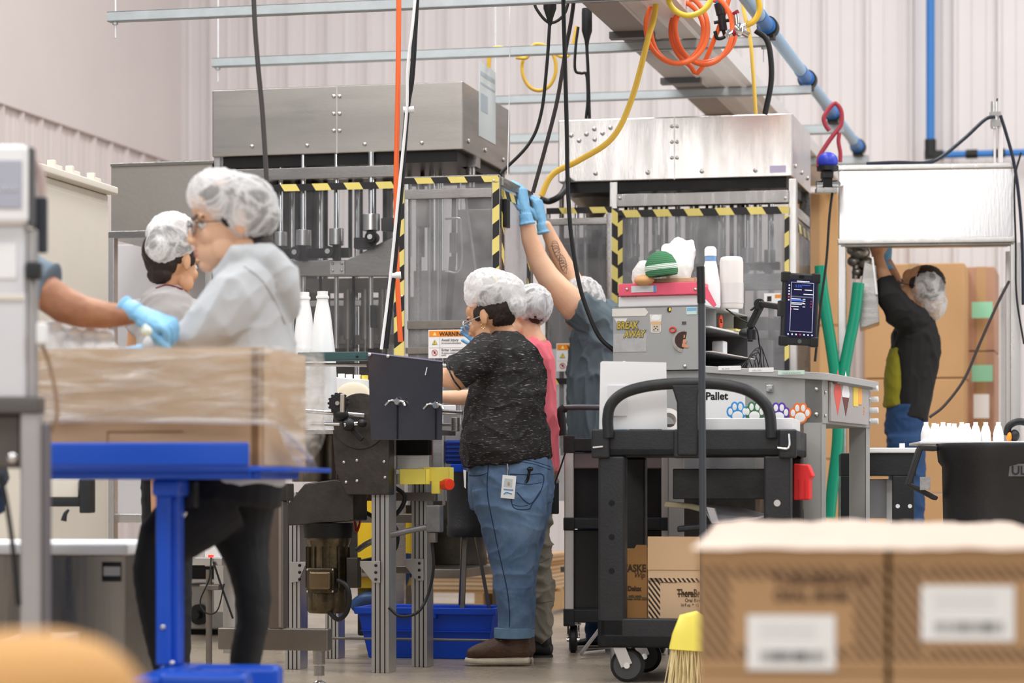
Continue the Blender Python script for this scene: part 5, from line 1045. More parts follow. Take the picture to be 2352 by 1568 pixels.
# tablet on its arm
ft = Fr(1841, 9.85, 14); t = thing('tablet', 'rugged black tablet with a dark app on its screen, on an arm over the desk', 'tablet', ft)
w_ = .145; h_ = .272; zc = ft.at(1841,709).z
def tq(x0,x1,z0,z1,y0,y1,mm,nm,par=None,bev=0): return MB().box(x0,x1,y0,y1,zc+z0,zc+z1).build(nm, mm, par or t, bev=bev)
tq(-w_/2,w_/2,-h_/2,h_/2,0,.022,BLACKP,'case',bev=.008)
for sx in (-1,1):
    for sz in (-1,1): MB().box(*sorted((sx*(w_/2+.004),sx*(w_/2-.03))),-.004,.026,*sorted((zc+sz*(h_/2+.004),zc+sz*(h_/2-.035)))).build('corner_bumper', BLACKR, t, bev=.006)
SCR = mat('tablet_screen',(26,26,58),.15,emit=.35); s_ = tq(-.058,.058,-.105,.112,-.003,-.001,SCR,'screen')
SW = mat('screen_white',(225,228,240),.4,emit=.7); SB = mat('screen_blue',(60,96,190),.4,emit=.7); SR = mat('screen_red',(230,60,60),.4,emit=.7); SG = mat('screen_grey',(90,92,120),.4,emit=.4)
def scr(x,z,w,h,mm,nm='screen_bar'): return MB().box(x,x+w,-.0042,-.0034,zc+z,zc+z+h).build(nm, mm, s_)
scr(-.042,.100,.09,.001,SW); scr(-.042,-.085,.09,.001,SW); scr(-.042,-.085,.001,.186,SW); scr(.047,-.085,.001,.186,SW); scr(-.041,.044,.088,.005,SG); scr(-.039,.030,.045,.006,SB)
for i,(x,z,w) in enumerate(((-.039,.037,.036),(-.039,.022,.05),(-.039,.017,.042),(-.039,.008,.03),(-.030,-.002,.02),(.006,.037,.01),(.006,.03,.01),(.006,.02,.01),(.006,.008,.01),(-.02,.104,.05),(.0,.09,.035),(-.03,.072,.03),(.012,.072,.03),(.008,.056,.04))): scr(x,z,w,.0026,SW if i != 10 else SB)
text('5.5%', (-.026,-.0045,zc+.082), .014, SB, s_); 
for z in (.03,.02,.009): scr(.038,z,.003,.003,SR)
scr(-.041,-.004,.003,.006,SR)
for i in range(6): MB().ell((-.050,-.004,zc+.088-i*.011),(.003,.0006,.003),n=10,m=6).build('app_icon', SW if i != 4 else SR, s_)
for i in range(7): MB().ell((-.048+i*.016,-.004,zc-.096),(.003,.0006,.003),n=10,m=6).build('app_icon', SR if i in (3,) else SW, s_)
MB().cyl((0,-.002,zc-.121),(0,.0,zc-.121),.008,n=20).build('home_button', GREYD, t, smooth=True); MB().box(-.009,.009,-.002,.0,zc+.118,zc+.128).build('camera_window', BLACKG, t)
MB().box(-w_/2-.012,-w_/2+.01,-.0,.026,zc-.03,zc+.03).build('clamp', BLACKP, t, bev=.003)
t.rotation_euler = (0, math.radians(2.2), math.radians(14)); t.location.x -= math.sin(math.radians(2.2))*1.39
fa = Fr(1745, 10.1); t = thing('jointed_mount','black jointed clamp arm holding the tablet','mount',fa)
MB().beam(fa.at(1799,706,-.22),fa.at(1742,697,-.05),.020,.022).build('upper_arm', BLACKP, t, bev=.004); MB().beam(fa.at(1748,700,-.05),fa.at(1722,752,.0),.024,.024).build('lower_arm', BLACKP, t, bev=.004)
MB().cyl(fa.at(1744,698,-.075),fa.at(1744,698,-.03),.021,n=20).build('elbow_joint', BLACKR, t, smooth=True); MB().beam(fa.at(1737,702,-.05),fa.at(1725,712,-.06),.012,.006).build('lever', BLACKP, t)
MB().ell(fa.at(1715,765,.03),(.03,.03,.02)).beam(fa.at(1722,752,0),fa.at(1724,780,.03),.02,.03).build('base_clamp', BLACKP, t, smooth=True); MB().cyl(fa.at(1727,757,-.0),fa.at(1727,780,-.0),.018,n=16).build('clamp_knob', BLACKR, t, smooth=True)
text('JOT', fa.at(1746,692,-.078), .012, WHITE, t, tilt=-1.2)
cord('charging_cable', [(1662,705,.2),(1700,732),(1735,752),(1744,790),(1747,815),(1743,838)], 10.2, .003, BLACKR, 'thin black charging cable arching behind the tablet arm')
# ============================================================ BLACK UTILITY CART
f = Fr(1825, 9.3, -10); CT = thing('utility_cart', 'big black plastic utility cart with an arched handle in the foreground', 'cart', f)
xl = f.at(1366,1015).x; CDp = .68
def ct(name, x0,y0,x1,y1,d0,d1, material=BLACKP, bev=.008): m = MB(); f.box(m,x0,y0,x1,y1,d0,d1); return m.build(name, material, CT, bev=bev)
z1 = f.at(1600,986).z; z0 = f.at(1600,1046).z
MB().box(xl,0,0,.035,z0,z1).box(xl,0,CDp-.035,CDp,z0,z1).box(xl,xl+.035,0,CDp,z0,z1).box(-.035,0,0,CDp,z0,z1).box(xl,0,0,CDp,z0,z0+.03).build('top_tray', BLACKP, CT, bev=.006)
for px0,px1 in ((1358,1400),(1546,1612),(1788,1830)): ct('tray_rib',px0,985,px1,1052,-.018,.0)
for d in (0.0,CDp-.09):
    for x0 in (xl+.012,-.11):
        MB().box(x0,x0+.098,d+.0,d+.075,f.at(0,1450).z,z0).build('corner_post', BLACKP, CT, bev=.01)
for py in (1155,1233,1311): q = f.at(1405,py,-.001); MB().cyl(q,q+Vector((0,.002,0)),.011,n=16).build('post_hole', BLACKG, CT)
q = f.at(1785,1155,-.001); MB().cyl(q,q+Vector((0,.002,0)),.012,n=16).build('post_plug', STEELL, CT)
zb1 = f.at(1500,1420).z; zb0 = f.at(1500,1488).z
MB().box(xl+.01,-.01,.0,.035,zb0,zb1).box(xl+.01,-.01,CDp-.035,CDp,zb0,zb1).box(xl+.01,xl+.045,0,CDp,zb0,zb1).box(-.045,-.01,0,CDp,zb0,zb1).box(xl+.01,-.01,0,CDp,zb0,zb0+.05).build('lower_tray', BLACKP, CT, bev=.008)
H = [(1398,1005),(1396,960),(1404,928),(1432,903),(1480,888),(1540,881),(1600,880),(1660,883),(1715,896),(1752,922),(1768,952),(1772,1005)]
MB().tube([f.at(x,y,-.01) for x,y in H], .0205, 14, 6).build('handle', BLACKP, CT, smooth=True)
m = MB(); f.prism(m,[(1540,882),(1612,882),(1604,905),(1602,1046),(1555,1046),(1554,925),(1548,905)],-.03,.012); m.build('handle_brace', BLACKP, CT, bev=.008)
MB().tube(f.L([(1812,996,-.02),(1811,1028,-.025),(1786,1028,-.025)]),.0045,8,4).build('wire_hook', CHROME, CT, smooth=True); MB().tube(f.L([(1362,1027,-.02),(1385,1025,-.02)]),.0045,8,2).build('wire_hook', CHROME, CT, smooth=True)
m = MB(); f.box(m,1545,1076,1770,1146,.2,.6); dr = m.build('under_drawer', BLACKP, CT, bev=.004); m = MB(); f.box(m,1558,1080,1595,1112,.246,.25); m.build('white_label', WHITE, dr)
def caster(par, c, r, w=.03, fork=STEELL, rot=0):
    c = Vector(c); M = Matrix.Rotation(math.pi/2,3,'Y') if rot else Matrix.Rotation(math.pi/2,3,'X')
    wh = MB().lathe([(r*.86,-w/2),(r,-w*.3),(r,w*.3),(r*.86,w/2)],c,n=36,M=M).build('caster_wheel', BLACKR, par, smooth=True)
    ax = Vector((1,0,0)) if rot else Vector((0,1,0))
    MB().lathe([(r*.80,-w/2-.002),(r*.80,w/2+.002)],c,n=36,M=M).build('wheel_disc', mat('wheel_grey',(66,66,68),.5), wh, smooth=True); MB().cyl(c-ax*(w/2+.012),c+ax*(w/2+.012),r*.18,n=14).build('axle', CHROME, wh, smooth=True)
    up_ = Vector((0,0,1)); off = Vector((-.03,0,0)) if not rot else Vector((0,.03,0))
    fk = MB()
    for s in (-1,1): fk.beam(c+ax*s*(w/2+.008), c+ax*s*(w/2+.008)+up_*r*1.15+off, .004, r*.7, up=off)
    fk.build('caster_fork', fork, par, bev=.001)
    MB().box(c.x+off.x-r*.6,c.x+off.x+r*.6,c.y+off.y-r*.6,c.y+off.y+r*.6,c.z+r*1.1,c.z+r*1.2).build('caster_plate', STEEL, par)
r_ = .062
for x,d in ((f.at(1440,1500,.04).x,.06),(f.at(1440,1500,.04).x,CDp-.1),(-.12,.06),(-.12,CDp-.1)): caster(CT,(x,d,r_),r_)
o = one(MB().box(f.at(1440,1480).x-.08,f.at(1440,0).x+.02,.02,.12,zb0-.01,zb0), 'mounting_pad', BLACKP, f, '', ''); bpy.data.objects.remove(o)
# objects on the cart
t = thing('white_board','white plastic board standing on the cart tray','board',f)
m = MB(); f.prism(m,[(1376,985),(1379,832),(1384,829),(1530,832),(1532,985)],.06,.066); m.build('board', WHITE, t); m = MB(); f.box(m,1395,885,1440,955,.055,.0595); m.build('faint_label', mat('ghost_grey',(224,224,228),.4), t)
f9 = Fr(1430,9.55,-10); t = thing('sanitizer_bottle','clear bottle with pale blue print seen inside the arched handle','bottle',f9); zf = z0+.03
zf = f.at(1430,1003).z
MB().lathe([(.022,0),(.024,.006),(.024,.075),(.014,.095),(.010,.10)],(0,0,zf),n=20).build('bottle_body', mat('bottle_ghost',(226,232,240),.15,trans=.3), t, smooth=True); MB().lathe([(.0245,.02),(.0245,.06)],(0,0,zf),n=20).build('label', mat('ghost_blue',(176,200,230),.4), t, smooth=True); MB().lathe([(.012,.10),(.012,.118),(.005,.12),(.005,.135)],(0,0,zf),n=14).box(-.02,.006,-.005,.005,zf+.128,zf+.136).build('pump', WHITEP, t, smooth=True)
fA = Fr(1540,9.6,-10); t = thing('tape_roll','roll of white tape with orange print leaning on the cart tray','tape',fA); Mx = Matrix.Rotation(math.radians(72),3,'X')@Matrix.Rotation(.3,3,'Y')
MB().lathe([(.028,-.022),(.046,-.022),(.046,.022),(.028,.022),(.028,-.022)],(-.01,0,f.at(1535,965).z),n=36,M=Mx,closed=False).build('tape', mat('tape_white',(226,220,214),.4), t, smooth=True); MB().lathe([(.0465,-.006),(.0465,.006)],(-.01,0,f.at(1535,965).z),n=36,M=Mx,closed=False).build('orange_print', ORANGE, t, smooth=True)
m = MB(); f.box(m,1620,960,1822,1003,.07,.45); o = one(m,'white_box',WHITE,f,'long low white box on the right half of the cart tray','box',bev=.003)
fR = Fr(1842, 9.6, -10); t = thing('red_caddy','red plastic caddy hooked on the right side of the cart','caddy',fR)
m = MB(); fR.prism(m,[(1822,1064),(1856,1066),(1868,1094),(1860,1098),(1860,1148),(1822,1148)],.0,.16); m.build('caddy_body', RED, t, bev=.006); m = MB(); fR.box(m,1836,1100,1842,1145,-.004,0); fR.box(m,1850,1100,1855,1145,-.004,0); m.build('caddy_rib', RED, t)
t = thing('dust_pan','white dustpan with a yellowed handle lying inside the cart','dustpan',f)
PW = mat('dustpan_white',(216,212,214),.45)
m = MB(); f.prism(m,[(1528,1150),(1590,1156),(1622,1162),(1618,1178),(1580,1168),(1524,1164)],.3,.33); m.build('pan_handle', mat('yellowed_wrap',(214,204,170),.5,bump=.5,bscale=40), t, bev=.006)
V = f.L([(1618,1162,.3),(1700,1168,.45),(1764,1186,.5),(1740,1192,.25),(1636,1206,.22),(1622,1180,.25)]); m = MB().add(V+[v+Vector((0,0,.008)) for v in V],[(0,1,2,3,4,5),(11,10,9,8,7,6)]+[(i,(i+1)%6,(i+1)%6+6,i+6) for i in range(6)]); m.build('pan', PW, t, bev=.002)
m = MB(); f.prism(m,[(1622,1164),(1640,1166),(1652,1200),(1636,1206)],.2,.26); m.build('pan_wall', PW, t, bev=.002)
m = MB(); f.prism(m,[(1555,1208),(1600,1204),(1700,1196),(1765,1200),(1765,1215),(1640,1215),(1555,1222)],.15,.6); one(m,'black_tray',BLACKP,f,'black tray under the white dustpan','tray',bev=.006)
# boxes on the lower shelf
fB = Fr(1488,9.75,-10); zs = zb0+.05
t = thing('brown_carton','darker brown carton printed TASKE behind the left cart post','box',fB)
a_,b_,_,z1 = fB.rect(1395,1262,1486,1410); 
MB().box(a_+.02,b_,0,.25,zs,z1).build('carton_body', CARDD, t); m = MB().prism([(b_-.05,z1),(b_,z1),(b_,z1+.018),(b_-.04,z1+.018)],0.0,.003); m.build('flap', CARDD, t)
PR = mat('brown_print',(66,46,30),.7)
text('TASKE', fB.at(1430,1312,-.001), .038, PR, t, sx=.8, bold=.0012); text('Wip', fB.at(1455,1326,-.001), .03, PR, t, shear=.3, sx=.8); text('730 | Delux', fB.at(1412,1356,-.001), .026, PR, t, bold=.001, sx=.8); MB().box(fB.at(1420,0).x,b_,-.001,0,fB.at(0,1362).z,fB.at(0,1360).z).build('green_rule', mat('green_rule',(70,96,80),.6), t)
text('Wipes with wash\nnonwoven white cloth', fB.at(1422,1370,-.001), .012, PR, t)
fB = Fr(1488,9.5,-10); t = thing('striped_shelf_carton','open tan carton with black striped border on the lower cart shelf','box',fB); a_,b_,_,z1 = fB.rect(1488,1232,1690,1415)
SBK = stripes('carton_black_stripes',(212,180,146),(46,38,34),(1,0,.75),.0165,.5,.8); BODY = mat('carton_light',(210,178,144),.85,var=.06,vscale=5)
zf = fB.at(1500,1308).z; MB().box(a_,b_,0,.28,zs,zf).build('carton_body', BODY, t, bev=.002); MB().box(a_,b_,-.003,.003,zf,z1).build('open_flap', mat('carton_flap',(204,170,134),.85), t)
MB().box(a_+.002,a_+.045,-.0012,0,zs,zf-.03).build('striped_border', SBK, t); MB().box(a_+.002,b_,-.0012,0,zf-.045,zf-.03).build('striped_border', SBK, t)
text('TheraBreath', fB.at(1555,1370,-.001), .040, PR, t, sx=.62, bold=.001); text('Oral Rinse', fB.at(1573,1382,-.001), .019, PR, t, sx=.8); text('16 fl oz  *  12 ct', fB.at(1563,1392,-.001), .015, PR, t, sx=.8)
MB().box(fB.at(1556,0).x,fB.at(1640,0).x,-.001,0,fB.at(0,1354).z,fB.at(0,1351).z).build('print_rule', PR, t); text('Patent & Design Pat. No.', fB.at(1516,1338,-.001), .006, PR, t)
# broom
fM = Fr(1612, 9.0, 0); t = thing('broom','yellow headed broom with a long black handle standing against the cart','broom',fM)
MB().cyl(fM.at(1609,612),fM.at(1611,696),.0145,n=16).build('grip', BLACKR, t, smooth=True); MB().cyl(fM.at(1611,690),fM.at(1616,1425),.0125,n=16).build('pole', mat('broom_pole',(58,62,68),.45), t, smooth=True)
m = MB().loft([(fM.at(1616,1416),fM.sz(22),.02),(fM.at(1606,1428),fM.sz(48),.026),(fM.at(1600,1460),fM.sz(56),.03),(fM.at(1598,1493),fM.sz(62),.033)],pw=.5,cap=.1); m.build('broom_head', YEL, t, smooth=True)
V = []; Fc = []; m = MB()
for i in range(150):
    q = i/149; d = random.uniform(-.02,.02); p0 = fM.at(1542+q*118,1490,d); p1 = fM.at(1530+q*150+random.uniform(-10,10),1588+random.uniform(-10,6),d*1.6); p1.z = max(p1.z,.002); m.cyl(p0,p1,.0022,.0016,n=5)
o = m.build('bristles', mat('straw_bristles',(232,212,160),.7), t); o['kind'] = 'stuff'
# silver post trolley behind
f = Fr(1300, 11.12, -2); t = thing('audio_cart','black panelled trolley with silver posts behind the utility cart','trolley',f)
def av(name, x0,y0,x1,y1,d0,d1, material=BLACKP, bev=.004): m = MB(); f.box(m,x0,y0,x1,y1,d0,d1); return m.build(name, material, t, bev=bev)
SILV = mat('silver_post',(206,202,200),.3,.8)
for x in (1296,1519): av('post',x,1035,x+22,1190,0,.04,SILV); av('post',x,1215,x+22,1402,0,.04,SILV); av('post_joint',x-2,1188,x+24,1218,-.01,.05); av('post_joint',x-2,1000,x+24,1040,-.01,.05); av('foot_joint',x-2,1398,x+24,1438,-.01,.06)
av('shelf',1296,1006,1542,1036,0,.34); av('shelf',1296,1190,1542,1214,0,.34); av('shelf',1296,1400,1542,1430,0,.34); av('panel',1316,1060,1520,1190,.31,.32,BLACKG); av('panel',1318,1216,1520,1400,.1,.11,BLACKG); av('drawer_front',1318,1040,1520,1075,.02,.3,mat('dusty_mauve_panel',(120,110,112),.5))
MB().tube(f.L([(1292,1000,.02),(1290,965,.02),(1288,945,.02),(1298,936,.02)]),.019,12,6).build('handle_stem', BLACKP, t, smooth=True); MB().tube(f.L([(1292,936,.02),(1330,935,.02),(1400,936,.02)]),.012,12,2).build('handle_bar', mat('dark_grey_bar',(78,78,82),.35), t, smooth=True)
for px,d in ((1316,.05),(1520,.05),(1316,.29),(1520,.29)): caster(t,(f.at(px,1450,0).x,d,.056),.056,.03,STEEL,1)
f = Fr(1290,10.8); cord('dangling_cable',[(1300,1035),(1285,1080),(1274,1110)],10.8,.0035,BLACKR,'thin black cord slung from the audio cart to the belt radio')
f = Fr(1395,10.7); one(MB().tube(f.L([(1400,1400),(1380,1440),(1350,1480),(1336,1500,.02),(1345,1500,.1),(1390,1495,.1)]),.008,8,8),'floor_cable',mat('grey_cable',(168,162,160),.5),f,'grey cable trailing onto the floor under the carts','cable',smooth=True)
# ============================================================ RIGHT REAR: third station, cartons, bin
f = Fr(2335, 12.4, -8); t = thing('filling_station','bright steel hood on a stand in front of the black jacket worker','machine',f)
H3 = mat('hood_brightest', (232,230,230), .22, 1, var=.06, vscale=1.2, stretch=(5,1,1), bump=.02, bscale=20)
def st(name, x0,y0,x1,y1,d0,d1, material=STEELL, bev=.004): m = MB(); f.box(m,x0,y0,x1,y1,d0,d1); return m.build(name, material, t, bev=bev)
st('hood',1926,388,2328,548,0,.5,H3,.006); st('hood_lid',1924,376,2332,388,-.015,.52); st('hood_lip',1924,545,2335,558,-.01,.03)
z558 = f.at(2000,560).z
for x0,x1,d in ((1925,1942,0),(2321,2345,0),(1925,1942,.47),(2321,2345,.47)): q0,q1,_,_ = f.rect(x0,560,x1,900,0); MB().box(q0,q1,d,d+.045,0,z558).build('leg', STEELL, t, bev=.003)
st('side_rail',1930,558,2330,566,.0,.03,STEELD); q0 = f.at(1930,600).x; q1 = f.at(2330,600).x
MB().box(q0,q1,.0,.03,.06,.09).build('low_rail', STEELL, t, bev=.003)
for i,(px,py,r) in enumerate(((1975,580,.05),(1962,600,.035),(1990,605,.04),(1980,560,.03),(1958,575,.03),(1970,625,.03))): MB().ell(f.at(px,py,.12),(r,r,r*.8),n=14,m=8).build('valve_body', random.choice([STEEL,STEELD,CHROME]), t, smooth=True)
MB().cyl(f.at(1966,640,.12),f.at(1970,560,.12),.02,n=12).cyl(f.at(1990,655,.12),f.at(1990,560,.12),.016,n=12).build('down_pipe', STEELD, t, smooth=True)
m = MB(); f.prism(m,[(1985,600),(2012,610),(2020,740),(1975,755),(1972,700)],.05,.3); m.build('side_hopper', STEEL, t, bev=.004); m = MB(); f.prism(m,[(2002,590),(2006,590),(2016,675),(2011,676)],.0,.02); m.build('handle_lever', STEELL, t)
t.name = 'filling_station'
t = thing('antenna_pole','thin steel pole with clamps standing on the bright steel hood','pole',Fr(2290,12.6)); fp = Fr(2290,12.6)
MB().cyl(fp.at(2285,380),fp.at(2285,235),.006).cyl(fp.at(2298,380),fp.at(2298,268),.012).build('pole', mat('pole_white',(222,216,214),.4,.3), t, smooth=True); zz_ = fp.at(2288,262)
MB().box(zz_.x-.03,zz_.x+.02,-.02,.02,zz_.z-.01,zz_.z+.01).box(zz_.x-.025,zz_.x+.02,-.02,.02,zz_.z-.06,zz_.z-.03).cyl((zz_.x-.01,0,zz_.z-.07),(zz_.x-.01,0,zz_.z+.06),.016,n=10).build('clamp', STEELL, t, smooth=True); MB().cyl(fp.at(2288,240),fp.at(2291,226),.004).build('tip', BLACKR, t)
cord('antenna_cable', [(1990,376),(2060,373),(2125,374),(2160,362),(2215,318),(2262,275),(2285,268)], 12.55, .009, mat('navy_cable',(30,36,50),.4), 'dark cable rising from the bright hood to the antenna pole', 'cable')
cord('antenna_cable', [(2298,265),(2312,310),(2328,370),(2340,450),(2348,560),(2350,700)], 12.3, .008, mat('navy_cable',(30,36,50),.4), 'dark cable dropping from the antenna pole along the right edge', 'cable')
cord('power_cable', [(2318,645),(2290,700),(2250,790),(2215,870),(2170,930),(2135,958)], 12.2, .007, mat('brown_cable',(58,50,50),.5), 'dark cable swinging down in front of the black jacket worker', 'cable')
cord('hanging_cable', [(2345,350),(2330,420),(2333,560),(2335,680),(2352,790)], 12.2, .005, BLACKR, 'thin wire hanging down the right leg of the bright hood', 'cable')
f = Fr(1900, 12.0); t = thing('solenoid_valve','deep blue domed valve on a silver bracket between the two hoods','valve',f)
VB = mat('royal_blue',(50,66,190),.4)
MB().ell(f.at(1901,370),(.048,.045,.042)).build('dome', VB, t, smooth=True); MB().lathe([(.05,0),(.05,.02)],f.at(1901,392),n=20).build('flange', BLACKR, t, smooth=True); m = MB(); f.box(m,1888,392,1915,408,-.03,.03); m.build('valve_base', BLACKP, t, bev=.004)
MB().cyl(f.at(1875,424),f.at(1925,422),.018,n=12).cyl(f.at(1923,422),f.at(1930,422,.5),.016,n=12).build('bracket_pipe', CHROME, t, smooth=True); m = MB(); f.box(m,1876,430,1925,442,-.03,.05); m.build('bracket', STEELL, t, bev=.003); m = MB(); f.box(m,1890,408,1912,432,-.02,.03); m.build('lower_body', DARKM, t)
cord('red_hose',[(1905,300),(1895,285),(1893,268),(1908,245),(1920,238),(1932,255),(1932,285),(1918,305),(1900,330),(1882,360),(1880,385)],12.6,.011,mat('maroon_hose',(160,50,66),.4),'maroon hose looped over the diagonal air pipe','hose')
cord('red_hose',[(1928,305),(1926,325),(1930,350),(1930,372)],12.6,.010,mat('maroon_hose',(160,50,66),.4),'short maroon hose end hanging under the loop','hose')
cord('drop_wire',[(1912,440),(1905,500),(1898,600),(1885,700),(1872,830)],12.0,.006,BLACKR,'thin black wire dropping from the blue domed valve','cable')
cord('green_hose',[(1884,610,.1),(1888,660,.1),(1897,720,.1),(1910,800,.1),(1920,880,.1),(1925,1000,.1),(1912,1120,.1),(1905,1190,.1)],12.3,.028,GREEN,'thick translucent green hose right of the tablet','hose')
cord('green_hose',[(1972,650,.1),(1962,730,.1),(1948,800,.1),(1938,860,.1),(1932,950,.1)],12.3,.028,GREEN,'second green hose slanting behind the steel leg','hose')
# cartons behind
def gaylord(px0,px1,pyt,pyb,Y,dep,n,label,material,yaw=YAW,z_b=0):
    f = Fr(px1,Y,yaw); a,b,_,z1 = f.rect(px0,pyt,px1,pyb); h = (z1-z_b)/n
    for i in range(n):
        t = thing('large_carton', label%(('bottom','middle','upper','top')[i if n < 4 else i] if not (n == 3 and i == 2) else 'top'), 'box', f, 'large brown cartons stacked at the back')
        MB().box(a,0,0,dep,z_b+i*h,z_b+(i+1)*h-.006).build('carton_body', material, t, bev=.006)
        MB().box((a)/2-.03,(a)/2+.03,-.002,0,z_b+i*h,z_b+(i+1)*h-.006).build('packing_tape', mat('tape_brown',(184,146,104),.3), t)
gaylord(1985,2215,603,1200,15.2,.8,3,'%s carton of the big brown stack behind the black jacket worker',mat('carton_far',(202,158,112),.85,var=.06,vscale=2))
gaylord(2222,2285,610,1200,15.6,.6,4,'%s carton of the narrow wrapped stack with green labels',mat('carton_far2',(186,142,116),.6,var=.15,vscale=3))
gaylord(1820,1925,440,1200,17.6,.8,3,'%s carton of the tall stack glimpsed beside the right machine',mat('carton_far3',(214,170,120),.85))
f = Fr(2285,15.55,YAW)
for i,(y0,y1) in enumerate(((693,730),(838,876))): m = MB(); f.box(m,2232,y0,2280,y1,-.06,-.055); one(m,'green_label',mat('mint_card',(150,212,178),.6),f,('upper','lower')[i]+' green label on the narrow wrapped carton stack','label')
m = MB(); f.box(m,2236,905,2272,960,-.06,-.055); one(m,'document_pouch',PAPER,f,'white document pouch under the green labels','pouch')
f = Fr(2310,15.0,YAW); m = MB(); f.box(m,2298,660,2318,1100,0,.1); f.box(m,2330,700,2345,1100,.3,.4); m.V and one(m,'steel_upright',STEELL,f,'pale steel uprights at the far right edge','post')
# white top table with bottles and black bin at right
f = Fr(2105, 11.2, -6); t = thing('side_cart','black cart with a white top left of the black bin','cart',f)
def sc(name, x0,y0,x1,y1,d0,d1, material=BLACKP, bev=.004): m = MB(); f.box(m,x0,y0,x1,y1,d0,d1); return m.build(name, material, t, bev=bev)
sc('top',1960,1028,2108,1040,-.01,.5,WHITE); sc('apron',1932,1040,2105,1092,0,.5); sc('leg',1932,1092,1965,1480,0,.06); sc('leg',2050,1092,2100,1480,0,.06); sc('inner_panel',1965,1100,2050,1190,.3,.32,mat('mirror_grey',(176,180,188),.2,.6)); sc('white_strip',2036,1100,2050,1200,.1,.12,WHITE); sc('lower_shelf',1932,1300,2100,1330,0,.5)
for x in (2062,2090): q = f.at(x,1162,-.002); MB().cyl(q,q+Vector((0,.003,0)),.009,n=14).build('hole_plug', WHITE, t)
MB().cyl(f.at(2072,1030,.1),f.at(2072,1018,.1),.012,n=12).build('top_knob', WHITEP, t)
f = Fr(2240, 9.9, -4); t = thing('waste_bin','large black bin with side handles at the right edge','bin',f); BB = mat('bin_black',(40,40,42),.45,var=.25,vscale=8,bump=.1,bscale=60)
zt = f.at(2240,1016).z; z1 = f.at(2240,1190).z; xL = f.at(2118,1016).x; R = -xL+.02
cx_ = R+xL
prof = [(R*.80,0),(R*.90,zt*.55),(R*.90,zt*.56),(R*.93,zt-.09),(R*1.0,zt-.07),(R*1.02,zt-.025),(R*1.04,zt-.01),(R*1.02,zt),(R*.98,zt-.005),(R*.9,zt-.1),(R*.8,.03)]
fw = MB().lathe(prof,(cx_+.08,R,0),n=4*12,M=Matrix.Identity(3)).build('bin_body', BB, t, smooth=True)
MB().lathe([(R*.915,zt*.60),(R*.925,zt*.60),(R*.925,zt*.63),(R*.915,zt*.63)],(cx_+.08,R,0),n=48).build('ridge', BB, t, smooth=True)
h0 = f.at(2118,1035,R*.6); m = MB()
m.beam(f.at(2112,1030,R),f.at(2085,1115,R),.12,.018,up=(1,0,.3)).beam(f.at(2084,1110,R),f.at(2150,1145,R),.12,.016,up=(0,0,1)).beam(f.at(2108,1028,R),f.at(2150,1030,R),.12,.02); m.build('side_handle', BB, t, bev=.004)
q = f.at(2125,1110,R-.08); MB().box(q.x-.02,q.x+.02,q.y-.002,q.y,q.z-.025,q.z+.025).build('torn_label', mat('torn_label',(170,168,168),.5,var=.4,vscale=40), t)
# raised name on the bin front
yb = f.at(2322,1080,0.02); pl = MB().box(f.at(2318,0).x,f.at(2420,0).x,.018,.05,f.at(0,1094).z,f.at(0,1066).z).build('name_plate', mat('plate_dull',(104,104,106),.5), t)
text('ULINE', (f.at(2324,0).x,.0165,f.at(0,1090).z), .046, BB, pl, bold=.001)
# bottles on a board over the bin
fT = Fr(2215, 10.1, -4); z_ = fT.at(2215,1013).z; 
o = one(MB().box(fT.at(2112,0).x,fT.at(2420,0).x,-.0,.5,z_-.010,z_), 'board', WHITE, fT, 'pale board lying across the black bin under the bottles', 'board', bev=.002)
bm = MB().lathe([(.020,0),(.0215,.005),(.0205,.03),(.013,.058),(.009,.064),(.009,.075)], n=18).mesh('small_bottle'); bm.materials.append(WHITEP)
for p in bm.polygons: p.use_smooth = True
for i,(px,py,d) in enumerate(((2127,966,.04),(2145,972,.2),(2166,966,.05),(2180,970,.2),(2192,972,.26),(2209,970,.06),(2222,972,.22),(2241,970,.05),(2264,970,.07),(2293,970,.05),(2152,974,.33),(2215,974,.35))):
    c = fT.at(px,1000,d); w = fT.o+fT.u*c.x+fT.n*c.y; o = bpy.data.objects.new('small_bottle', bm); COL.objects.link(o); o.location = (w.x,w.y,z_); o['norebase'] = 1
    tag(o, 'small white bottle over the black bin, %s from the left'%(('first','second','third','fourth','fifth','sixth','seventh','eighth','ninth','tenth')[i]) if i < 10 else 'small white bottle half hidden at the rear over the bin, %s one'%('left','right')[i-10], 'bottle', 'white bottles over the black bin')
fE = Fr(2340,10.2,-4); t = thing('ear_muffs','black ear muffs with an orange cushion beside the small bottles','ear muffs',fE)
MB().tube([fE.at(2312,1000),fE.at(2318,978),fE.at(2340,968),fE.at(2365,975),fE.at(2375,1000)],.014,10,6).build('headband', BLACKR, t, smooth=True); MB().ell(fE.at(2318,1003),(.012,.03,.02)).build('orange_cushion', ORANGE, t, smooth=True); MB().ell(fE.at(2330,1000),(.02,.03,.024)).build('ear_cup', BLACKP, t, smooth=True)
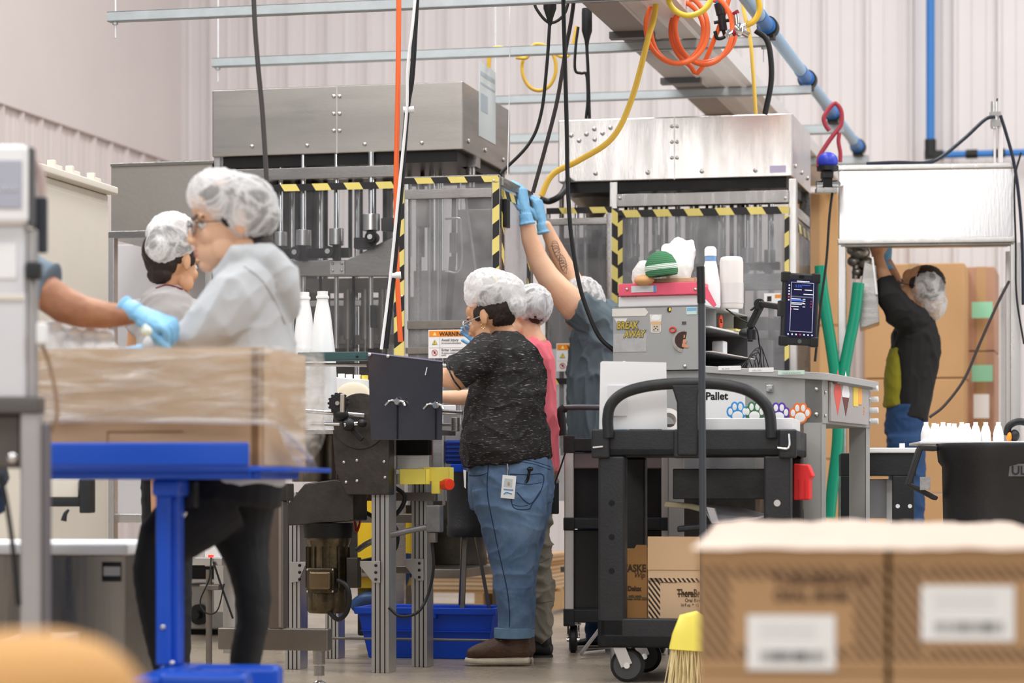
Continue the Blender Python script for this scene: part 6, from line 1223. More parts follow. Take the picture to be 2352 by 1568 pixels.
# ============================================================ PEOPLE
def person(label, f): return thing('person', label, 'person', f)
def drape(o, f, P, off=.003, k=6):
    """lay picture-plane points onto the near side of a garment"""
    pts = []
    PP = smoothpath([Vector((p[0],p[1],0)) for p in P], k)
    for p in PP:
        a = f.at(p.x,p.y,-1.2); b = f.at(p.x,p.y,0); d = (b-a).normalized(); hit, loc, nn, _ = o.ray_cast(a, d)
        if hit: pts.append(loc-d*off)
    return pts
def seam(o, f, P, par, r=.0016, material=DENIMS, name='seam', off=.0005):
    q = drape(o, f, P, off)
    if len(q) > 2: return MB().tube(q, r, 6, 1).build(name, material, par, smooth=True)
def glasses(par, c, M, rimm=BLACKG, r=.023, rt=.0018, lens=True, nm='glasses'):
    c = Vector(c); V = lambda x,y,z: c+M@Vector((x,y,z)); m = MB(); s = M.to_scale().x
    for q in (-1,1):
        m.tube([V(.103-.004*abs(math.cos(a)),q*.032+r*math.cos(a)*1.1,.0+r*.85*math.sin(a)) for a in [i*math.pi/8 for i in range(17)]], rt*s, 6, 1)
        m.tube([V(.098,q*.057,.008),V(.06,q*.074,.008),V(.0,q*.083,.010)], rt*s, 6, 3)
    m.tube([V(.104,-.010,.004),V(.107,0,.006),V(.104,.010,.004)], rt*s, 6, 3)
    g = m.build(nm, rimm, par, smooth=True)
    if lens:
        for q in (-1,1): MB().ell(V(.102,q*.032,0),(.0012,r*1.05,r*.82),M).build('lens', ACRYL, g, smooth=True)
    return g
def hairnet(par, f, ells, seed=1, amp=.0055, voxel=.005):
    m = MB()
    for c, r, rot in ells: m.ell(c, r, Matrix.Rotation(math.radians(rot),3,'Y'), 24, 16)
    return blob(m, 'hairnet', NET, par, voxel, 10, (amp,(26,26,12),seed), label='crinkled white hairnet')
def hair(par, c, M, ext=(), seed=1):
    m = MB(); c = Vector(c)
    m.ell(c+M@Vector((-.026,0,.038)),(.092,.081,.086),M,20,12).ell(c+M@Vector((-.042,0,-.004)),(.058,.067,.05),M,16,10)
    for q in (-1,1): m.ell(c+M@Vector((.022,q*.070,.022)),(.020,.010,.030),M,12,8)
    for p, r in ext: m.ell(c+M@Vector(p), r, M, 14, 10)
    return blob(m, 'hair', HAIR, par, .004, 2, (.003,(60,60,12),seed))
def ear_ring(par, c, M, q): 
    p = Vector(c)+M@Vector((.0,q*.090,-.034)); m = MB().tube([p+Vector((.010*math.cos(a),0,.010*math.sin(a))) for a in [i*math.pi/6 for i in range(13)]], .0018, 6, 1); return m.build('earring', mat('gold',(226,186,110),.25,1), par, smooth=True)
def gloved(par, f, w, d, n, side, s=1.1, curl=(30,35,20), **k):
    m = MB(); w = Vector(w); d = Vector(d).normalized(); hand(m, w, d, n, s, curl, side, **k)
    m.loft([(w-d*.045*s,.031*s,.026*s),(w-d*.01*s,.031*s,.023*s)], ref=perp(d,Vector(n)), cap=.1)
    m.loft([(w-d*.050*s,.035*s,.030*s),(w-d*.044*s,.035*s,.030*s)], ref=perp(d,Vector(n)), cap=.1)
    return blob(m, 'glove', GLOVE, par, .003, 2, (.0016,(60,60,40),3), label='pale blue nitrile glove')
# ---------------------------------------------------------------- woman in the black tee
f = Fr(1160, 10.43); W = person('person in black speckled tee, rolled blue jeans and brown boots, facing left at the conveyor', f)
c = f.at(1129,733,0); M = head_M(153, 16, 0, 1.0)
m = MB(); head_shapes(m, c, M)
m.loft(f.secs([(1186,812,36,.07,0),(1170,782,29,.062,0),(1152,758,27,.056,0),(1143,738,26,.055,0)]))
m.loft(f.rows([(1105,1215,815,.17,0),(1090,1235,870,.17,0),(1085,1235,960,.16,0),(1080,1250,1050,.17,0)]))
m.loft([(f.at(1128,812,-.13),.05,.05),(f.at(1082,848,-.18),.047,.047),(f.at(1050,872,-.17),.045,.045),(f.at(1015,866,-.1),.036,.036),(f.at(975,852,-.05),.027,.027)])
hand(m, f.at(970,850,-.05), (-1,.2,-.05), (0,0,1), 1.0, (25,30,20), 1)
m.loft([(f.at(1160,812,.15),.05,.05),(f.at(1110,850,.2),.047,.047),(f.at(1070,868,.19),.042,.042),(f.at(1010,862,.1),.032,.032),(f.at(975,850,.06),.026,.026)])
hand(m, f.at(970,850,.06), (-1,-.1,-.05), (0,0,1), 1.0, (25,30,20), -1)
for dd in (-.09,.09): m.loft(f.rows([(1100,1230,1120,.09,dd),(1135,1220,1250,.07,dd),(1150,1215,1380,.05,dd),(1160,1212,1480,.04,dd)]))
body = blob(m, 'body', SKIN2, W, .004, 6)
face_parts(W, c, M, mat('lips_rose',(190,92,80),.4)); hair(W, c, M, (), 2)
glasses(W, c, M, mat('clear_frame',(226,226,232),.15,trans=.5), .026, .0022, nm='safety_glasses'); ear_ring(W, c, M, 1)
hairnet(W, f, [(f.at(1128,668),(.112,.115,.092),16),(f.at(1160,676,.02),(.085,.105,.088),18),(f.at(1100,682),(.062,.09,.05),8),(f.at(1182,702),(.048,.095,.048),20)], 4)
m = MB()
m.loft(f.rows([(1132,1212,768,.085,0),(1108,1226,785,.14,0),(1100,1240,806,.185,0),(1090,1250,850,.195,0),(1076,1255,900,.195,0),(1066,1256,950,.20,0),(1056,1262,1000,.205,0),(1052,1264,1035,.205,0),(1060,1262,1062,.20,0)]), cap=.12)
m.loft([(f.at(1132,806,-.11),.078,.075),(f.at(1096,826,-.16),.076,.07),(f.at(1066,848,-.185),.074,.066),(f.at(1045,864,-.185),.072,.062)], cap=.05)
m.loft([(f.at(1160,812,.13),.07,.07),(f.at(1115,845,.19),.066,.06),(f.at(1085,862,.19),.062,.055)], cap=.05)
tee = blob(m, 'tee_shirt', TEE, W, .005, 4, (.020,(4,4,7),5)); 
cu = MB().tube([f.at(1028,832,-.20),f.at(1030,845,-.25),f.at(1042,872,-.26),f.at(1058,893,-.22)],.0035,8,6); cu.build('sleeve_hem', TEE, W, smooth=True)
m = MB()
m.loft(f.rows([(1076,1264,1052,.175,0),(1072,1270,1080,.185,0),(1074,1274,1120,.19,0),(1082,1272,1160,.185,0)]), cap=.15)
m.loft(f.rows([(1080,1262,1120,.10,-.085),(1092,1258,1170,.105,-.09),(1104,1250,1215,.10,-.09),(1119,1235,1260,.09,-.09),(1129,1227,1310,.085,-.09),(1136,1225,1360,.078,-.09),(1141,1224,1410,.074,-.09),(1141,1223,1450,.072,-.09)]), cap=.1)
m.loft(f.rows([(1110,1274,1120,.10,.09),(1120,1270,1170,.10,.09),(1128,1256,1215,.095,.09),(1135,1240,1270,.085,.09),(1140,1232,1330,.08,.09),(1145,1230,1400,.074,.09),(1146,1230,1445,.072,.09)]), cap=.1)
jn = blob(m, 'jeans', DENIM, W, .005, 4, (.009,(4,4,8),8))
m = MB(); m.loft(f.rows([(1134,1222,1442,.078,-.09),(1135,1221,1464,.076,-.09)]), cap=.06); m.loft(f.rows([(1142,1228,1440,.078,.09),(1143,1228,1462,.076,.09)]), cap=.06); m.build('jeans_cuff', mat('denim_reverse',(112,146,178),.85,var=.2,vscale=30), W, smooth=True)
seam(jn,f,[(1122,1068),(1119,1110),(1122,1150),(1132,1200),(1142,1250),(1153,1300),(1164,1350),(1170,1400),(1170,1440)],W,.0022)
seam(jn,f,[(1069,1088),(1085,1092),(1105,1091),(1119,1086)],W); seam(jn,f,[(1125,1062),(1170,1058),(1220,1064),(1264,1078)],W,.0014); seam(jn,f,[(1125,1056),(1170,1052),(1220,1058),(1264,1071)],W,.0014)
seam(jn,f,[(1172,1088),(1174,1130),(1180,1165),(1213,1169),(1222,1158),(1243,1125),(1247,1090),(1210,1090),(1172,1088)],W,.002,k if False else DENIMS); seam(jn,f,[(1176,1106),(1210,1112),(1244,1108)],W,.0012); seam(jn,f,[(1187,1130),(1208,1152),(1222,1154),(1242,1126)],W,.0022)
seam(jn,f,[(1176,1158),(1195,1162),(1212,1160)],W,.0012)
def boot(dd, dx, par):
    m = MB(); m.loft(f.secs([(1188+dx,1452,30,.043,dd),(1190+dx,1478,32,.045,dd),(1192+dx,1500,30,.046,dd)]), cap=.1)
    m.loft(f.secs([(1208+dx,1496,20,.040,dd),(1180+dx,1494,24,.044,dd),(1152+dx,1487,29,.045,dd),(1118+dx,1494,23,.049,dd),(1092+dx,1499,18,.047,dd),(1078+dx,1503,13,.036,dd)]), cap=.5)
    o = blob(m, 'boot', LEATH, par, .004, 3, (.002,(20,20,30),2))
    m = MB(); m.loft(f.secs([(1214+dx,1516,8,.040,dd),(1190+dx,1516,9,.046,dd),(1150+dx,1517,8,.044,dd),(1110+dx,1517,8,.051,dd),(1080+dx,1516,7,.045,dd),(1070+dx,1515,6,.03,dd)]), pw=.6, cap=.5); 
    m.build('sole', SOLE, o, smooth=True)
    for i,(x0,y0) in enumerate(((1150,1462),(1145,1470),(1138,1478),(1130,1485))): MB().tube([f.at(x0+dx+6,y0,dd-.035),f.at(x0+dx-4,y0+4,dd-.02),f.at(x0+dx-7,y0+6,dd)],.002,6,3).build('lace', mat('lace_cream',(196,180,150),.7), o, smooth=True)
boot(-.09,0,W); boot(.10,8,W)
q = drape(jn,f,[(1165,1050),(1165,1060),(1166,1062)],.012)
if q:
    p = q[0]; r1 = MB().cyl(p,p+Vector((0,-.008,0)),.019,n=24).build('badge_reel', mat('reel_blue',(66,62,150),.3), W, smooth=False, bev=.002); MB().box(p.x-.0035,p.x+.0035,p.y-.009,p.y-.008,p.z-.012,p.z+.008).build('reel_label', PAPER, r1)
    MB().tube([p+Vector((0,-.004,-.018)),p+Vector((.002,-.006,-.05)),p+Vector((.002,-.006,-.075))],.004,8,3).build('badge_strap', CHROME, r1, smooth=True)
    x = f.at(1168,1117).x; z0 = f.at(0,1144).z; z1 = f.at(0,1092).z; y = p.y-.022
    Mx = Matrix.Translation((x,y,(z0+z1)/2))@Matrix.Rotation(.09,4,'Y')
    cd = MB().box(-.027,.027,-.001,.001,-(z1-z0)/2,(z1-z0)/2,Mx).build('id_badge', PAPER, W, bev=.0005); MB().box(-.018,.014,-.0018,-.001,.0,.032,Mx).build('badge_photo', mat('photo_grey',(196,206,214),.4), cd); MB().box(-.018,.02,-.0018,-.001,-.014,-.008,Mx).build('badge_text', mat('badge_blue_ink',(120,150,190),.5), cd)
    MB().tube([Mx@Vector((-.016,-.0018,-.030)),Mx@Vector((-.006,-.0018,-.022)),Mx@Vector((.016,-.0018,-.026))],.0022,6,4).build('badge_logo', mat('badge_logo_blue',(70,150,210),.5), cd); MB().ell(Mx@Vector((.0,-.0018,.012)),(.005,.0006,.008)).build('photo_figure', mat('photo_fig',(190,150,110),.5), cd)
q = drape(jn,f,[(1212,1100),(1214,1090)],.012)
if q: MB().tube([q[0]+Vector((-.008,0,-.012)),q[0],q[-1]+Vector((.004,-.006,.02))],.006,8,4).ell(q[-1]+Vector((.006,-.01,.022)),(.013,.012,.009)).build('pocket_tool', BLACKG, W, smooth=True)
MB().add([f.at(1064,1078,-.19),f.at(1071,1080,-.19),f.at(1070,1122,-.19),f.at(1066,1118,-.19)],[(0,1,2,3)]).build('paper_tag', PAPER, W)
# ---------------------------------------------------------------- woman in the pink tee
f = Fr(1230, 10.95); W = person('person in coral pink tee and khaki trousers, mostly hidden behind the black tee person', f)
c = f.at(1212,722,0); M = head_M(138, 10, 0, .95); m = MB(); head_shapes(m, c, M)
m.loft(f.secs([(1228,790,30,.06,0),(1218,765,25,.055,0),(1214,735,24,.052,0)])); m.loft(f.rows([(1212,1246,806,.10,0),(1200,1265,900,.13,0),(1200,1268,1050,.13,0)]))
m.loft([(f.at(1205,825,-.08),.035,.035),(f.at(1150,880,-.16),.04,.04),(f.at(1105,912,-.15),.038,.038),(f.at(1050,913,-.13),.031,.031),(f.at(1005,910,-.12),.024,.024)]); hand(m, f.at(1002,910,-.12), (-1,.0,.1), (0,0,1), .95, (25,25,15), 1)
m.loft([(f.at(1215,825,.08),.035,.035),(f.at(1170,860,.16),.038,.038),(f.at(1125,845,.1),.034,.034),(f.at(1098,790,.05),.025,.025)])
for dd in (-.07,.07): m.loft(f.rows([(1205,1262,1100,.08,dd),(1212,1258,1250,.06,dd),(1222,1256,1400,.045,dd),(1228,1256,1470,.035,dd)]))
blob(m, 'body', SKIN, W, .005, 3); face_parts(W, c, M); hair(W, c, M, (), 5)
hairnet(W, f, [(f.at(1222,700),(.088,.105,.090),10),(f.at(1238,712),(.052,.09,.068),20)], 7)
gloved(W, f, f.at(1112,786,.04), (-.8,0,.6), (-.3,.9,.3), 1, .8, (25,30,20))
m = MB(); m.loft(f.rows([(1200,1242,778,.07,0),(1180,1262,795,.13,0),(1178,1276,830,.16,0),(1182,1280,900,.16,0),(1188,1281,960,.155,0),(1190,1280,1020,.155,0),(1196,1282,1085,.15,0)]), cap=.12)
m.loft([(f.at(1215,812,-.1),.065,.06),(f.at(1190,850,-.15),.062,.056),(f.at(1165,885,-.16),.058,.05)], cap=.06); m.loft([(f.at(1225,812,.1),.065,.06),(f.at(1190,850,.16),.058,.055)], cap=.06)
blob(m, 'tee_shirt', TEEP, W, .006, 4, (.02,(8,8,3),9))
m = MB(); m.loft(f.rows([(1196,1276,1065,.15,0),(1196,1276,1130,.155,0)]), cap=.1)
m.loft(f.rows([(1200,1272,1120,.09,-.07),(1204,1268,1190,.085,-.07),(1209,1262,1260,.08,-.07),(1212,1266,1320,.078,-.07),(1213,1270,1390,.078,-.07),(1216,1274,1440,.08,-.07),(1222,1268,1466,.07,-.07)]), cap=.1); m.loft(f.rows([(1196,1268,1120,.09,.07),(1200,1256,1260,.08,.07),(1205,1256,1390,.075,.07),(1208,1256,1460,.075,.07)]), cap=.1)
kp = blob(m, 'trousers', KHAKI, W, .006, 4, (.026,(7,7,9),4)); seam(kp,f,[(1216,1285),(1240,1292),(1262,1282)],W,.002,mat('khaki_seam',(110,104,92),.8)); seam(kp,f,[(1218,1378),(1244,1384),(1268,1380)],W,.002,mat('khaki_seam',(110,104,92),.8))
for dd,dx in ((-.07,0),(.08,-10)):
    m = MB().loft(f.secs([(1262+dx,1492,17,.038,dd),(1240+dx,1488,20,.042,dd),(1215+dx,1494,14,.044,dd),(1195+dx,1500,9,.04,dd)])); m.loft(f.secs([(1246+dx,1455,20,.04,dd),(1248+dx,1485,20,.04,dd)])); s_ = m.build('shoe', BLACKR, W, smooth=True); MB().loft(f.secs([(1268+dx,1507,5,.038,dd),(1230+dx,1507,5,.045,dd),(1192+dx,1507,5,.038,dd)]),pw=.6).build('shoe_sole', BLACKP, s_, smooth=True)
m = MB(); f.box(m,1262,1108,1284,1180,-.14,-.10); rd = m.build('belt_radio', BLACKP, W, bev=.005)
# ---------------------------------------------------------------- man in the slate tee reaching up
f = Fr(1345, 11.65); W = person('person in slate tee with both gloved hands raised to the left machine cage', f)
c = f.at(1338,705,.12); M = head_M(120, -5, 0, 1.0); m = MB(); head_shapes(m, c, M)
m.loft(f.secs([(1372,752,36,.07,.05),(1355,725,30,.06,.08),(1342,700,28,.058,.12)])); m.loft(f.rows([(1340,1415,760,.14,0),(1325,1425,850,.14,0),(1325,1420,1000,.13,0)]))
m.loft([(f.at(1345,722,-.1),.072,.065),(f.at(1318,700,-.12),.070,.062),(f.at(1285,668,-.12),.060,.055),(f.at(1258,634,-.12),.052,.05),(f.at(1236,597,-.12),.047,.045),(f.at(1217,548,-.13),.038,.036),(f.at(1207,500,-.14),.030,.028)])
m.loft([(f.at(1370,715,.14),.062,.06),(f.at(1322,660,.14),.05,.05),(f.at(1297,612,.12),.043,.043),(f.at(1271,560,.10),.035,.033),(f.at(1251,515,.08),.027,.026)])
for dd in (-.09,.09): m.loft(f.rows([(1330,1420,1080,.09,dd),(1340,1400,1250,.07,dd),(1345,1395,1400,.05,dd),(1350,1395,1470,.04,dd)]))
body = blob(m, 'body', SKIN, W, .005, 3); face_parts(W, c, M); hair(W, c, M, (), 6)
# tattoo lines on the far forearm
TATM = mat('tattoo_ink',(96,84,84),.6)
for i in range(11):
    cx_ = 1272+i*2.6; cy_ = 562+i*5.6; pts = [(cx_+7*math.cos(a*1.0)+3*math.sin(a*2.3+i), cy_+7*math.sin(a)+3*math.cos(a*1.7+i)) for a in [j*.7 for j in range(10)]]
    seam(body, f, pts, W, .0009, TATM, 'tattoo', .0002)
hairnet(W, f, [(f.at(1338,676,.10),(.094,.13,.082),8),(f.at(1360,692,.08),(.06,.11,.07),15)], 11)
gloved(W, f, f.at(1206,486,-.14), (-.18,.0,1), (.75,-.45,.1), -1, 1.16, (38,45,30), thumb=30)
gloved(W, f, f.at(1244,508,.08), (-.22,.0,1), (.75,-.45,.1), -1, 1.1, (45,45,30), thumb=30)
m = MB(); m.loft(f.rows([(1352,1402,712,.07,.02),(1330,1425,726,.13,0),(1314,1436,760,.155,0),(1310,1442,800,.16,0),(1304,1442,850,.16,0),(1302,1440,920,.155,0),(1304,1436,1000,.15,0),(1306,1436,1050,.15,0)]), cap=.12)
m.loft([(f.at(1385,745,-.07),.085,.08),(f.at(1350,722,-.11),.082,.075),(f.at(1322,704,-.12),.080,.070)], cap=.04); m.loft([(f.at(1400,735,.1),.08,.075),(f.at(1362,706,.14),.072,.066)], cap=.06)
blob(m, 'tee_shirt', TEEB, W, .006, 4, (.022,(7,7,4),12))
m = MB(); m.loft(f.rows([(1312,1432,1030,.15,0),(1312,1430,1110,.15,0)]),cap=.1); 
for dd in (-.09,.09): m.loft(f.rows([(1318,1425,1110,.095,dd),(1330,1412,1250,.08,dd),(1340,1405,1380,.07,dd),(1345,1402,1468,.065,dd)]),cap=.1)
blob(m, 'jeans', DENIMD, W, .007, 4, (.008,(5,5,10),3))
for dd in (-.09,.09): MB().loft(f.secs([(1398,1474,8,.038,dd),(1370,1470,12,.042,dd),(1340,1474,8,.045,dd),(1318,1476,6,.035,dd)])).build('shoe', BLACKR, W, smooth=True)
# ---------------------------------------------------------------- woman in the grey hoodie
f = Fr(540, 7.4); W = person('person in light grey hoodie, black leggings, glasses and hairnet behind the wrapped carton', f)
c = f.at(532,520,0); M = head_M(197, 4, 0, 1.15); m = MB(); head_shapes(m, c, M)
m.loft(f.secs([(588,668,58,.075,0),(575,630,50,.068,0),(556,592,46,.064,0),(548,560,44,.06,0)])); m.loft(f.rows([(490,655,680,.16,0),(470,660,800,.16,0),(465,650,1000,.15,0),(460,640,1120,.15,0)]))
m.ell(c+M@Vector((.035,.0,-.06)),(.06,.058,.045),M)
m.loft([(f.at(560,690,-.15),.055,.055),(f.at(500,750,-.2),.05,.05),(f.at(420,790,-.18),.04,.04),(f.at(345,800,-.12),.028,.028)]); m.loft([(f.at(560,690,.17),.055,.055),(f.at(500,760,.2),.05,.05),(f.at(420,800,.18),.04,.04),(f.at(345,805,.12),.028,.028)])
m.loft(f.rows([(500,600,1150,.07,.06),(530,605,1270,.065,.06),(558,608,1400,.05,.06),(545,580,1540,.04,.06),(540,575,1650,.035,.06)])); m.loft(f.rows([(410,500,1150,.07,-.08),(345,420,1250,.06,-.08),(332,388,1350,.05,-.08),(352,395,1480,.045,-.08),(368,402,1640,.035,-.08)]))
blob(m, 'body', SKIN, W, .004, 6); face_parts(W, c, M, mat('lips_pink',(206,116,112),.4)); hair(W, c, M, (((-.06,0,-.06),(.05,.055,.04)),((.02,.0,.06),(.07,.07,.045))), 8)
glasses(W, c, M, mat('glasses_frame',(34,28,30),.3), .024, .0016)
hairnet(W, f, [(f.at(520,462),(.116,.12,.088),26),(f.at(560,478),(.098,.12,.100),40),(f.at(590,500),(.060,.10,.072),50),(f.at(478,448),(.06,.08,.060),16)], 14)
hand_d = (-1,0,-.2); gloved(W, f, f.at(335,803,-.12), hand_d, (0,-.3,1), 1, 1.0, (40,45,30)); gloved(W, f, f.at(335,812,.12), hand_d, (0,-.3,1), -1, 1.0, (40,45,30))
m = MB(); m.loft(f.rows([(505,648,640,.15,0),(480,668,668,.185,0),(462,674,710,.2,0),(450,676,770,.205,0),(452,680,850,.205,0),(455,680,950,.2,0),(452,668,1050,.2,0),(455,660,1110,.19,0)]), cap=.12)
m.loft([(f.at(580,655,-.1),.085,.08),(f.at(535,690,-.17),.088,.075),(f.at(490,740,-.2),.080,.07),(f.at(440,778,-.2),.062,.058),(f.at(385,795,-.17),.048,.046),(f.at(350,802,-.13),.040,.038)], cap=.2)
m.loft([(f.at(580,665,.1),.085,.08),(f.at(520,720,.19),.08,.07),(f.at(450,790,.2),.062,.058),(f.at(350,808,.13),.040,.038)], cap=.2)
# hood gathered on the back
m.ell(f.at(575,610,.0),(.075,.15,.045),Matrix.Rotation(math.radians(28),3,'Y')); m.loft([(f.at(560,598,-.07),.040,.06),(f.at(610,600,-.08),.050,.07),(f.at(645,640,-.06),.052,.08),(f.at(662,680,0),.038,.09)], cap=.6); m.loft([(f.at(600,590,.0),.045,.12),(f.at(640,630,.0),.05,.13),(f.at(668,688,.0),.024,.10)], cap=.6)
m.loft([(f.at(505,640,-.10),.030,.03),(f.at(545,592,-.115),.034,.034),(f.at(600,585,-.09),.034,.034),(f.at(645,612,-.03),.032,.03)], cap=.6)
hd = blob(m, 'hoodie', HOOD, W, .006, 6, (.013,(4.5,4.5,5.5),19)); seam(hd,f,[(562,612),(600,640),(632,690),(655,742)],W,.004,HOOD); 
m = MB(); m.loft(f.rows([(450,655,1095,.18,0),(440,648,1150,.18,0)]),cap=.1)
m.loft(f.rows([(470,640,1130,.105,.06),(482,622,1225,.10,.06),(520,619,1290,.095,.06),(540,624,1370,.085,.06),(543,618,1430,.078,.06),(530,602,1500,.068,.06),(524,590,1560,.058,.06),(528,586,1650,.05,.06)]),cap=.1)
m.loft(f.secs([(500,1140,90,.11,-.05),(440,1190,84,.105,-.08),(380,1245,70,.095,-.08),(356,1310,52,.088,-.08),(362,1390,46,.08,-.08),(372,1470,38,.07,-.08),(382,1540,30,.058,-.08),(386,1650,28,.05,-.08)]),cap=.1)
blob(m, 'leggings', LEGG, W, .006, 4, (.003,(6,6,12),3))
for px,dd in ((386,-.08),(556,.06)): MB().loft(f.secs([(px+30,1675,14,.04,dd),(px,1668,20,.044,dd),(px-45,1676,13,.046,dd),(px-75,1680,9,.036,dd)])).build('shoe', BLACKR, W, smooth=True)
# ---------------------------------------------------------------- woman in the grey tee seen from behind
f = Fr(400, 8.8); W = person('person in grey tee and hairnet seen from behind, left of the hoodie wearer', f)
c = f.at(394,606,0); M = head_M(52, 8, 0, 1.0); m = MB(); head_shapes(m, c, M)
m.loft(f.secs([(385,700,30,.06,0),(386,665,27,.055,0),(390,625,28,.056,0)])); m.loft(f.rows([(335,435,710,.13,0),(330,440,850,.13,0),(335,435,1000,.13,0)]))
for q in (-1,1): m.loft([(f.at(385+q*58,715,.0),.045,.045),(f.at(385+q*70,800,.1),.038,.038),(f.at(385+q*30,850,.3),.028,.028)]); 
for dd in (-.07,.07): m.loft(f.rows([(345,425,1080,.08,dd),(350,410,1300,.06,dd),(355,405,1560,.04,dd)]))
blob(m, 'body', SKIN2, W, .005, 3); face_parts(W, c, M); hair(W, c, M, (((-.05,0,-.045),(.035,.05,.035)),), 9)
hairnet(W, f, [(f.at(396,543,-.02),(.088,.13,.084),10),(f.at(376,566,-.04),(.062,.12,.068),8)], 16)
m = MB(); m.loft(f.rows([(352,420,656,.07,0),(325,442,680,.14,0),(316,452,720,.16,0),(314,455,800,.16,0),(320,452,950,.155,0),(322,450,1040,.15,0)]),cap=.12)
for q in (-1,1): m.loft([(f.at(385+q*45,700,.0),.06,.06),(f.at(385+q*62,760,.04),.056,.056)],cap=.06)
te = blob(m, 'tee_shirt', TEEG, W, .006, 4, (.008,(6,6,6),17)); seam(te,f,[(358,662),(385,655),(418,664)],W,.004,mat('maroon_collar_band',(120,40,40),.8),'collar')
m = MB(); m.loft(f.rows([(328,446,1020,.15,0),(326,446,1100,.15,0)]),cap=.1)
for q in (-1,1): m.loft(f.rows([(355+q*32,415+q*32,1090,.09,0),(360+q*30,412+q*30,1300,.075,0),(365+q*28,408+q*28,1560,.06,0)]),cap=.1); MB().loft(f.secs([(385+q*28,1585,14,.05,-.06),(385+q*28,1588,12,.05,.1)])).build('shoe', BLACKR, W, smooth=True)
blob(m, 'trousers', LEGG, W, .007, 3, (.004,(6,6,12),3))
# ---------------------------------------------------------------- worker reaching in from the left
f = Fr(60, 7.1); W = person('person behind the packing machine reaching a bare arm with blue glove rightward', f)
c = f.at(-90,455,.1); M = head_M(0, 15, 0, 1.05); m = MB(); head_shapes(m, c, M)
m.loft(f.secs([(-95,600,50,.07,.1),(-95,550,45,.06,.1),(-92,500,45,.06,.1)])); m.loft(f.rows([(-160,10,640,.15,.1),(-160,10,850,.15,.1),(-155,5,1080,.15,.1)]))
m.loft([(f.at(20,625,.05),.055,.05),(f.at(70,650,.03),.054,.05),(f.at(112,676,.0),.050,.046),(f.at(150,702,0),.050,.045),(f.at(195,718,0),.044,.04),(f.at(245,724,0),.037,.033),(f.at(285,724,0),.030,.027),(f.at(318,724,0),.022,.021)])
m.loft([(f.at(-150,640,.1),.055,.055),(f.at(-170,800,.1),.045,.045),(f.at(-100,880,.0),.03,.03)])
for dd in (.0,.2): m.loft(f.rows([(-140,-20,1150,.09,dd),(-120,-30,1400,.07,dd),(-110,-40,1680,.045,dd)]))
blob(m, 'body', SKIN3, W, .005, 3, (.0015,(12,12,30),2)); face_parts(W, c, M); hair(W, c, M)
m = MB(); m.loft(f.rows([(-130,-60,585,.08,.1),(-165,0,610,.16,.1),(-175,20,680,.18,.1),(-172,15,900,.18,.1),(-170,12,1120,.17,.1)]),cap=.12); m.loft([(f.at(-30,620,.08),.075,.07),(f.at(50,635,.03),.072,.064),(f.at(120,655,.0),.064,.056)],cap=.05); m.loft([(f.at(-140,640,.1),.07,.07),(f.at(-165,740,.1),.06,.06)],cap=.1)
blob(m, 'tee_shirt', mat('blue_grey_tee',(112,128,142),.9,var=.3,vscale=12), W, .006, 4, (.012,(8,8,8),21))
m = MB(); m.loft(f.rows([(-168,10,1100,.17,.1),(-165,8,1180,.17,.1)]),cap=.1)
for dd in (.0,.2): m.loft(f.rows([(-145,-12,1170,.1,dd),(-130,-22,1400,.085,dd),(-118,-30,1680,.065,dd)]),cap=.1); MB().loft(f.secs([(-100,1692,12,.04,dd),(-70,1690,14,.045,dd),(-20,1697,8,.045,dd)])).build('shoe', BLACKR, W, smooth=True)
blob(m, 'trousers', DENIMD, W, .007, 3, (.006,(5,5,12),3))
gloved(W, f, f.at(322,722,.0), (.90,-.25,-.36), (.35,-.5,.8), 1, 1.12, (70,85,55), thumb=15, tr=1.2)
f2 = Fr(336,7.0); one(MB().ell(f2.at(336,760,.0),(.016,.014,.014)).cyl(f2.at(332,754),f2.at(328,750),.012,n=14),'bottle_cap',mat('cap_white_green',(232,244,232),.35),f2,'small white cap held in the blue gloved fist','cap',smooth=True)
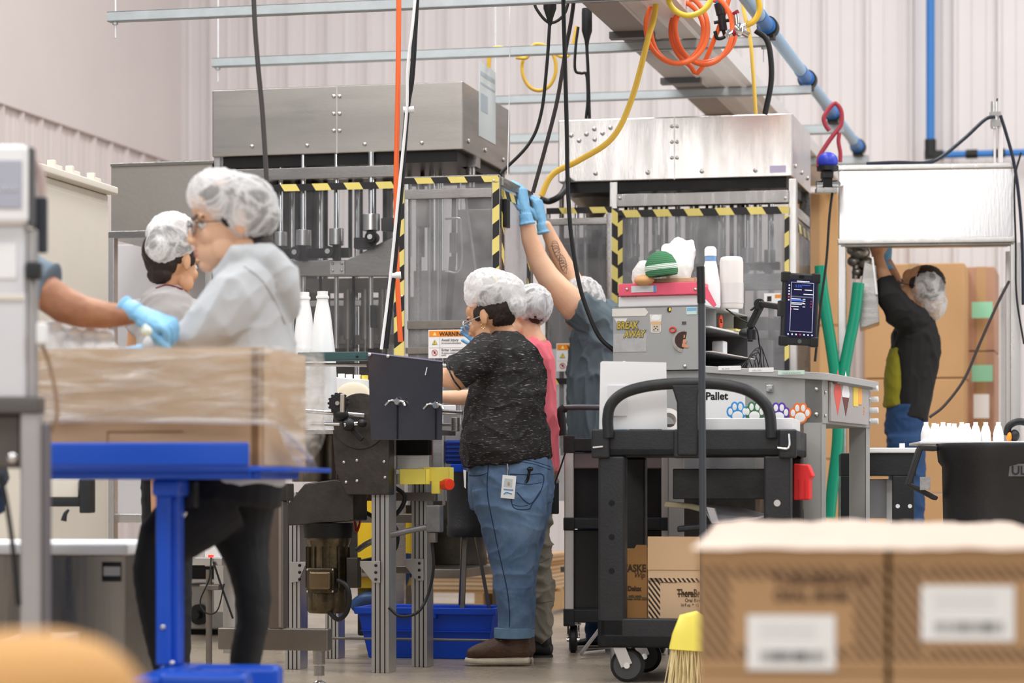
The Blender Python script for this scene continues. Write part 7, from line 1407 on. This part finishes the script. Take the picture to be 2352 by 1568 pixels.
# ---------------------------------------------------------------- man in the black jacket
f = Fr(2085, 12.8); W = person('person in black jacket and blue jeans reaching up under the bright steel hood', f)
c = f.at(2112,664,0); M = head_M(158, -14, 0, 1.02); m = MB(); head_shapes(m, c, M)
m.loft(f.secs([(2122,740,26,.06,0),(2120,710,24,.058,0),(2116,680,24,.056,0)])); m.loft(f.rows([(2070,2140,760,.14,0),(2065,2135,900,.13,0),(2060,2125,1000,.13,0)]))
m.loft([(f.at(2100,745,-.12),.05,.05),(f.at(2062,706,-.16),.046,.046),(f.at(2038,655,-.14),.04,.04),(f.at(2024,618,-.12),.032,.032),(f.at(2016,588,-.1),.026,.026)]); m.loft([(f.at(2115,745,.14),.05,.05),(f.at(2075,700,.18),.045,.045),(f.at(2052,640,.14),.038,.038),(f.at(2036,600,.08),.028,.028)])
hand(m, f.at(2016,586,-.1), (-.05,.1,1), (0,-1,0), 1.05, (30,35,20), 1)
for dd in (-.09,.09): m.loft(f.rows([(2050,2120,1040,.09,dd),(2055,2115,1250,.06,dd),(2065,2105,1430,.045,dd)]))
blob(m, 'body', SKIN2, W, .006, 3); face_parts(W, c, M); hair(W, c, M, (), 12); glasses(W, c, M)
hairnet(W, f, [(f.at(2128,662,-.0),(.090,.13,.100),-10),(f.at(2144,696,-.02),(.064,.12,.085),0),(f.at(2112,650),(.05,.10,.06),0)], 18)
gloved(W, f, f.at(2035,596,.08), (-.1,.0,1), (.3,-1,0), -1, 1.0, (35,35,20))
m = MB(); m.loft(f.rows([(2092,2146,722,.08,0),(2070,2156,742,.15,0),(2048,2160,775,.17,0),(2046,2158,810,.17,0),(2048,2150,850,.165,0),(2046,2146,890,.16,0),(2046,2138,930,.16,0),(2040,2132,962,.16,0)]),cap=.1)
m.loft([(f.at(2105,746,-.08),.085,.085),(f.at(2064,710,-.15),.078,.078),(f.at(2042,674,-.15),.066,.066),(f.at(2029,640,-.13),.054,.054)],cap=.05); m.loft([(f.at(2115,746,.1),.085,.085),(f.at(2078,705,.17),.076,.076),(f.at(2060,668,.15),.064,.064)],cap=.05)
blob(m, 'jacket', JACKET, W, .007, 4, (.012,(7,7,5),22))
m = MB(); m.loft(f.rows([(2042,2085,800,.10,0),(2034,2085,840,.11,0),(2030,2090,880,.12,0),(2028,2095,935,.12,0)]),cap=.05); blob(m,'olive_shirt',OLIVE,W,.008,3,(.008,(8,8,8),2))
m = MB(); m.loft(f.rows([(2036,2132,930,.15,0),(2030,2130,1000,.155,0)]),cap=.1)
for dd in (-.09,.09): m.loft(f.rows([(2036,2128,1000,.1,dd),(2045,2122,1200,.085,dd),(2052,2118,1430,.07,dd)]),cap=.1); MB().loft(f.secs([(2110,1443,8,.04,dd),(2080,1441,10,.045,dd),(2045,1446,6,.045,dd)])).build('shoe', BLACKR, W, smooth=True)
blob(m, 'jeans', DENIMD, W, .008, 3, (.008,(5,5,10),3))
rebase_all()
